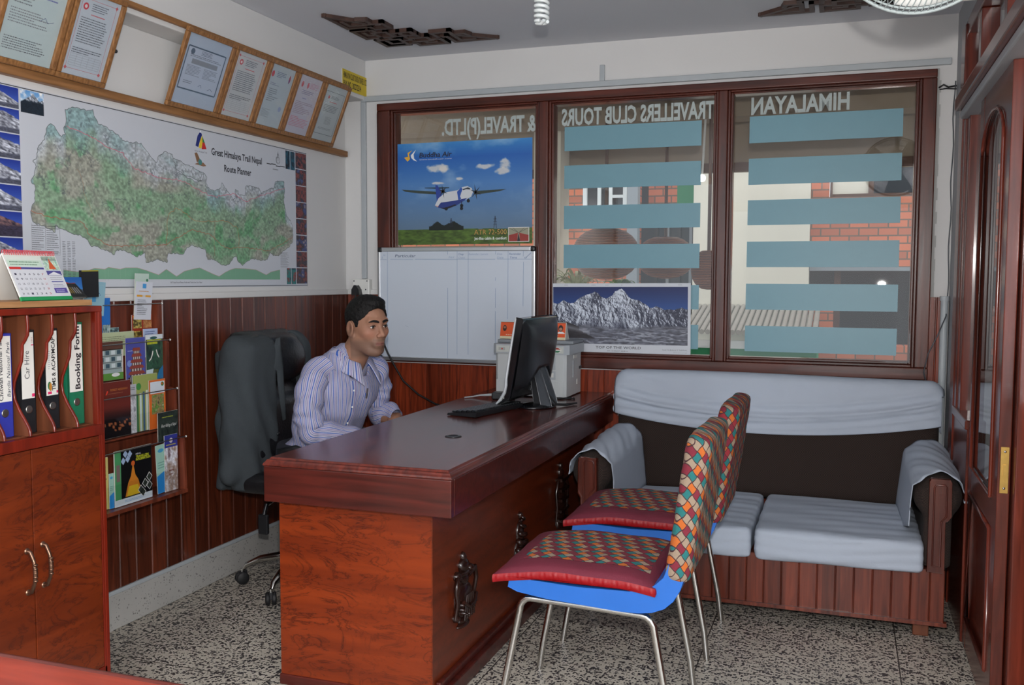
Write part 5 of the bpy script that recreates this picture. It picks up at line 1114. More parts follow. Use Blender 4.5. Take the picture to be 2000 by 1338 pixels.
def cushion(loc, label):
    t = thing('seat_cushion', label, 'cushion', (0, 0, 0), group='patterned seat cushions on the visitor chairs'); n = 41
    cx, cy, hx, hy, tz = 1.735, -1.812, .240, .234, .026
    def S_(u, v, top):
        k = max(0, (1-abs(u)**5))*max(0, (1-abs(v)**5)); pin = 1-.045*(1-abs(v))*(abs(u)**6)-0
        x = cx+u*hx*(1-.04*(1-v*v)*abs(u)); y = cy+v*hy*(1-.04*(1-u*u)*abs(v)); z0 = .478-.012*abs(u*v)**2-.012*max(0, -u)**3
        z = z0+(tz*(k**.55)) if top else z0-.024*(k**.5)
        if top: z += .0016*math.sin(7*u+3*v)+.001*math.sin(11*v)
        return (x, y, z)
    U = np.linspace(-1, 1, n)
    mb = MB(); mb.grid([[S_(u, v, True) for u in U] for v in U], 'maroon_cloth'); build('cushion_top', mb, t)
    mb = MB(); us = np.linspace(-1, 1, 241)
    def edge(u, v, j):
        x, y, z = S_(u, v, True); f = j/6; rr = (.0009*math.sin((u+v)*71)+.0007*math.sin((u+v)*113+1)+.0012*math.sin((u+v)*19))*math.sin(PI*f); dx, dy = (0, math.copysign(1, v)) if abs(v) == 1 else (math.copysign(1, u), 0)
        b = .005*math.sin(PI*f)+rr; return (x+dx*b*.6, y+dy*b*.6, z+.001-.023*f)
    for v in (-1, 1): mb.grid([[edge(u, v, j) for u in us] for j in range(7)], 'red_satin')
    for u in (-1, 1): mb.grid([[edge(u, v, j) for v in us] for j in range(7)], 'red_satin')
    mb.grid([[(S_(u, v, True)[0], S_(u, v, True)[1], .4565) for u in (-1, 1)] for v in (-1, 1)], 'red_satin')
    build('satin_edge', mb, t)
    mb = MB(); U2 = np.linspace(-.70, .70, 31); U3 = np.linspace(-.72, .90, 31)
    mb.grid([[(lambda p: (p[0], p[1], p[2]+.0012))(S_(u, v, True)) for u in U3] for v in U2], 'woven_cushion'); build('woven_panel', mb, t)
    t.location = loc; return t
cushion((0, 0, .003), 'red satin edged woven cushion on the nearest blue chair'); cushion((.02, .672, .003), 'red satin edged woven cushion on the farther blue chair')

# ---- sofa
t = thing('sofa', 'brown two seat sofa on a boarded wooden base with white cloth covers, under the window', 'sofa', (2.13, -.5, 0))
mb = MB()
def boards2(x0, x1, w=.066):
    for k in range(math.floor(x0/w), math.ceil(x1/w)):
        a, b = max(x0, k*w+.001), min(x1, (k+1)*w-.001)
        if b-a > .004: g = .0028; mb.prism([(a, -.845), (a, -.858+g), (a+g, -.858), (b-g, -.858), (b, -.858+g), (b, -.845)], 2, .066, .262, 'sofa_base_wood')
boards2(1.44, 2.822); mb.box((1.44, -.845, .066), (2.822, -.20, .25), 'sofa_base_wood'); mb.box((1.43, -.868, .054), (2.832, -.845, .068), 'sofa_base_wood'); build('sofa_base', mb, t, bevel=.0015)
for x in (1.47, 2.72):
    for y in (-.83, -.26): mb = MB(); mb.box((x, y, 0), (x+.055, y+.05, .064), 'shelf_wood'); build('foot', mb, t, bevel=.003)
pbr('brown_upholstery', C8(50, 37, 31), .95, bump=.5, bscale=420, var=.12, vscale=180)
m = MATS['brown_upholstery']; N, L = m.node_tree.nodes, m.node_tree.links; tc = N.new('ShaderNodeTexCoord'); ck = N.new('ShaderNodeTexChecker'); ck.inputs['Scale'].default_value = 200; ck.inputs[1].default_value = (*C8(52, 38, 32), 1); ck.inputs[2].default_value = (*C8(32, 23, 20), 1); L.new(tc.outputs['Object'], ck.inputs[0]); L.new(ck.outputs[0], N['Principled BSDF'].inputs['Base Color'])
th_ = R(-6)
def bprof(x): return .5*(1-math.cos(min(1, max(0, min(x-1.42, 2.862-x)/.10))*PI))
Rs = Matrix.Rotation(R(-6), 3, 'X')
V, F = nets(lambda P: s_box(P, (2.140, -.142, .600), (.708, .058, .272), .05, Rs), (1.38, -.30, .28), (2.90, -.018, .92), .016)
raw('backrest', V, F, 'brown_upholstery', t)
# white cover over the backrest: hem, over the top, down the back
nx, ns = 130, 44; P = np.zeros((ns, nx, 3)); xsv = np.linspace(1.418, 2.862, nx)
for i, x in enumerate(xsv):
    f = (x-1.418)/(1.444); hem = .628+.062*abs(2*f-1)**2.2+(.012*(f > .5)*(2*f-1)); e = min(x-1.418, 2.862-x); rnd = max(0, 1-e/.055)
    ztop = .893+.004*math.sin(f*5)-.035*rnd**2; yb = .014*rnd**2
    sag1 = .790-.085*(1-(2*f-1)**2)**.9+.03*(f-.3); sag2 = .735-.070*(1-(2*f-1)**2)+.05*f
    for j in range(ns):
        s_ = j/(ns-1)
        if s_ < .70: q = s_/.70; z = hem+(ztop-.040-hem)*q; y = -.217+.030*(z-.60)/.27
        elif s_ < .90: a = (s_-.70)/.20*PI; z = ztop-.040+.040*math.sin(a); y = -.217+.030*(ztop-.04-.60)/.27+.050*(1-math.cos(a))
        else: q = (s_-.90)/.10; z = ztop-.040-.16*q; y = -.217+.030*.92+.100
        if s_ < .72:
            for sg, am, wd in ((sag1, .020, .010), (sag2, .010, .009), (sag1+.05, .007, .012), (sag2-.035, .005, .008)): y -= am*math.exp(-((z-sg)/wd)**2)*min(1, e/.05)
            y -= .004*math.sin(x*31+z*22)*math.sin(z*35+x*6)*(z > sag2)+.0035*math.exp(-e/.12)*math.sin(z*90+x*30)
        P[j, i] = (x, y+yb if s_ < .8 else y-yb, z)
P[:, 0, 1] = np.minimum(P[:, 0, 1]+.01, -.10); P[:, -1, 1] = np.minimum(P[:, -1, 1]+.01, -.10)
mb = MB(); mb.grid(P, 'white_cloth')
for side, x0_ in ((0, 1.417), (nx-1, 2.863)):   # end flaps
    Q = np.zeros((14, 8, 3))
    for j in range(14):
        for k in range(8):
            z = P[0, side, 2]+(P[30, side, 2]-.005-P[0, side, 2])*j/13; ya_ = P[min(30, int(j*30/13)), side, 1]; Q[j, k] = (x0_+.004*math.sin(j)*(1 if side else -1), ya_+(-.085-ya_)*k/7, z)
    me_ = MB(); me_.grid(Q, 'white_cloth'); build('slipcover_end', me_, t, solid=.003)
build('back_slipcover', mb, t, solid=.003)
# seat cushions
def seatc(x0, x1, seed):
    def f(P):
        X, Y, Z = P[..., 0], P[..., 1], P[..., 2]; cx = (x0+x1)/2
        d = s_box(P, (cx, -.565, .305), ((x1-x0)/2-.004, .325, .060), .022)
        return d+.0012*np.sin(Y*75+2*np.sin(X*5+seed))*np.clip((X-x0)*3, .2, 1)*(Z > .33)+.0015*np.sin(Y*31+X*9+seed)+.0022*np.sin(Z*170+3*np.sin(X*7+seed))*(Y < -.86)+.002*np.sin(X*9+seed)-.006*np.exp(-((X-cx)/.2)**2-((Y+.55)/.2)**2)
    V, F = nets(f, (x0-.02, -.92, .22), (x1+.02, -.21, .40), .008); return raw('seat_cushion', smoothV(V, F, 2), F, 'white_cloth', t)
seatc(1.52, 2.134, 1); seatc(2.138, 2.752, 4)
for s_, xc in ((-1, 1.478), (1, 2.792)):
    V, F = nets(lambda P: smin(s_box(P, (xc, -.54, .40), (.048, .315, .135), .02), s_cap(P, (xc, -.80, .528), (xc, -.26, .540), .084), .015), (xc-.13, -.95, .25), (xc+.13, -.14, .66), .011)
    V[:, 1] = np.maximum(V[:, 1], -.862); raw('armrest', V, F, 'brown_upholstery', t)
    mb = MB(); o_ = s_; pf = [(xc-.035, .262), (xc-.035, .595), (xc-.028, .604), (xc+.034, .604), (xc+.040, .595), (xc+.040, .47), (xc+.030, .455), (xc+.022, .45), (xc+.022, .262)] if s_ > 0 else [(xc-.030, .262), (xc-.030, .43), (xc-.042, .45), (xc-.042, .58), (xc-.036, .590), (xc+.030, .590), (xc+.036, .58), (xc+.036, .262)]
    mb.prism(pf, 1, -.888, -.862, 'sofa_arm_wood'); build('arm_facing', mb, t, bevel=.006, seg=3)
    mb = MB(); x0, x1 = (xc-.018, xc+.008); mb.tube([(x0, -.889, .285), (x0, -.889, .575), (x0+.006, -.889, .585), (x1+.010, -.889, .585), (x1+.016, -.889, .575), (x1+.016, -.889, .47), (x1, -.889, .45), (x1, -.889, .285), (x0, -.889, .285)], .0032, 'sofa_arm_wood', 8); build('arm_moulding', mb, t)
    # draped cloth over the roll
    n1_, n2_ = 46, 34; P = np.zeros((n1_, n2_, 3))
    for i in range(n1_):
        for j in range(n2_):
            v = j/(n2_-1); y = -.855+.62*v+(.02*math.sin(i*.35))*(v < .03); ang = -1.05+(i/(n1_-1))*2.1
            a0_, a1_ = (-1.75, 1.75); a = a0_+(a1_-a0_)*i/(n1_-1)
            if s_ < 0: a = -a
            zc = .533+.012*v; r_ = .0905+.0030*math.sin(v*13+a*3)+.0022*math.sin(a*9+v*30)+.010*v
            x = xc+r_*math.sin(a); z = zc+r_*math.cos(a)
            ti = abs(a)
            if (a*s_) < -1.0: k = (-a*s_-1.0)/.75; x = xc-s_*(.088+.010*k+.015*v*k); z = z-.165*k*min(1, .6+v)
            P[i, j] = (x, y, z)
    mb = MB(); mb.grid(P, 'white_cloth'); build('arm_slipcover', mb, t, solid=.003)

# ---- cabinet with binders
t = thing('filing_cabinet', 'reddish burl veneer cabinet with an open binder shelf on top, at the left edge', 'cabinet', (.12, -2.76, 0))
cy0, cy1, cx0, cx1 = -3.20, -2.330, -.10, .345
mb = MB(); E_ = 'cabinet_edge_wood'
mb.box((cx0, cy1-.018, .06), (cx1-.003, cy1, 1.232), E_); mb.box((cx0, cy0, .06), (cx1-.003, cy0+.018, 1.232), E_); mb.box((cx0, cy0, .865), (cx1-.004, cy1, .883), E_); mb.box((cx0, cy0, .10), (cx1-.004, cy1, .118), E_)
mb.box((cx0, cy0, .06), (cx0+.012, cy1, .883), E_)
for y in (cy1-.02, cy1-.30, cy1-.58, cy0): mb.box((cx1-.02, y, .10), (cx1+.002, y+.020, .87), E_) if y in (cy1-.02, cy0) else None
mb.box((cx1-.02, cy0, .852), (cx1+.004, cy1, .884), E_); mb.box((cx1-.02, cy0, 1.222), (cx1+.004, cy1+.002, 1.240), E_); mb.box((cx1-.02, cy1-.012, .06), (cx1+.003, cy1+.002, 1.24), E_); mb.box((cx1-.02, cy0, .118), (cx1+.002, cy1, .140), E_)
mb.box((cx0, cy0, 1.222), (cx1, cy1, 1.240), E_); build('carcass', mb, t, bevel=.002)
mb = MB(); mb.box((cx0+.002, cy0+.018, .884), (cx0+.012, cy1-.018, 1.221), 'shelf_wood'); mb.box((cx0+.012, cy1-.0215, .884), (cx1-.021, cy1-.0185, 1.221), 'shelf_wood'); mb.box((cx0+.012, cy0+.02, .8835), (cx1-.021, cy1-.022, .887), 'shelf_wood'); build('shelf_lining', mb, t)
for y0, y1 in ((-2.603, -2.352), (-2.895, -2.606), (-3.18, -2.898)):
    mb = MB(); mb.box((cx1-.016, y0, .142), (cx1+.002, y1, .850), 'cabinet_veneer'); d_ = build('cabinet_door', mb, t, bevel=.0015)
    hy_ = y0+.030 if y0 > -2.7 else y1-.022; mb = MB(); zc = .520 if y0 > -2.7 else .515
    pts = [(cx1+.002, hy_, zc+.058), (cx1+.014, hy_, zc+.056), (cx1+.026, hy_, zc+.03), (cx1+.030, hy_, zc), (cx1+.026, hy_, zc-.03), (cx1+.014, hy_, zc-.056), (cx1+.002, hy_, zc-.058)]
    mb.tube(pts, [.0065, .0055, .005, .0065, .005, .0055, .0065], 'handle_bronze', 10)
    for q in (-.022, -.011, 0, .011, .022): mb.ball((cx1+.030, hy_, zc+q), (.0068, .0070, .004), 'handle_bronze', 10, 6)
    for q in (-.058, .058): mb.lathe([(.009, 0), (.007, .003), (0, .004)], (cx1+.002, hy_, zc+q), 'handle_bronze', 12, axis='x')
    build('door_handle', mb, d_)
for y in (cy0+.0, cy1-.045):
    for x in (cx0, cx1-.04): mb = MB(); mb.box((x, y, 0), (x+.038, y+.04, .10), E_); build('foot', mb, t)
div_y = [-2.857, -2.770, -2.684, -2.598, -2.513, -2.427]
for y in div_y:
    pf = [(cx0+.014, .887), (cx0+.014, 1.220)]
    fr_ = [(.340, 1.220), (.342, 1.190), (.340, 1.168), (.330, 1.152), (.320, 1.140), (.319, 1.12), (.316, 1.095), (.302, 1.065), (.288, 1.035), (.284, 1.01), (.288, .985), (.304, .955), (.322, .930), (.334, .912), (.339, .900), (.340, .887)]
    mb = MB(); mb.prism(pf+fr_, 1, y-.0045, y+.0045, 'shelf_wood'); mb.tube([(x, y, z) for x, z in fr_], .005, 'cabinet_edge_wood', 6); build('divider', mb, t)
mb = MB(); mb.box((cx0+.02, -3.15, 1.2415), (.335, -2.352, 1.2585), 'plywood'); build('board', mb, label='tan plywood board lying on top of the cabinet', cat='board', bevel=.0015)
def binder(y, wd, ztop, col, cname, label, fn, ring_='white_plastic', dz=0):
    nm = 'binder_'+cname
    if nm not in MATS: pbr(nm, C8(*col), .42, bump=.1, bscale=120)
    base = Vector((.16, y+wd/2, .888)); t = thing('lever_arch_binder', label, 'binder', base, group='binders on the cabinet shelf')
    xs_ = .303
    mb = MB(); mb.box((.03, y, .888), (xs_, y+.003, ztop), nm); mb.box((.03, y+wd-.003, .888), (xs_, y+wd, ztop), nm); mb.box((xs_-.003, y, .888), (xs_, y+wd, ztop), nm); build('cover', mb, t, bevel=.001)
    mb = MB(); mb.box((.04, y+.006, .895), (xs_-.012, y+wd-.012, ztop-.012), 'paper_edge'); build('papers', mb, t)
    p = Print(wd-.010, ztop-.888-.105+dz, (216, 214, 208), thick=.0004); fn(p, p.w, p.h); p.place('spine_label', (xs_+.0006, y+.005, .986-dz), (0, 1, 0), (0, 0, 1), parent=t)
    mb = MB(); mb.lathe([(.011, 0), (.0115, .002), (.009, .0025)], (xs_, y+wd*.5, .955-dz), 'steel_dull', 22, axis='x'); mb.lathe([(0, .001), (.0085, .001)], (xs_, y+wd*.5, .955-dz), ring_, 22, axis='x'); build('finger_ring', mb, t)
def lab1(p, w, h): p.text('Chitwan National Park', w*.40, .004, .0135, (40, 40, 48), w=h-.004, rot=PI/2, bold=.01); p.text('Bardia National Park', w*.92, .012, .011, (30, 40, 60), w=h*.84, rot=PI/2, shear=.3)
def lab2(p, w, h): p.text('Car Hire', w*.62, h*.30, .017, (60, 60, 70), w=h*.42, rot=PI/2); p.rect(w*.78, h*.02, w, h*.07, (206, 40, 96)); p.rect(w*.8, h*.80, w, h*.815, (206, 40, 96)); p.scrib(w*.82, h*.84, w*.12, h*.09, 4, (150, 60, 70), 3)
def lab3(p, w, h): p.text('TIMS & ACAP/MCAP', w*.80, h*.07, .0130, (30, 30, 36), w=h*.83, rot=PI/2, bold=.02); p.rect(w*.12, h*.02, w*.45, h*.06, (206, 40, 96)); p.rect(w*.86, h*.03, w, h*.07, (206, 40, 96)); p.disc(w*.28, h*.15, .007, (60, 110, 70), ry=.012); p.disc(w*.36, h*.13, .005, (180, 120, 40), 2, ry=.012); p.scrib(w*.2, h*.4, w*.18, h*.3, 9, (150, 150, 160), 5)
def lab4(p, w, h): p.text('Booking Form', w*.80, h*.035, .019, (28, 26, 34), w=h*.94, rot=PI/2, bold=.025)
binder(-2.758, .054, 1.185, (24, 26, 30), 'black', 'black binder at the far left of the shelf, left of the blue binder', lab2)
binder(-2.674, .057, 1.172, (44, 52, 150), 'blue', 'blue binder labelled Chitwan National Park', lab1)
binder(-2.592, .053, 1.178, (24, 26, 30), 'black', 'black binder labelled Car Hire', lab2, 'steel_dull')
binder(-2.507, .052, 1.178, (24, 26, 30), 'black', 'black binder labelled TIMS and ACAP/MCAP', lab3, 'steel_dull')
binder(-2.420, .060, 1.192, (20, 104, 74), 'green', 'green binder labelled Booking Form', lab4)

# ---- things on the cabinet
t = thing('desk_calendar', 'spiral bound desk calendar with a green base standing on the plywood board', 'calendar', (.25, -2.5, 1.259))
cp = Print(.205, .128, (206, 208, 214), mat='printed_paper', thick=.001)
cp.rect(0, .112, .205, .128, (214, 222, 214)); cp.rect(.0, .092, .138, .112, (196, 216, 200)); cp.scrib(.01, .094, .12, .016, 2, (90, 130, 100), 1); cp.rect(0, .084, .138, .090, (70, 70, 140)); cp.rect(0, .0835, .045, .0905, (200, 50, 44), 2)
for i in range(7):
    for j in range(5): cp.text(str((i+7*j) % 30+1), .010+.0182*i, .066-.0148*j, .006, (60, 62, 80) if i < 6 else (180, 50, 60), w=.008, l=2)
cp.raster(patchy(30, 22, [(150, 190, 176), (190, 210, 190), (110, 160, 160)], 7, 4, 4), .143, .082, .205, .125, 1); cp.poly([(.160, .085), (.190, .085), (.182, .100), (.176, .112), (.174, .120), (.170, .112), (.166, .098)], (206, 92, 52), 3)
cp.rect(.143, .066, .205, .080, (76, 74, 140)); cp.poly([(.146, .067), (.174, .077), (.202, .067)], (220, 222, 226), 2); cp.rect(.148, .044, .198, .047, (70, 74, 150)); cp.scrib(.148, .050, .05, .012, 2, (150, 150, 160), 8); cp.rect(.146, .010, .200, .026, (84, 70, 150)); cp.scrib(.152, .012, .04, .010, 2, (190, 190, 220), 9, l=3); cp.scrib(.150, .029, .045, .010, 2, (130, 130, 160), 10)
A0 = Vector((.325, -2.600, 1.270)); ux = Vector((-.13, .99, 0)).normalized(); upv = Vector((-.44, -.06, 1)).normalized()
cp.place('calendar_page', A0, ux, upv, parent=t)
mb = MB(); B0 = A0+Vector((.008, -.004, -.010)); back = Vector((-.095, -.013, 0)); hgt = upv*.128
def quad(mb, a, b, c, d, m, th=.0025):
    n = (Vector(b)-Vector(a)).cross(Vector(d)-Vector(a)).normalized()*th; vs = [Vector(q) for q in (a, b, c, d)]; vs += [q-n for q in vs]; mb.add([tuple(q) for q in vs], [(0, 1, 2, 3), (7, 6, 5, 4), (0, 4, 5, 1), (1, 5, 6, 2), (2, 6, 7, 3), (3, 7, 4, 0)], m)
pbr('green_card', C8(30, 140, 80), .5); pbr('red_wire', C8(196, 60, 70), .4)
W_ = ux*.212; F0 = A0-upv*.010-ux*.004; quad(mb, F0, F0+W_, F0+W_+upv*.142, F0+upv*.142, 'white_plastic', .003); T0 = F0+upv*.142-Vector((.002, 0, 0)); G0 = F0+Vector((-.13, -.017, 0)); quad(mb, G0+W_, G0, T0, T0+W_, 'white_plastic', .003); build('stand', mb, t)
mb = MB(); g0 = A0-upv*.0105-ux*.004+Vector((.0015, 0, 0)); quad(mb, g0, g0+W_, g0+W_+upv*.011, g0+upv*.011, 'green_card', .005); build('green_strip', mb, t)
mb = MB()
for k in range(30):
    c = T0+ux*(.006+.0069*k)+Vector((.001, 0, .002)); mb.tube([c+Vector((.006*math.cos(a), 0, .0075*math.sin(a))) for a in np.linspace(0, 2*PI, 10)[:-1]], .0011, 'red_wire', 5, closed=True)
build('spiral', mb, t)
def book(name, label, cat, o, ux, uy, w, h, th, cover, fn=None, base=(200, 198, 190), group=None):
    """book or booklet with a printed front; o = lower left corner of the front"""
    ux = Vector(ux).normalized(); uy = Vector(uy); uy = (uy-ux*uy.dot(ux)).normalized(); uz = ux.cross(uy); o = Vector(o)
    t = thing(name, label, cat, o, group=group); cn = 'cover_%d_%d_%d' % cover
    if cn not in MATS: pbr(cn, C8(*cover), .4)
    mb = MB()
    def bx(a0, b0, c0, a1, b1, c1, m):
        vs = [o+ux*a+uy*b+uz*c for c in (c0, c1) for a, b in ((a0, b0), (a1, b0), (a1, b1), (a0, b1))]; mb.add([tuple(v) for v in vs], [(0, 3, 2, 1), (4, 5, 6, 7), (0, 1, 5, 4), (1, 2, 6, 5), (2, 3, 7, 6), (3, 0, 4, 7)], m)
    if th > .004:
        bx(.002, .002, -th+.0012, w-.002, h-.002, -.0012, 'paper_edge'); build('pages', mb, t); mb = MB(); bx(0, 0, -.0012, w, h, 0, cn); bx(0, 0, -th, w, h, -th+.0012, cn); bx(0, 0, -th, .0015, h, 0, cn); build('cover', mb, t)
    else: bx(0, 0, -th, w, h, 0, 'paper_edge'); build('pages', mb, t)
    if fn:
        p = Print(w-.0006, h-.0006, None, mat='printed_gloss', thick=0); fn(p, p.w, p.h); p.place('front_print', o+ux*.0003+uy*.0003+uz*.0001, ux, uy, parent=t)
    return t
zt = 1.2592
def f_blue(p, w, h): p.raster(mountain(40, 26, 3, [(0, .35), (.3, .42), (.6, .3), (1, .38)], ((30, 90, 170), (60, 130, 200)), floor_=.15, rock=(.1, .14, .2)), 0, 0, w, h, 0); p.poly([(w*.28, h*.62), (w*.42, h*.76), (w*.60, h*.70), (w*.78, h*.72), (w*.6, h*.56), (w*.4, h*.58)], (190, 60, 60), 2)
def f_spine(p, w, h): p.rect(0, 0, w, h, (70, 150, 216), 0); p.rect(w*.62, 0, w, h, (190, 206, 200), 1); p.disc(w*.4, h*.15, w*.25, (190, 205, 220), 1)
def f_dark(p, w, h): p.rect(0, 0, w, h, (26, 28, 30), 0); [p.poly([(w*(.1+.13*k), h*.25), (w*(.16+.13*k), h*.25), (w*(.2+.13*k), h*.72), (w*(.14+.13*k), h*.7)], (150, 150, 150) if k > 2 else (150, 130, 60), 2) for k in range(6)]
def f_light(p, w, h):
    p.rect(0, 0, w, h, (140, 180, 196), 0); p.rect(w*.42, h*.42, w*.62, h*.66, (70, 140, 186), 2)
    for k in range(9): a = PI*(.15+.7*k/8); p.disc(w*.52+w*.36*math.cos(a), h*.55+h*.24*math.sin(a), w*.022, (60, 110, 160), 2)
book('book', 'blue mountain picture book standing behind the desk calendar', 'book', (.06, -2.225, zt), (-.10, 1, 0), (-.12, 0, 1), .145, .066, .010, (40, 96, 160), f_blue)
book('book', 'blue and pale green booklet left of the blue picture book on the cabinet', 'book', (.085, -2.262, zt), (-.25, 1, 0), (-.10, .10, 1), .050, .060, .006, (80, 90, 110), f_spine)
book('book', 'dark book propped askew in front of the blue picture book', 'book', (.12, -2.212, zt+.003), (-.15, 1, -.02), (-.70, .30, .62), .085, .062, .006, (30, 30, 32), f_dark)
book('book', 'black covered book with a yellow edge leaning upright at the cabinet end', 'book', (.02, -2.062, zt-.004), (-.05, 1, .02), (0, .42, 1), .082, .092, .010, (22, 22, 24), lambda p, w, h: (p.rect(0, 0, w, h, (24, 24, 26), 0), p.rect(0, h*.965, w, h, (170, 160, 40), 1)))

# ---- magazine rack with leaflets
ry0, ry1 = -2.03, -1.575
t = thing('brochure_rack', 'dark wooden wall rack with wire bars holding leaflets, beside the cabinet', 'rack', (-.04, -1.8, .49))
tiers = [(1.225, -.072, 1.075), (1.084, -.037, .93), (.895, -.008, .745), (.708, .029, .515)]
mb = MB(); mb.box((-.111, ry0, .49), (-.102, ry1+.004, 1.222), 'rack_wood'); build('back_board', mb, t)
for y in (ry0, ry1):
    mb = MB(); pf = [(-.111, .49), (-.111, 1.225), (-.072, 1.225), (-.062, 1.215), (-.062, 1.09), (-.036, 1.08), (-.030, 1.07), (-.030, .90), (-.006, .893), (0, .88), (0, .712), (.028, .704), (.036, .695), (.044, .52), (.040, .49)]
    mb.prism(pf, 1, y-.006, y+.006, 'rack_wood'); build('side_panel', mb, t, bevel=.0015)
mb = MB(); mb.box((-.111, ry0, .488), (.046, ry1+.006, .502), 'rack_wood'); build('bottom_shelf', mb, t, bevel=.001)
for (z, x, b_) in tiers[:3]: mb = MB(); mb.box((-.10, ry0+.0065, b_-.006), (x-.004, ry1-.0065, b_), 'rack_wood'); build('tier_shelf', mb, t)
for (z, x, b_) in tiers: mb = MB(); mb.tube([(x+.006, ry0-.01, z-.002), (x+.006, ry1+.012, z-.002)], .0022, 'chrome', 8); mb.ball((x+.006, ry1+.014, z-.002), .004, 'white_plastic', 8, 6); build('wire_bar', mb, t)
for (z, x, b_) in tiers[2:]: mb = MB(); mb.add([(x+.002, ry0+.006, b_), (x+.002, ry1-.006, b_), (x+.004, ry1-.006, b_+.075), (x+.004, ry0+.006, b_+.075)], [(0, 1, 2, 3)], 'acrylic'); build('front_guard', mb, t)
def leaf(label, x, y0, y1, z0, z1, fn, lean=.0, tilt=0, th=.0016, front=0, group='leaflets in the brochure rack'):
    return book('leaflet', label, 'leaflet', (x+front, y0, z0), (0, 1, -tilt), (-lean, tilt, 1), y1-y0, z1-z0, th, (200, 200, 196), fn, group=group)
def bk(w, h, *c): return patchy(w, h, list(c), sum(c[0]) % 50, 4, 4)
L_ = []
def fn_info(p, w, h): p.rect(0, 0, w, h, (206, 210, 220), 0); p.rect(w*.40, h*.83, w*.62, h*.95, (70, 150, 210), 2); p.scrib(w*.2, h*.72, w*.6, h*.06, 1, (200, 150, 90), 1); p.rect(w*.08, h*.60, w*.92, h*.65, (216, 156, 50), 2); p.rect(w*.42, h*.60, w*.6, h*.65, (206, 200, 190), 3); p.scrib(w*.14, h*.12, w*.62, h*.42, 9, (90, 92, 100), 2)
def fn_infogreen(p, w, h): p.rect(0, 0, w, h, (186, 206, 196), 0); p.disc(w*.62, h*.84, w*.10, (60, 150, 110), 2); p.disc(w*.88, h*.9, w*.08, (50, 120, 90), 2)
def fn_redyel(p, w, h):
    p.rect(0, 0, w, h, (150, 52, 36), 0)
    for i, c in ((0, [(70, 60, 30), (190, 170, 90)]), (1, [(150, 90, 50), (190, 140, 90)])):
        for j in range(2): p.raster(patchy(16, 16, c, 3+i+j, 6, 6), w*(.06+.5*i), h*(.52-.48*j), w*(.48+.5*i), h*(.90-.48*j), 2)
    p.rect(w*.05, h*.92, w*.95, h*.955, (214, 176, 40), 2)
def fn_bluetext(p, w, h): p.rect(0, 0, w, h, (170, 184, 214), 0); p.scrib(w*.1, h*.78, w*.8, h*.16, 2, (60, 80, 130), 4); p.rect(w*.1, h*.55, w*.6, h*.72, (100, 130, 196), 1); p.scrib(w*.62, h*.55, w*.3, h*.12, 1, (180, 60, 60), 5)
def fn_hotel(p, w, h):
    p.rect(0, 0, w, h, (206, 196, 190), 0); p.rect(0, 0, w*.05, h, (214, 130, 60), 1); p.rect(w*.05, h*.78, w, h, (90, 60, 50), 1); p.rect(w*.06, h*.16, w*.95, h*.80, (150, 166, 166), 1)
    for j in range(3):
        for i in range(4): p.rect(w*(.10+.22*i), h*(.32+.17*j), w*(.25+.22*i), h*(.43+.17*j), (60, 84, 96) if (i+j) % 2 else (200, 210, 212), 2)
        p.rect(w*.06, h*(.28+.17*j), w*.95, h*(.31+.17*j), (110, 120, 120), 3)
    p.rect(w*.05, 0, w, h*.18, (90, 140, 60), 2); p.disc(w*.70, h*.13, w*.16, (220, 220, 220), 3, ry=h*.05)
def fn_pagoda(p, w, h):
    p.rect(0, 0, w, h, (76, 80, 156), 0); p.scrib(w*.1, h*.68, w*.3, h*.05, 1, (170, 180, 220), 3); p.disc(w*.18, h*.42, w*.12, (120, 140, 200), 1)
    for j in range(5):
        yy = h*(.16+.135*j); s_ = 1-.13*j
        p.poly([(w*(.55-.45*s_), yy), (w*(.55-.36*s_), yy+h*.07), (w*(.55+.36*s_), yy+h*.07), (w*(.55+.45*s_), yy)], (140, 66, 56), 2); p.rect(w*(.55-.34*s_), yy-h*.065, w*(.55+.34*s_), yy, (84, 70, 66), 1)
        for i in range(4): p.rect(w*(.55+(-.28+.16*i)*s_), yy-h*.06, w*(.55+(-.20+.16*i)*s_), yy-h*.005, (190, 180, 176), 3)
    p.rect(w*.1, 0, w, h*.10, (70, 60, 58), 2); [p.rect(w*(.2+.2*k), 0, w*(.23+.2*k), h*.10, (190, 184, 180), 3) for k in range(4)]
def fn_tusk(p, w, h):
    p.raster(patchy(26, 34, [(34, 50, 44), (50, 84, 66), (30, 44, 44)], 8, 5, 5), 0, 0, w, h, 0); p.rect(0, h*.90, w, h, (206, 214, 220), 2); p.disc(w*.45, h*.93, w*.22, (50, 90, 90), 3, ry=h*.03); p.scrib(w*.06, h*.79, w*.86, h*.10, 2, (196, 200, 50), 6, l=3, fill=.98, wd=.009)
    p.line([(w*.16, h*.42), (w*.28, h*.47), (w*.36, h*.56), (w*.40, h*.64)], .005, (220, 216, 210), 3); p.line([(w*.60, h*.66), (w*.66, h*.56), (w*.76, h*.48)], .005, (220, 216, 210), 3); p.poly([(0, 0), (w*.30, 0), (w*.42, h*.24), (0, h*.22)], (190, 206, 212), 2); p.poly([(w*.58, 0), (w, 0), (w, h*.30), (w*.76, h*.20)], (40, 110, 156), 2); p.poly([(w*.3, 0), (w*.6, h*.0), (w*.74, h*.22), (w*.44, h*.22)], (90, 96, 50), 1)
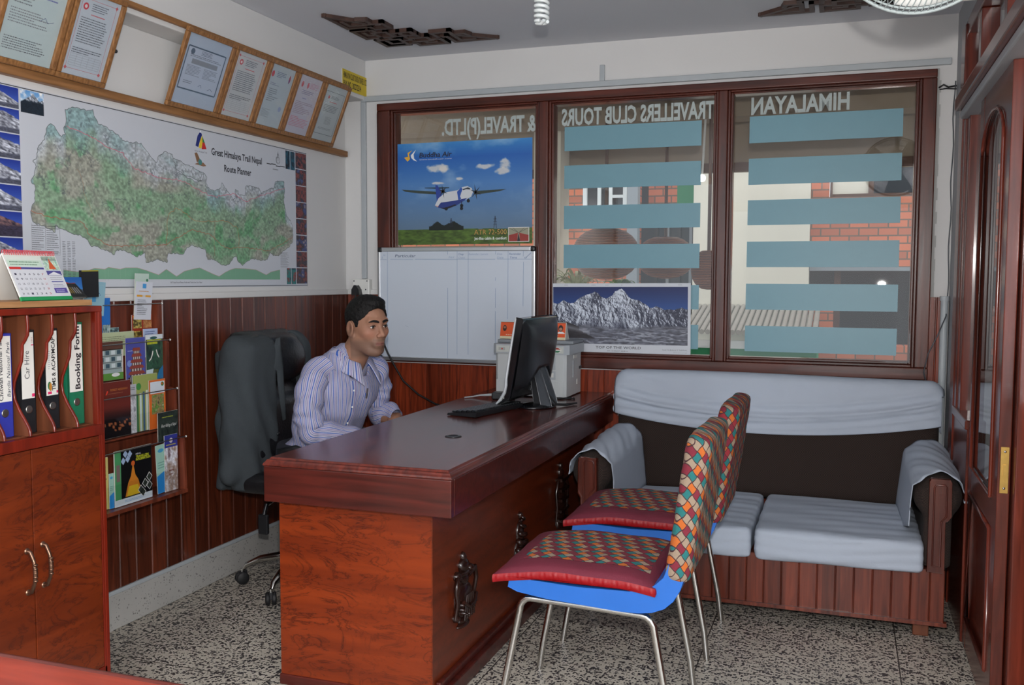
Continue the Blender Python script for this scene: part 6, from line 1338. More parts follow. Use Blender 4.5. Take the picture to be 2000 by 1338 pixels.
def fn_forest(p, w, h):
    X, Y = np.meshgrid(np.linspace(0, 1, 30), np.linspace(1, 0, 40)); t_ = np.clip((Y-.30)/.25, 0, 1)[..., None]; im = np.array([.07, .05, .05])*(1-t_)+np.array([.40, .15, .11])*t_; sp_ = (fbm(X*14, Y*16, 3, 5) > .60) & (Y < .30) & (Y > .12); im[sp_] = (.62, .36, .22); p.raster(im, 0, 0, w, h, 0)
    p.poly([(w*.10, h*.78), (w*.16, h*.85), (w*.20, h*.84), (w*.15, h*.78)], (206, 60, 40), 2); p.text('FOREST HIDEAWAY', w*.28, h*.835, .008, (186, 116, 50), w=w*.62, l=2); p.scrib(w*.2, h*.78, w*.6, h*.025, 1, (150, 100, 70), 7); p.scrib(w*.3, h*.68, w*.4, h*.03, 1, (190, 150, 120), 8)
def fn_grey(p, w, h): p.rect(0, 0, w, h, (176, 178, 184), 0); p.scrib(w*.1, h*.88, w*.8, h*.07, 2, (60, 62, 66), 9); p.raster(patchy(10, 40, [(150, 150, 156), (190, 190, 196), (130, 130, 140)], 4, 5, 5), w*.1, 0, w*.9, h*.8, 1)
def fn_green2(p, w, h): p.rect(0, 0, w, h, (150, 160, 90), 0); p.disc(w*.22, h*.80, w*.10, (60, 130, 60), 1); [p.rect(w*(.12+.13*k), 0, w*(.20+.13*k), h*(.66+.02*k), c, 2) for k, c in enumerate([(60, 110, 70), (190, 206, 206), (60, 96, 130), (206, 208, 204), (176, 178, 170), (214, 210, 200)])]
def fn_orange(p, w, h): p.rect(0, 0, w, h, (212, 104, 40), 0); p.rect(w*.08, h*.72, w*.95, h*.96, (206, 214, 224), 1); p.disc(w*.82, h*.90, w*.09, (50, 120, 50), 2); p.disc(w*.80, h*.905, w*.045, (214, 80, 40), 3); p.raster(patchy(26, 24, [(60, 60, 44), (150, 130, 90), (96, 130, 60), (200, 190, 180)], 9, 5, 5), w*.16, h*.30, w*.90, h*.70, 1)
def fn_raft(p, w, h): p.raster(patchy(30, 24, [(26, 32, 30), (44, 54, 48), (24, 30, 30)], 6, 4, 4), 0, 0, w, h, 0); p.scrib(w*.2, h*.78, w*.7, h*.08, 1, (150, 160, 50), 2, fill=.9); p.text('River Rafting in Nepal', w*.16, h*.48, .012, (206, 208, 204), w=w*.74, shear=.3, l=2)
def fn_guide(p, w, h):
    p.rect(0, 0, w, h, (18, 18, 20), 0); p.rect(0, 0, w*.16, h, (70, 140, 90), 1); p.rect(w*.04, h*.45, w*.13, h*.75, (120, 100, 100), 2); p.rect(0, 0, w, h*.12, (196, 206, 214), 2); p.scrib(w*.25, h*.04, w*.6, h*.05, 2, (90, 150, 200), 3, l=3)
    p.poly([(w*.26, h*.14), (w*.70, h*.14), (w*.62, h*.40), (w*.54, h*.50), (w*.48, h*.74), (w*.42, h*.50), (w*.34, h*.38)], (196, 120, 40), 2); p.poly([(w*.30, h*.14), (w*.68, h*.14), (w*.60, h*.32), (w*.36, h*.32)], (206, 170, 40), 3); p.disc(w*.48, h*.72, w*.05, (190, 90, 40), 3)
    for k, (x_, y_) in enumerate(((.28, .92), (.40, .90), (.22, .80), (.34, .82))): p.poly([(w*x_-.012, h*y_), (w*x_, h*y_+.014), (w*x_+.012, h*y_), (w*x_, h*y_-.014)], (150, 170, 200), 3)
    for k, (x_, y_) in enumerate(((.68, .20), (.80, .30), (.92, .40), (.92, .24), (.74, .14))): p.poly([(w*x_-.016, h*y_), (w*x_, h*y_+.018), (w*x_+.016, h*y_), (w*x_, h*y_-.018)], (206, 206, 206), 4); p.poly([(w*x_-.013, h*y_), (w*x_, h*y_+.015), (w*x_+.013, h*y_), (w*x_, h*y_-.015)], (50, 56, 50), 5)
    p.text('TRAVELLERS', w*.56, h*.80, .009, (190, 196, 50), w=w*.36, l=3, bold=.02); p.text('INFORMATION', w*.56, h*.75, .009, (190, 196, 50), w=w*.40, l=3, bold=.02); p.text('NEPAL', w*.56, h*.86, .006, (206, 206, 206), w=w*.14, l=3)
def fn_aqua(p, w, h): p.rect(0, 0, w, h, (150, 190, 176), 0); p.poly([(0, 0), (w, 0), (w, h*.46), (0, h*.36)], (40, 130, 200), 1); p.scrib(w*.15, h*.5, w*.7, h*.16, 3, (90, 140, 130), 3); p.disc(w*.5, h*.88, w*.3, (70, 150, 190), 2, ry=h*.04)
def fn_navy(p, w, h): p.rect(0, h*.78, w, h, (50, 56, 140), 1); p.raster(patchy(20, 34, [(196, 196, 206), (150, 130, 120), (206, 206, 214), (110, 90, 96)], 12, 5, 5), 0, 0, w, h*.78, 0); p.disc(w*.5, h*.90, w*.13, (200, 190, 196), 3); p.scrib(w*.12, h*.80, w*.74, h*.05, 1, (180, 170, 60), 5, l=3, fill=.98); p.scrib(w*.3, h*.2, w*.4, h*.2, 3, (120, 60, 50), 6)
def fn_pale(c): return lambda p, w, h: (p.rect(0, 0, w, h, c, 0), p.scrib(w*.1, h*.55, w*.8, h*.3, 4, tuple(int(q*.6) for q in c), 7))
def fn_teal(p, w, h): p.rect(0, 0, w, h, (40, 110, 190), 0); p.raster(patchy(12, 16, [(30, 40, 50), (150, 170, 170), (60, 90, 90)], 2, 5, 5), w*.35, 0, w, h*.45, 1)
leaf('pale blue booklet fanned out at the top of the rack by the cabinet', -.060, -1.975, -1.885, 1.195, 1.300, f_light, -.06, .04, .003, 0, )
leaf('light blue booklet behind the front one at the rack top', -.072, -1.955, -1.865, 1.19, 1.312, f_light, -.06, .06, .003, 0)
leaf('narrow bright blue leaflet in the top tier beside the cabinet', -.090, -1.875, -1.815, 1.070, 1.250, fn_teal, -.02, 0)
leaf('dark patterned card in the top tier beside the blue leaflet', -.086, -1.822, -1.775, 1.070, 1.140, lambda p, w, h: p.raster(patchy(14, 20, [(24, 34, 44), (130, 160, 160), (40, 60, 60)], 5, 6, 6), 0, 0, w, h, 0))
leaf('pale green info leaflet standing tall at the right of the top tier', -.096, -1.690, -1.615, 1.09, 1.340, fn_infogreen, -.05, .02)
leaf('white leaflet with an orange band standing tall in the top tier', -.088, -1.692, -1.600, 1.165, 1.310, fn_info, -.05, .05)
leaf('red and yellow leaflet with four small pictures in the top tier', -.092, -1.700, -1.590, 1.075, 1.182, fn_redyel, 0)
leaf('pale blue text leaflet at the right in the second tier', -.064, -1.672, -1.592, 1.02, 1.128, fn_bluetext, 0)
leaf('wide pale green card at the left in the second tier', -.066, -1.935, -1.720, 1.035, 1.124, fn_pale((176, 186, 150)))
leaf('hotel leaflet with rows of windows in the second tier', -.052, -1.925, -1.795, .952, 1.092, fn_hotel)
leaf('purple blue leaflet with a pagoda in the second tier', -.049, -1.785, -1.682, .936, 1.100, fn_pagoda)
leaf('dark green wildlife leaflet with a yellow title in the second tier', -.046, -1.680, -1.586, .934, 1.106, fn_tusk)
leaf('dark red resort brochure in the third tier', -.022, -1.935, -1.795, .748, .950, fn_forest, 0, 0)
leaf('narrow grey leaflet in the third tier right of the dark red brochure', -.026, -1.800, -1.760, .748, .930, fn_grey)
leaf('green booklet stack edge on in the third tier', -.030, -1.772, -1.640, .748, .960, fn_green2, 0, 0, .006)
leaf('orange leaflet with a green emblem in the third tier', -.020, -1.700, -1.608, .748, .936, fn_orange)
leaf('black river rafting leaflet at the right of the third tier', -.0145, -1.690, -1.575, .700, .812, fn_raft, .0, 0, .0016, .024)
leaf('yellow beige booklet at the left of the bottom tier', .004, -2.00, -1.945, .504, .690, fn_pale((196, 184, 116)), 0, 0, .004)
leaf('blue and white leaflet beside the yellow beige booklet in the bottom tier', .010, -1.948, -1.925, .504, .630, fn_aqua)
leaf('black travellers information booklet with a golden shrine in the bottom tier', .016, -1.926, -1.735, .504, .705, fn_guide, 0, 0, .004)
leaf('aqua leaflet right of the black booklet in the bottom tier', .012, -1.700, -1.645, .504, .690, fn_aqua, 0, -.05)
leaf('navy topped leaflet at the right end of the bottom tier', .017, -1.665, -1.590, .504, .722, fn_navy)

# ---- foreground desk corner
t = thing('wooden_table', 'red brown wooden table cut by the lower left picture edge', 'table', (1.0, -4.0, 0))
mb = MB(); mb.box((.20, -4.30, .735), (1.95, -3.548, .7590), 'foreground_wood'); build('table_top', mb, t, bevel=.003)
mb = MB(); mb.tube([(.20, -3.545, .748), (1.95, -3.545, .748)], .0125, 'desk_apron_wood', 12); build('edge_moulding', mb, t)
mb = MB(); mb.box((.26, -4.25, .60), (1.89, -3.60, .735), 'foreground_wood'); build('apron', mb, t, bevel=.003)
for x in (.24, 1.85):
    for y in (-4.27, -3.64): mb = MB(); mb.box((x, y, 0), (x+.06, y+.06, .735), 'foreground_wood'); build('leg', mb, t, bevel=.004)
# ============================================================ ON THE DESK
DZ = .762
# ---- monitor, seen from behind; local frame: x across the screen, y out of its back, z up
mo = Vector((1.158, -.640, DZ+.0005)); t = thing('computer_monitor', 'black flat monitor seen from behind, standing on the desk with a silver edge strip', 'monitor', mo)
fwd = Vector((.998, -.07, 0)).normalized()     # direction the back of the screen looks
rgt = Vector((-fwd.y, fwd.x, 0)); Tm = Matrix.Translation(mo) @ Matrix(((rgt.x, fwd.x, 0, 0), (rgt.y, fwd.y, 0, 0), (0, 0, 1, 0), (0, 0, 0, 1)))
tilt = R(9); Ts = Tm @ Matrix.Translation((0, -.035, .048)) @ Matrix.Rotation(-tilt, 4, 'X')
hw = .205; mb = MB(); mb.T = Ts
# curved bottom lip profile in (y, z)
pf = [(-.018, .0), (-.046, -.022), (-.040, -.026), (.0, -.006), (.012, .01), (.014, .06), (.016, .10), (.020, .345), (.012, .352), (-.012, .352), (-.016, .34), (-.017, .06)]
mb.prism(pf, 0, -hw, hw, 'black_gloss'); build('screen_bezel', mb, t, bevel=.003)
for s_ in (-1, 1):
    mb = MB(); mb.T = Ts; x = s_*(hw+.001); mb.tube([(x, -.016, .350), (x, -.018, .20), (x, -.018, .09), (x, -.014, .06), (x, -.016, .03), (x, -.030, -.005), (x, -.046, -.026)], [.004, .006, .0065, .007, .0075, .007, .004], 'silver_trim', 8); build('silver_strip', mb, t)
mb = MB(); mb.T = Ts; n = 22; P = []
for i in range(n):
    z = .012+.336*i/(n-1); row = []
    for j in range(n):
        x = -hw+.006+(2*hw-.012)*j/(n-1); a = max(0, 1-(abs(x)/(hw-.004))**3.2); b = max(0, 1-abs((z-.18)/.172)**3.4); d = .052*(a*b)**.55
        arch = max(0, 1-((x)/.11)**2); 
        if z < .05+.085*arch**.5: d *= .30
        row.append((x, .014+d, z))
    P.append(row)
mb.grid(np.array(P), 'black_plastic'); 
for x in (-.03, .03): mb.lathe([(.005, 0), (.004, -.002)], (x, .0655, .245), 'dark_grey_plastic', 10, axis='y')
build('rear_shell', mb, t)
mb = MB(); mb.T = Ts; mb.add([(-hw+.012, -.0178, .015), (hw-.012, -.0178, .015), (hw-.012, -.0168, .335), (-hw+.012, -.0168, .335)], [(0, 1, 2, 3)], 'black_gloss'); build('screen', mb, t)
mb = MB(); mb.T = Ts; mb.box((-.035, .012, .03), (-.008, .035, .052), 'black_plastic'); mb.box((.005, .012, .06), (.03, .040, .095), 'cover_blue_plug' if 'cover_blue_plug' in MATS else 'black_plastic'); build('connector', mb, t, bevel=.002)
mb = MB(); mb.T = Ts
for k in range(4): mb.box((-hw-.002, -.03+.004*k, -.006+.012*k), (-hw+.012, -.022+.004*k, -.003+.012*k), 'white_plastic')
mb.add([(-.15, .0165, .03), (-.12, .0165, .03), (-.12, .017, .055), (-.15, .017, .055)], [(0, 1, 2, 3)], 'aluminium'); build('vent_mark', mb, t)
mb = MB(); mb.T = Tm; mb.lathe([(.0, .0), (.098, 0), (.100, .006), (.085, .013), (.03, .018), (0, .018)], (0, .018, 0), 'black_gloss', 40, sx=1.1, sy=.85); build('stand_base', mb, t)
mb = MB(); mb.T = Tm
mb.prism([(.020, .015), (.072, .015), (.030, .15), (.012, .23), (-.005, .23), (.0, .14)], 0, -.032, .032, 'black_plastic'); mb.prism([(.055, .012), (.098, .012), (.095, .03), (.050, .16), (.030, .19), (.022, .17)], 0, -.045, -.030, 'dark_grey_plastic'); mb.prism([(.055, .012), (.098, .012), (.095, .03), (.050, .16), (.030, .19), (.022, .17)], 0, .030, .045, 'dark_grey_plastic'); build('stand_arm', mb, t, bevel=.003)
mb = MB(); q = lambda *a: tuple(Tm @ Vector(a))
mb.tube([q(-.02, .015, .12), q(-.02, .05, .07), q(-.02, .075, .035), q(.0, .10, .012), q(.05, .14, .006), q(.12, .15, .006)], .0042, 'black_rubber', 8); mb.tube([q(.018, .02, .13), q(.02, .06, .06), q(.03, .10, .012), q(.07, .125, .007), q(.13, .16, .007)], .0038, 'black_rubber', 8); build('monitor_cable', mb, t)

# ---- keyboard
ko = Vector((1.012, -.925, DZ+.001)); t = thing('keyboard', 'black computer keyboard on the desk in front of the monitor', 'keyboard', ko); kd = Vector((.22, .975, 0)).normalized(); kx = Vector((kd.y, -kd.x, 0))
Tk = Matrix.Translation(ko+Vector((0.01, .04, 0))) @ Matrix(((kd.x, kx.x, 0, 0), (kd.y, kx.y, 0, 0), (0, 0, 1, 0), (0, 0, 0, 1)))
mb = MB(); mb.T = Tk; mb.prism([(-.070, .002), (.070, .002), (.075, .022), (-.066, .010)], 0, -.17, .19, 'black_plastic'); build('keyboard_body', mb, t, bevel=.003)
for r_ in range(5):
    mb = MB(); mb.T = Tk
    for c in range(17): x = -.160+.0208*c; y = -.052+.0245*r_; z = .012+.0023*r_*1.0; mb.box((x, y, z), (x+.017, y+.019, z+.008), 'black_plastic')
    build('key_row', mb, t, bevel=.0015)

# ---- multifunction printer
px0, px1, py0, py1 = .870, 1.222, -.338, -.074
t = thing('printer', 'grey office laser printer with a control panel at the far end of the desk', 'printer', (1.05, -.18, DZ))
mb = MB(); mb.prism([(px0+.012, py0), (px1-.012, py0), (px1, py0+.012), (px1, py1), (px0, py1), (px0, py0+.012)], 2, DZ+.006, DZ+.205, 'printer_light'); build('body', mb, t, bevel=.005, seg=3)
mb = MB(); mb.prism([(px0-.012, py0+.01), (px0+.004, py0-.006), (px1-.008, py0-.006), (px1+.012, py0+.016), (px1+.016, py1), (px0-.016, py1)], 2, DZ+.206, DZ+.250, 'printer_grey'); build('scanner_unit', mb, t, bevel=.006, seg=3)
mb = MB(); vs = [(px0-.016, py0+.09, DZ+.251), (px1+.010, py0+.09, DZ+.251), (px1+.014, py1, DZ+.251), (px0-.018, py1, DZ+.251)]; mb.box((px0-.018, py0+.075, DZ+.2505), (px1+.014, py1, DZ+.268), 'printer_top_grey'); build('scanner_lid', mb, t, bevel=.005, seg=3)
p = Print(.335, .030, (196, 200, 196), thick=.001); p.rect(.012, .008, .045, .022, (170, 172, 170)); p.disc(.030, .015, .004, (190, 60, 50), 2)
for k in range(5): p.rect(.16+.022*k, .016, .172+.022*k, .022, (120, 124, 128)); p.rect(.16+.022*k, .007, .172+.022*k, .012, (150, 152, 156))
p.disc(.300, .015, .026, (226, 226, 222), 2, ry=.013); p.poly([(.277, .018), (.290, .026), (.310, .026), (.323, .018)], (170, 50, 40), 3); p.poly([(.277, .012), (.290, .004), (.310, .004), (.323, .012)], (40, 120, 80), 3)
p.place('control_panel', (px0+.006, py0-.0075, DZ+.213), (1, 0, 0), (0, 0, 1), parent=t)
mb = MB(); mb.box((px0+.10, py0-.004, DZ+.135), (px1-.050, py0+.001, DZ+.198), 'printer_grey'); mb.box((px0+.12, py0-.0055, DZ+.168), (px1-.060, py0-.0035, DZ+.190), 'black_plastic'); mb.box((px0+.12, py0-.009, DZ+.143), (px1-.062, py0-.0035, DZ+.166), 'printer_light'); build('output_slot', mb, t, bevel=.002)
mb = MB(); mb.box((px0+.10, py0-.003, DZ+.088), (px1-.05, py0+.001, DZ+.128), 'printer_grey'); mb.box((px0+.12, py0-.004, DZ+.095), (px1-.09, py0-.0025, DZ+.100), 'black_plastic'); mb.box((px1-.085, py0-.006, DZ+.098), (px1-.060, py0-.0025, DZ+.120), 'white_plastic'); build('manual_tray', mb, t, bevel=.001)
mb = MB(); mb.box((px0+.005, py0-.004, DZ+.006), (px1-.012, py0+.004, DZ+.080), 'printer_light'); mb.box((px0+.06, py0-.005, DZ+.010), (px0+.20, py0-.0035, DZ+.030), 'printer_grey'); build('paper_tray', mb, t, bevel=.003)
mb = MB(); mb.box((px1-.078, py0-.0042, DZ+.118), (px1-.066, py0-.003, DZ+.128), 'frosted_film'); mb.box((px1, py0+.13, DZ+.18), (px1+.002, py0+.19, DZ+.195), 'white_plastic'); mb.box((px1, py0+.12, DZ+.09), (px1+.0025, py0+.135, DZ+.17), 'printer_grey'); mb.box((px1, py0+.19, DZ+.05), (px1+.002, py0+.205, DZ+.075), 'white_plastic'); mb.box((px1, py0+.23, DZ+.12), (px1+.001, py0+.28, DZ+.135), 'dark_grey_plastic'); build('side_detail', mb, t, bevel=.0008)
mb = MB(); mb.tube([(px0+.02, py0-.03, DZ+.012), (px0+.10, py0-.03, DZ+.016)], .010, 'dark_grey_plastic', 10); 
# pen box / adapter lying left of the monitor
t2 = thing('power_adapter', 'small black box with a cable lying left of the monitor foot', 'adapter', (.93, -.45, DZ))
mb = MB(); mb.T = Matrix.Translation((.955, -.46, DZ)) @ Matrix.Rotation(R(8), 4, 'Z'); mb.box((-.05, -.035, .001), (.05, .035, .034), 'black_plastic'); build('case', mb, t2, bevel=.006, seg=3)
mb = MB(); mb.tube([(.907, -.465, DZ+.02), (.88, -.47, DZ+.018), (.84, -.46, DZ+.014), (.80, -.47, DZ+.006), (.775, -.50, DZ+.005)], [.006, .006, .004, .003, .003], 'conduit_white', 8); build('cord', mb, t2)
mb = MB(); mb.tube([(px1-.06, py0-.02, DZ+.006), (px1-.02, py0-.03, DZ+.005), (px1+.05, py0-.02, DZ+.004), (px1+.035, py0+.02, DZ+.004)], .003, 'black_rubber', 8); mb.tube([(px1-.08, py0-.04, DZ+.004), (px1-.03, py0-.06, DZ+.004), (px1+.0, py0-.03, DZ+.006), (px1+.02, py0+.02, DZ+.005)], .0035, 'black_rubber', 8); build('cable', mb, label='black cables lying on the desk right in front of the printer', cat='cable')
# ---- orange name card standing on the printer
t = thing('name_card', 'orange card with two small portraits standing on the printer', 'card', (1.02, -.20, DZ+.2685))
mb = MB(); mb.prism([(-.228, DZ+.2686), (-.160, DZ+.2686), (-.205, DZ+.352), (-.209, DZ+.352)], 0, .852, 1.186, 'paper_edge'); build('card_stand', mb, t)
p = Print(.332, .083, (214, 204, 170), thick=.0006); p.rect(0, .012, .332, .083, (214, 82, 30)); p.rect(0, .081, .332, .083, (60, 30, 24), 2)
p.disc(.022, .052, .010, (40, 26, 24), 3, ry=.015); p.disc(.022, .056, .006, (150, 100, 80), 4); p.disc(.086, .050, .018, (226, 180, 60), 3); p.disc(.086, .050, .011, (206, 96, 40), 4); p.poly([(.288, .030), (.300, .040), (.318, .040), (.330, .032), (.330, .030)], (224, 224, 224), 3); p.disc(.308, .056, .012, (34, 24, 24), 3, ry=.016); p.disc(.308, .052, .008, (170, 120, 96), 4)
p.scrib(.11, .058, .155, .014, 1, (226, 190, 60), 2, l=3, fill=.98, wd=.008); p.scrib(.13, .044, .13, .008, 1, (226, 200, 150), 3, l=3, fill=.95); p.scrib(.14, .028, .10, .012, 1, (236, 206, 50), 5, l=3, fill=.98, wd=.008); p.scrib(.03, .016, .27, .008, 1, (230, 210, 190), 6, l=3, fill=.96)
p.place('card_front', (.852, -.2291, DZ+.2690), (1, 0, 0), (0, .22, 1), parent=t)

# ---- phone / lamp cord hanging behind the man down to the desk
mb = MB(); pts = [(-.03, -.07, 1.15), (-.02, -.08, 1.06), (.03, -.085, 1.04), (.08, -.085, 1.035), (.126, -.085, 1.015), (.165, -.085, .93), (.21, -.08, .85), (.25, -.07, .78), (.33, -.055, .71), (.43, -.06, .665), (.60, -.08, .63), (.70, -.1, .60)]
mb.tube(pts, .0052, 'black_rubber', 8); build('power_cord', mb, socket_thing)

# ============================================================ THE MAN
face_yaw = R(-27)
def body_T(o, yaw, pitch=0, roll=0): return Matrix.Translation(o) @ Matrix.Rotation(yaw, 4, 'Z') @ Matrix.Rotation(pitch, 4, 'Y') @ Matrix.Rotation(roll, 4, 'X')
person = thing('person', 'man in a striped shirt sitting behind the desk, looking to the right', 'person', (.40, -1.07, 0))
# pixel anchored head: local x forward, y left, z up
HO = Vector((.575, -1.075, 1.124)); HT = body_T(HO, face_yaw, R(3), R(2)); HTi = HT.inverted()
HM = np.array(HTi.to_3x3()); HOv = np.array(HO)
def loc(P): return (P-HOv) @ HM.T
neck_b = np.array((.485, -1.065, .965))
def f_head(P):
    q = loc(P); X, Y, Z = q[..., 0], q[..., 1], q[..., 2]; A = np.abs(Y); qs = np.stack([X, A, Z], -1)
    d = s_ell(q, (-.012, 0, .030), (.094, .074, .086))
    d = smin(d, s_ell(q, (.022, 0, -.028), (.064, .058, .084)), .03)
    d = smin(d, s_cap(qs, (-.008, .052, -.050), (.045, .026, -.098), .020, .017), .03)
    d = smin(d, s_ell(q, (.057, 0, -.101), (.024, .024, .020)), .018)
    d = smin(d, s_ell(qs, (.050, .040, -.018), (.024, .022, .020)), .02)
    d = smin(d, s_cap(qs, (.080, .0, .026), (.070, .040, .030), .0105), .014)
    d = smax(d, -s_ell(qs, (.098, .031, .006), (.022, .020, .013)), .012)
    d = smin(d, s_cap(q, (.080, 0, .018), (.104, 0, -.026), .0065, .0105), .010)
    d = smin(d, s_sph(qs, (.094, .0115, -.031), .0085), .007)
    d = smax(d, -s_sph(qs, (.098, .0065, -.040), .0035), .003)
    d = smin(d, s_ell(q, (.0745, 0, -.064), (.014, .027, .020)), .014)
    d = smin(d, s_cap(qs, (.0855, .0, -.0590), (.074, .022, -.0640), .0046, .0026), .004); d = smin(d, s_cap(qs, (.0840, .0, -.0705), (.074, .019, -.0670), .0050, .0028), .004)
    d = smax(d, -s_cap(qs, (.0915, .0, -.0648), (.079, .023, -.0655), .0016), .003)
    lid = s_sph(qs, (.0705, .0310, .006), .0140); lid = smax(lid, -s_ell(qs, (.0850, .0315, .0058), (.012, .0125, .0046)), .002); d = smin(d, lid, .003)
    # ears
    e = s_ell(qs, (-.010, .082, -.006), (.024, .0085, .034)); e = smax(e, -s_ell(qs, (-.004, .091, .0), (.013, .007, .020)), .004); e = smin(e, s_ell(qs, (-.005, .075, -.030), (.010, .008, .010)), .005)
    d = smin(d, e, .006)
    # neck and upper chest
    nb = tuple(neck_b); nt = tuple(HOv+np.array((-.020, 0, -.045)))
    d = smin(d, s_cap(P, nt, nb, .053, .060), .025); d = smin(d, s_ell(P, (.435, -1.065, .895), (.065, .10, .06)), .03)
    return d
V, F = nets(f_head, (.36, -1.22, .86), (.72, -.93, 1.26), .0031); V = smoothV(V, F, 1, .35)
q = loc(V); X, Y, Z = q[:, 0], q[:, 1], q[:, 2]; A = np.abs(Y)
def blend(c, c2, w): return c*(1-w[:, None])+np.array(C8(*c2))*w[:, None]
col = np.tile(np.array(C8(150, 108, 86)), (len(V), 1)); n_ = fbm(Y*60+3, Z*60+X*40, 4, 2); col *= (.93+.14*n_[:, None])
ck = np.exp(-((A-.042)/.02)**2-((Z+.02)/.02)**2)*(X > .03); col = blend(col, (176, 112, 92), np.clip(ck, 0, 1)*.5)
col = blend(col, (166, 118, 98), np.exp(-((X-.10)/.012)**2-((Z+.024)/.014)**2)*.35)
beard = np.clip(1.5-((Z+.090)/.040)**2, 0, 1)*(X > -.02)*(Z > -.135)*np.clip(1.2-((Z+.064)/.006)**-2*0, 0, 1); beard = np.maximum(beard, np.exp(-((Z+.050)/.007)**2)*(X > .07)*(A < .03)*.9); beard = np.maximum(beard, np.clip(1-np.abs(X+.002)/.022, 0, 1)*(Z < -.01)*(Z > -.09)*.8); col = blend(col, (92, 72, 62), np.clip(beard, 0, 1)*.60)
lipw = np.exp(-((Z+.0645)/.0068)**4)*np.clip(1.7-(A/.017)**2, 0, 1)*(X > .072); col = blend(col, (142, 88, 80), np.clip(lipw*1.3, 0, 1)*.75); col = blend(col, (70, 36, 34), np.exp(-((Z+.0648)/.0016)**2)*(A < .021)*(X > .070)*.7)
col = blend(col, (110, 76, 62), np.exp(-((A-.031)/.02)**2-((Z-.004)/.014)**2)*(X > .05)*.45)
col = blend(col, (104, 66, 52), np.exp(-((X+.003)/.010)**2-((Z+.002)/.016)**2)*(A > .080)*.8)  # shade of the ear hollow, painted into the skin colour
# the rest of the body that the clothes hide but that carries them: hands, forearms
def hand(wr, d, up, thumb):
    """capsule chains: palm, four fingers, thumb"""
    wr, d, up = V3(*wr), V3(*d)/np.linalg.norm(d), V3(*up); side = np.cross(up, d); side /= np.linalg.norm(side); up = np.cross(d, side); caps = []
    caps.append((wr-d*.03, wr+d*.005, .024, .023))
    for k, s_ in enumerate((-.030, -.010, .010, .029)):
        kn = wr+d*(.078-.004*abs(k-1))+side*s_; caps.append((wr+d*.012+side*s_*.6, kn, .0165, .0115)); L = (.040, .045, .042, .032)[k]
        m1 = kn+d*L*.9-up*.010+side*s_*.10; m2 = m1+d*L*.45-up*L*.45; m3 = m2+d*L*.12-up*L*.45; caps += [(kn, m1, .0095, .0088), (m1, m2, .0088, .008), (m2, m3, .008, .007)]
    t0 = wr+d*.02+side*.024*thumb; t1 = t0+d*.032+side*.026*thumb-up*.006; t2 = t1+d*.028+side*.006*thumb-up*.006; caps += [(t0, t1, .013, .011), (t1, t2, .011, .0085)]
    return caps
near_w, far_w = (.590, -1.165, .668), (.618, -.905, .705)
caps = hand(near_w, (.60, .75, -.25), (0, 0, 1), 1)+hand(far_w, (.25, -.95, -.30), (0, 0, 1), -1)
el_n, el_f = (.430, -1.290, .700), (.500, -.850, .720)
def f_hands(P):
    d = None
    for a, b, r0, r1 in caps:
        e = s_cap(P, a, b, r0, r1); d = e if d is None else smin(d, e, .006)
    d = smin(d, s_cap(P, el_n, near_w, .036, .026), .01); d = smin(d, s_cap(P, el_f, far_w, .036, .026), .01); return d
V2, F2 = nets(f_hands, (.36, -1.36, .50), (.84, -.80, .78), .0052)
def f_under(P):   # torso, arms and legs below the clothes, one surface with the neck
    d = s_cap(P, (.30, -1.07, .56), (.42, -1.07, .84), .090, .090)
    for s_, sh, el in ((-1, (.425, -1.235, .915), el_n), (1, (.500, -.905, .915), el_f)): d = smin(d, s_cap(P, sh, el, .036, .032), .02)
    for s_ in (-1, 1): d = smin(d, s_cap(P, (.30, -1.07+s_*.09, .56), (.66, -1.07+s_*.12, .535), .070, .050), .03); d = smin(d, s_cap(P, (.66, -1.07+s_*.12, .535), (.70, -1.07+s_*.13, .10), .048, .035), .02)
    return d
V3_, F3 = nets(f_under, (.10, -1.40, .04), (.84, -.74, 1.02), .015)
Vb = np.concatenate([V, V2, V3_]); Fb = np.concatenate([F, F2+len(V), F3+len(V)+len(V2)]); cb = np.concatenate([col, np.tile(np.array(C8(150, 108, 86)), (len(V2)+len(V3_), 1))])
raw('body', Vb, Fb, 'skin', person, cols=cb)
# hair cap
def f_hair(P):
    q = loc(P); X, Y, Z = q[..., 0], q[..., 1], q[..., 2]; A = np.abs(Y); qs = np.stack([X, A, Z], -1)
    d = s_ell(q, (-.016, 0, .038), (.100, .0805, .092)); d = smin(d, s_ell(q, (.030, 0, .104), (.050, .052, .022)), .03)
    d += .0012*np.sin(X*230+Y*90)*np.sin(Y*190+Z*60)*np.clip((Z+.02)*12, .2, 1)+.0006*np.sin(Z*330+X*150)
    hl = .066+.014*np.cos(Y*40)-.9*np.maximum(A-.040, 0)          # hairline height over the brow
    front = (X-.030)*.85-(Z-hl)*1.0
    cut = np.minimum(X-.030, hl-Z)*1.0; cut = np.where((X > .030) & (Z < hl), np.minimum(X-.030, hl-Z), np.where(Z >= hl, hl-Z, X-.030))
    d = smax(d, cut, .006)
    side = np.where(X > .004, (-.012-Z)*1, (-.075+.35*(-X)-Z)*1.0); side = np.where((X < .004), np.maximum(side, 0*X-1), side); low = np.where(X > -.004, -.014-Z, np.where(X > -.036, .012-Z, -.066-Z))
    d = smax(d, low, .006); d = np.maximum(d, -s_ell(qs, (-.010, .086, -.006), (.030, .022, .040)))
    return d
Vh, Fh = nets(f_hair, (.44, -1.19, 1.04), (.70, -.96, 1.28), .0033); raw('hair', smoothV(Vh, Fh, 1, .3), Fh, 'hair', person)
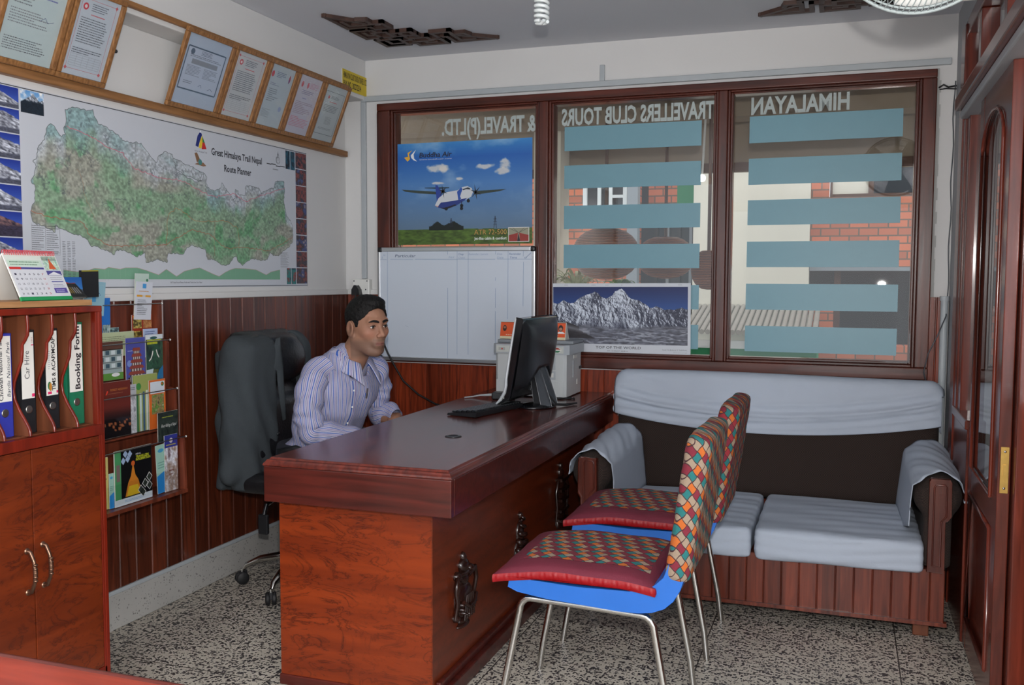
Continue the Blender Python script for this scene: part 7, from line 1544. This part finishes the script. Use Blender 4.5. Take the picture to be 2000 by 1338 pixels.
for s_ in (-1, 1):
    c = HT @ Vector((.0705, s_*.031, .006)); mb = MB(); mb.ball(tuple(c), .0120, 'eye_white', 18, 12); ey = build('eye', mb, person)
    gz = (HT.to_3x3() @ Vector((1, -.02, -.02))).normalized(); ic = c+gz*.0080; mb = MB(); mb.ball(tuple(ic), .0066, 'iris', 14, 10); build('iris', mb, ey)
    mb = MB(); pts = [HT @ Vector(v) for v in ((.0895, s_*.010, .0255), (.0905, s_*.020, .0295), (.0865, s_*.033, .0315), (.0745, s_*.048, .0265))]; mb.tube([tuple(p) for p in pts], [.0052, .0064, .0056, .0028], 'hair', 8, flat=.8); build('eyebrow', mb, person)
    mb = MB(); pts = [HT @ Vector(v) for v in ((.0815, s_*.0195, .0085), (.0850, s_*.026, .0115), (.0845, s_*.034, .0118), (.0780, s_*.043, .0085))]; mb.tube([tuple(p) for p in pts], [.0015, .0022, .0022, .0014], 'hair', 6); build('eyelashes', mb, person)
# ---- shirt: stripes follow each panel through the 'stripe' attribute
def stripe_mat(name):
    m, N, L, b = newmat(name); a = N.new('ShaderNodeAttribute'); a.attribute_name = 'stripe'
    def mth(op, x, y=None):
        n = N.new('ShaderNodeMath'); n.operation = op
        for i, q in enumerate((x, y)):
            if q is None: continue
            if isinstance(q, (int, float)): n.inputs[i].default_value = q
            else: L.new(q, n.inputs[i])
        return n.outputs[0]
    f = mth('FRACT', mth('DIVIDE', a.outputs['Fac'], .0200))
    r = ramp(N, [(0, C8(40, 84, 168)), (.14, C8(168, 168, 190)), (.36, C8(112, 84, 140)), (.44, C8(174, 172, 192)), (.64, C8(70, 84, 120)), (.72, C8(172, 170, 190))], 'CONSTANT'); L.new(f, r.inputs[0]); L.new(r.outputs[0], b.inputs['Base Color']); b.inputs['Roughness'].default_value = .8
    tc = N.new('ShaderNodeTexCoord'); n = N.new('ShaderNodeTexNoise'); n.inputs['Scale'].default_value = 30; n.inputs['Detail'].default_value = 3; L.new(tc.outputs['Object'], n.inputs['Vector']); bp = N.new('ShaderNodeBump'); bp.inputs['Strength'].default_value = .35; bp.inputs['Distance'].default_value = .01; L.new(n.outputs['Fac'], bp.inputs['Height']); L.new(bp.outputs[0], b.inputs['Normal']); MATS[name] = m
stripe_mat('striped_shirt')
sh_n, sh_f = V3(.416, -1.236, .930), V3(.516, -.902, .925)
ax_t = np.array((.38, 1.0, 0)); ax_t /= np.linalg.norm(ax_t); fw_t = np.array((ax_t[1], -ax_t[0], 0))
Rt = np.array([fw_t, ax_t, [0, 0, 1]]).T
def f_torso(P):
    X, Y, Z = P[..., 0], P[..., 1], P[..., 2]
    d = s_ell(P, (.445, -1.070, .865), (.114, .186, .150), Rt)
    d = smin(d, s_ell(P, (.375, -1.070, .70), (.122, .160, .190), Rt), .06); d = smin(d, s_ell(P, (.330, -1.070, .57), (.135, .165, .10), Rt), .05)
    d = smin(d, s_cap(P, (.420, -1.235, .930), (.470, -1.095, .985), .046, .050), .03); d = smin(d, s_cap(P, (.498, -.905, .930), (.485, -1.040, .985), .046, .050), .03)
    d = smin(d, s_cap(P, (.455, -1.07, .95), (.480, -1.066, 1.000), .075, .062), .03)
    w = np.sin(Z*46+6*np.sin(Y*7)+X*20); d = d-.0045*w*np.clip((.90-Z)*6, 0, 1)+.003*np.sin(Y*52+Z*26)
    # neck opening
    d = smax(d, -s_cap(P, tuple(neck_b+V3(.014, 0, -.03)), tuple(HOv+V3(-.01, 0, -.04)), .0565, .0625), .006)
    vc = V3(.40, -1.07, .955)-ax_t*.006+fw_t*.165; d = smax(d, -s_ell(P, tuple(vc), (.062, .019, .050), Rt), .008)
    return d
V, F = nets(f_torso, (.14, -1.36, .46), (.66, -.78, 1.06), .0072); V = smoothV(V, F, 1)
q = (V-V3(.41, -1.07, 0)) @ Rt; ang = np.arctan2(q[:, 1], q[:, 0]); st = ang*.165+q[:, 2]*.02
shirt = raw('shirt', V, F, 'striped_shirt', person, attr=st)
def sleeve(name, pts, rr, seed, n=46, m=72):
    pts = [V3(*p) for p in pts]; seg = [np.linalg.norm(b-a) for a, b in zip(pts, pts[1:])]; cum = np.concatenate([[0], np.cumsum(seg)]); T_ = np.linspace(0, cum[-1], m)
    def at(t):
        i = min(len(seg)-1, int(np.searchsorted(cum, t, 'right')-1)); return i, (t-cum[i])/seg[i]
    C = []; Rr = []
    for t in T_: i, f = at(t); C.append(pts[i]*(1-f)+pts[i+1]*f); Rr.append(rr[i]*(1-f)+rr[i+1]*f)
    C = np.array(C)
    for _ in range(6): C[1:-1] = (C[:-2]+C[1:-1]*2+C[2:])/4
    D = np.gradient(C, axis=0); D /= np.linalg.norm(D, axis=1)[:, None]; u = np.cross(D[0], V3(0, 1, .2)); u /= np.linalg.norm(u); VV = []; ss = []
    for k in range(m):
        u = u-D[k]*(u@D[k]); u /= np.linalg.norm(u); w = np.cross(D[k], u)
        for j in range(n+1):
            a = 2*PI*j/n; fold = .0048*math.sin(T_[k]*62+2.2*math.sin(a+seed)+seed)+.0035*math.sin(T_[k]*130+a*2)*(.35 < T_[k]/cum[-1] < .75); r = Rr[k]+fold; VV.append(C[k]+(u*math.cos(a)+w*math.sin(a))*r); ss.append(a*.052)
    FF = [(k*(n+1)+j, k*(n+1)+j+1, (k+1)*(n+1)+j+1, (k+1)*(n+1)+j) for k in range(m-1) for j in range(n)]
    return raw(name, np.array(VV), FF, 'striped_shirt', shirt, attr=ss)
sleeve('sleeve', [(.445, -1.185, .965), sh_n, (.412, -1.285, .82), el_n, (.520, -1.235, .690), near_w], [.050, .060, .060, .056, .049, .036], 1.0)
sleeve('sleeve', [(.488, -.955, .965), sh_f, (.510, -.862, .83), el_f, (.560, -.868, .740), (.618, -.892, .722)], [.050, .062, .057, .052, .046, .034], 2.3)
# collar: leaves that lie on the shirt, standing up at the neck
def f_plain(P):
    d = s_ell(P, (.445, -1.070, .865), (.112, .178, .150), Rt)
    d = smin(d, s_cap(P, (.420, -1.235, .930), (.470, -1.095, .985), .046, .050), .03); d = smin(d, s_cap(P, (.498, -.905, .930), (.485, -1.040, .985), .046, .050), .03)
    return smin(d, s_cap(P, (.455, -1.07, .95), (.480, -1.066, 1.000), .075, .062), .03)
def collar(side):
    n, m = 20, 8; P = np.zeros((m, n, 3)); nb = neck_b+V3(.010, 0, .004)
    for i in range(n):
        f = i/(n-1); a = PI*(1-f*.90); dx, dy = math.cos(a), math.sin(a)*side; v = fw_t*dx*1.04+ax_t*dy
        ztop = nb[2]+.058-.046*f-.012*f*f
        top_ = np.array([nb[0], nb[1], ztop])+np.array([v[0], v[1], 0])*.0625+np.array([fw_t[0], fw_t[1], 0])*.010*f
        fold = top_+np.array([v[0], v[1], 0])*.010+V3(0, 0, .002)
        out = top_+np.array([v[0], v[1], 0])*(.034+.006*f)+V3(0, 0, -.045-.022*f*f)+np.array([fw_t[0], fw_t[1], 0])*.016*f*f-ax_t*side*0*f
        if f > .8: out = out+V3(0, 0, -.020)*(f-.8)/.2+ax_t*side*.012*(f-.8)/.2
        for j in range(m):
            g = j/(m-1); q_ = (1-g)**2*top_+2*g*(1-g)*(fold+V3(0, 0, .006))+g*g*out
            d0 = f_plain(q_[None, :])[0]
            if d0 < .005:
                e = 1e-3; gr_ = np.array([f_plain((q_+e*np.eye(3)[k])[None, :])[0]-d0 for k in range(3)])/e; q_ = q_+gr_/np.linalg.norm(gr_)*(.005-d0)
            P[j, i] = q_
    V_ = P.reshape(-1, 3); F_ = [(j*n+i, j*n+i+1, (j+1)*n+i+1, (j+1)*n+i) for j in range(m-1) for i in range(n-1)]; at_ = np.tile(np.linspace(0, .16, n), m)
    o = raw('collar', V_, F_, 'striped_shirt', shirt, attr=at_); md = o.modifiers.new('solid', 'SOLIDIFY'); md.thickness = .0026
collar(-1); collar(1)
mb = MB()
# front placket, buttons, pocket pen
def on_front(z, off, yy):
    """point on the shirt front at height z, sideways yy"""
    lo_, hi_ = 0.0, .30; c = V3(.40, -1.07, z)+ax_t*yy
    for _ in range(18):
        mid = (lo_+hi_)/2; p = (c+fw_t*mid)[None, :]
        if f_torso(p)[0] < 0: lo_ = mid
        else: hi_ = mid
    return c+fw_t*(hi_+off)
P = np.array([[on_front(z, .003, -.012+w_) for w_ in (-.016, -.008, 0, .008, .016)] for z in np.linspace(.90, .60, 26)])
mb = MB(); mb.grid(P, 'white_cloth'); V_ = P.reshape(-1, 3); F_ = mb.f; raw('placket', V_, F_, 'striped_shirt', shirt, attr=np.tile(np.array((-.008, -.004, 0, .004, .008))*1.0+.003, 26))
for z in (.86, .79, .72): mb = MB(); mb.ball(tuple(on_front(z, .004, -.012)), .0045, 'white_plastic', 10, 6); build('button', mb, shirt)
P = np.array([[on_front(z, .005, .040+w_) for w_ in np.linspace(0, .085, 9)] for z in np.linspace(.845, .735, 12)]); n_ = 9
raw('pocket', P.reshape(-1, 3), [(j*n_+i, j*n_+i+1, (j+1)*n_+i+1, (j+1)*n_+i) for j in range(11) for i in range(8)], 'striped_shirt', shirt, attr=np.tile(np.linspace(.035, .11, 9), 12))
pa, pb_ = on_front(.865, .009, .052), on_front(.822, .009, .052); mb = MB(); mb.tube([tuple(pa), tuple(pb_)], .0038, 'chrome', 10); mb.tube([tuple(pa+fw_t*.004), tuple(pb_+fw_t*.005)], .0018, 'chrome', 8)
pen = thing('pen', 'silver pen clipped in the shirt pocket of the man', 'pen', tuple(pb_)); build('pen_clip', mb, pen)
# trousers and shoes (behind the desk, seen only from the side)
def f_tr(P):
    d = s_cap(P, (.26, -1.07, .57), (.34, -1.07, .57), .125, .12)
    for s_ in (-1, 1): d = smin(d, s_cap(P, (.30, -1.07+s_*.09, .575), (.655, -1.07+s_*.12, .545), .088, .066), .03); d = smin(d, s_cap(P, (.655, -1.07+s_*.12, .545), (.70, -1.07+s_*.13, .09), .064, .052), .02)
    return smax(d, P[..., 2]-.625, .01)
V, F = nets(f_tr, (.08, -1.36, .05), (.82, -.78, .70), .012); raw('trousers', V, F, 'dark_trouser', person)
for s_ in (-1, 1): V, F = nets(lambda P: smax(smin(s_ell(P, (.70, -1.07+s_*.13, .06), (.06, .042, .055)), s_ell(P, (.80, -1.07+s_*.14, .035), (.10, .045, .036)), .03), .004-P[..., 2], .004), (.60, -1.07+s_*.13-.08, 0), (.93, -1.07+s_*.13+.08, .14), .009); raw('shoe', V, F, 'shoe_leather', person)
# ============================================================ OUTSIDE THE WINDOW
mb = MB(); mb.box((-3, .16, -.1), (7, 7.5, -.002), 'ext_floor'); build('courtyard_ground', mb, kind='structure')
t = thing('veranda_roof', 'taupe veranda ceiling with a brown edge beam outside the window', 'roof', (1.4, .9, 1.9))
mb = MB(); mb.box((-1.5, .16, 2.42), (5, 1.52, 2.50), 'ext_taupe'); mb.box((-1.5, .16, 2.30), (5, .30, 2.42), 'ext_brown'); build('soffit', mb, t)
mb = MB(); mb.box((-1.5, .80, 2.22), (5, 1.00, 2.42), 'ext_taupe'); build('cross_beam', mb, t)
mb = MB(); mb.box((-1.5, 1.46, 1.995), (5, 1.56, 2.42), 'ext_taupe'); mb.box((-1.5, 1.445, 1.99), (5, 1.46, 2.045), 'ext_brown'); build('edge_beam', mb, t)
mb = MB(); mb.box((.55, 1.22, 0), (.728, 1.42, 2.42), 'ext_cream'); build('veranda_pillar', mb, label='cream pillar of the veranda seen at the left edge of the middle pane', cat='pillar')
# buildings
t = thing('brick_building', 'red brick house with white framed grey windows seen through the middle pane', 'building', (.4, 3.6, 0))
mb = MB(); mb.box((-2.0, 3.50, 0), (.74, 3.7, 4.2), 'brick'); build('wall', mb, t)
for x0, x1, z0, z1 in ((.27, .66, 1.84, 2.30),):
    mb = MB()
    mb.box((x0, 3.46, z0), (x0+.035, 3.50, z1), 'ext_white'); mb.box((x1-.035, 3.46, z0), (x1, 3.50, z1), 'ext_white'); mb.box((x0, 3.46, z0), (x1, 3.50, z0+.03), 'ext_white'); mb.box((x0, 3.46, z1-.03), (x1, 3.50, z1), 'ext_white')
    mb.box((x0+.13, 3.46, z0), (x0+.16, 3.50, z1), 'ext_white'); mb.box((x0+.23, 3.465, z0), (x0+.26, 3.50, z1), 'ext_white'); mb.box((x0+.26, 3.465, 2.02), (x1, 3.50, 2.045), 'ext_white'); w_ = build('window', mb, t)
    mb = MB(); mb.box((x0+.03, 3.488, z0+.02), (x1-.03, 3.495, z1-.02), 'ext_glass'); build('pane', mb, w_)
mb = MB(); mb.tube([(.14, 3.35, 0), (.10, 3.35, 2.6)], .022, 'ext_dark', 10); build('drain_pipe', mb, t)
mb = MB(); mb.box((.685, 3.36, 0), (.775, 3.46, 3.0), 'ext_grey'); build('metal_post', mb, label='grey metal post right of the brick house outside', cat='post')
t = thing('glazed_shopfront', 'dark glazed shopfront behind the hanging wicker lamps', 'shopfront', (1.0, 3.8, 0))
mb = MB(); mb.box((.60, 3.75, 0), (1.55, 3.80, 2.6), 'ext_glass'); build('glass_wall', mb, t)
for k in range(7): mb = MB(); mb.box((.86+.10*k, 3.70, 0), (.885+.10*k, 3.75, 1.80), 'ext_grey' if k % 2 else 'ext_dark'); build('mullion', mb, t)
mb = MB(); mb.box((.80, 3.69, 1.90), (1.6, 3.75, 1.955), 'ext_white'); build('sill', mb, t); mb = MB(); mb.box((.80, 3.70, 1.96), (1.05, 3.74, 2.6), 'brick'); build('brick_reflection', mb, t); mb = MB(); mb.box((1.05, 3.70, 1.96), (1.24, 3.745, 2.6), 'ext_green'); build('green_shutter', mb, t)  # brick panel stands in for the brick mirrored in the dark glass
mb = MB(); mb.box((1.235, 3.42, 0), (2.165, 3.6, 4.2), 'ext_cream'); build('cream_wall', mb, label='tall cream plastered wall seen through the right and middle panes', cat='wall')
t = thing('brick_annex', 'orange brick annex with windows and a dark opening seen through the right pane', 'building', (2.9, 3.6, 0))
mb = MB(); mb.box((2.168, 3.50, 1.42), (2.305, 3.7, 4.2), 'brick'); mb.box((2.305, 3.50, 1.42), (4.8, 3.7, 1.985), 'brick'); mb.box((2.168, 3.50, 0), (2.36, 3.7, 1.12), 'brick'); mb.box((2.36, 3.50, 0), (4.8, 3.7, .80), 'brick'); mb.box((2.305, 3.50, 2.6), (4.8, 3.7, 4.2), 'brick'); build('wall', mb, t)
for x0, x1, c in ((2.33, 2.60, 'ext_cream'), (2.64, 3.2, 'ext_glass'), (3.25, 3.9, 'ext_glass')):
    mb = MB(); mb.box((x0-.02, 3.52, 1.985), (x0, 3.56, 2.6), 'ext_brown'); mb.box((x1, 3.52, 1.985), (x1+.02, 3.56, 2.6), 'ext_brown'); mb.box((x0, 3.52, 1.985), (x1, 3.56, 2.01), 'ext_brown'); w_ = build('window', mb, t); mb = MB(); mb.box((x0, 3.54, 2.01), (x1, 3.55, 2.6), c); build('pane', mb, w_)
mb = MB(); mb.box((2.168, 3.48, 1.395), (4.8, 3.68, 1.425), 'ext_grey'); mb.box((1.4, 4.0, .5), (4.8, 4.05, 1.60), 'ext_dark'); build('dark_opening', mb, t)
for x in (2.36, 2.95, 3.5): mb = MB(); mb.box((x, 3.55, .8), (x+.05, 3.62, 1.40), 'ext_brown'); build('opening_post', mb, t)
mb = MB()
for k in range(22):
    x0 = 1.3+.045*k; mb.tube([(x0, 2.6, .93), (x0, 3.42, 1.10)], .020, 'ext_tin', 8)
build('tin_roof', mb, label='low corrugated tin roof below the cream wall outside', cat='roof')
t = thing('garden_shed', 'dark green low shed under the tin roof outside', 'shed', (1.8, 3.0, 0)); mb = MB(); mb.box((1.32, 2.75, 0), (2.26, 3.3, .80), 'ext_green'); build('wall', mb, t); mb = MB(); mb.box((1.32, 2.72, .80), (2.26, 2.74, .86), 'ext_white'); build('fascia', mb, t)
mb = MB(); mb.tube([(2.86, 1.25, 0), (2.86, 1.25, 2.42)], .045, 'ext_dark', 12); build('veranda_post', mb, label='dark round veranda post at the right edge of the right pane', cat='post')
# hanging wicker lamps
def lampshade(x, y, z, r, rz, lab, rod=True):
    t = thing('wicker_lamp', lab, 'lamp', (x, y, z), group='wicker lamps on the veranda')
    mb = MB(); n = 12; prof = [(r*math.cos(a)**.8 if math.cos(a) > 0 else 0.0, rz*math.sin(a)) for a in np.linspace(-PI/2*.96, PI/2*.80, n)]; mb.lathe([(max(.01, a), b) for a, b in prof], (x, y, z), 'wicker', 32); build('shade', mb, t)
    mb = MB(); mb.tube([(x, y, z+rz*.8), (x, y, 2.3)], .010, 'ext_brown', 10); build('rod', mb, t)
lampshade(1.130, .80, 1.470, .195, .150, 'large brown wicker lamp hanging outside the middle pane, left one'); lampshade(1.420, 1.12, 1.455, .172, .128, 'brown wicker lamp hanging outside the middle pane, right of the large one'); lampshade(1.722, .80, 1.378, .098, .112, 'small orange wicker lamp hanging at the right edge of the middle pane')
m = bpy.data.materials.new('bulb_glow'); m.use_nodes = True; m.node_tree.nodes['Principled BSDF'].inputs['Emission Color'].default_value = (1, .97, .9, 1); m.node_tree.nodes['Principled BSDF'].inputs['Emission Strength'].default_value = 9; MATS['bulb_glow'] = m
mb = MB(); mb.ball((1.688, .72, 1.880), .020, 'bulb_glow', 16, 10); mb.tube([(1.688, .72, 1.895), (1.690, .74, 2.0), (1.69, .80, 2.21)], .006, 'white_plastic', 8); build('light_bulb', mb, label='lit white bulb hanging outside above the small wicker lamp', cat='light bulb')
# plants
def plant(x, y, z, n, h, lab, mat, wide=.10, seed=0, lw=.012):
    rn = random.Random(seed); t = thing('potted_plant', lab, 'plant', (x, y, 0)); mb = MB()
    for k in range(n):
        a = rn.uniform(0, 2*PI); L_ = h*rn.uniform(.6, 1.1); sp = wide*rn.uniform(.5, 1.4); P = []; sd = Vector((-math.sin(a), math.cos(a), 0))
        for i in range(7):
            f = i/6; c = Vector((x+math.cos(a)*sp*f, y+math.sin(a)*sp*f, z+L_*math.sin(f*2.2)*.8)); w_ = lw*math.sin(PI*min(1, .12+f*.88))**.7; P.append([tuple(c-sd*w_), tuple(c+Vector((0, 0, .003))), tuple(c+sd*w_)])
        mb.grid(np.array(P), mat)
    build('leaves', mb, t); mb = MB(); mb.tube([(x, y, .30), (x, y, z+.02)], .012, 'ext_brown', 8); build('stem', mb, t); mb = MB(); mb.lathe([(.09, 0), (.12, .28), (.13, .29), (.13, .32), (.11, .32)], (x, y, 0), 'ext_brown', 20); build('pot', mb, t)
plant(.86, 1.15, 1.20, 46, .22, 'spiky variegated plant outside the lower left of the middle pane', 'leaf_pale', .17, 3); plant(1.16, 1.02, 1.22, 26, .12, 'bright green leafy plant right of the spiky plant outside', 'leaf_green', .09, 5, .020)
t = thing('tree', 'leafy green tree crown above the glazed shopfront outside', 'tree', (1.25, 4.3, 0)); rn = random.Random(8); mb = MB()
for k in range(420):
    c = Vector((1.30+rn.gauss(0, .10), 4.05+rn.gauss(0, .10), 2.12+rn.gauss(0, .13))); a = rn.uniform(0, 6.3); d1 = Vector((math.cos(a), math.sin(a), rn.uniform(-.6, .6)))*.020; d2 = Vector((-d1.y, d1.x, rn.uniform(-.01, .01)))*.6; mb.add([tuple(c-d1), tuple(c+d2), tuple(c+d1), tuple(c-d2)], [(0, 1, 2, 3)], 'leaf_green')
build('leaves', mb, t); mb = MB(); mb.tube([(1.30, 4.05, 0), (1.30, 4.05, 2.05)], .03, 'ext_brown', 10); build('trunk', mb, t)
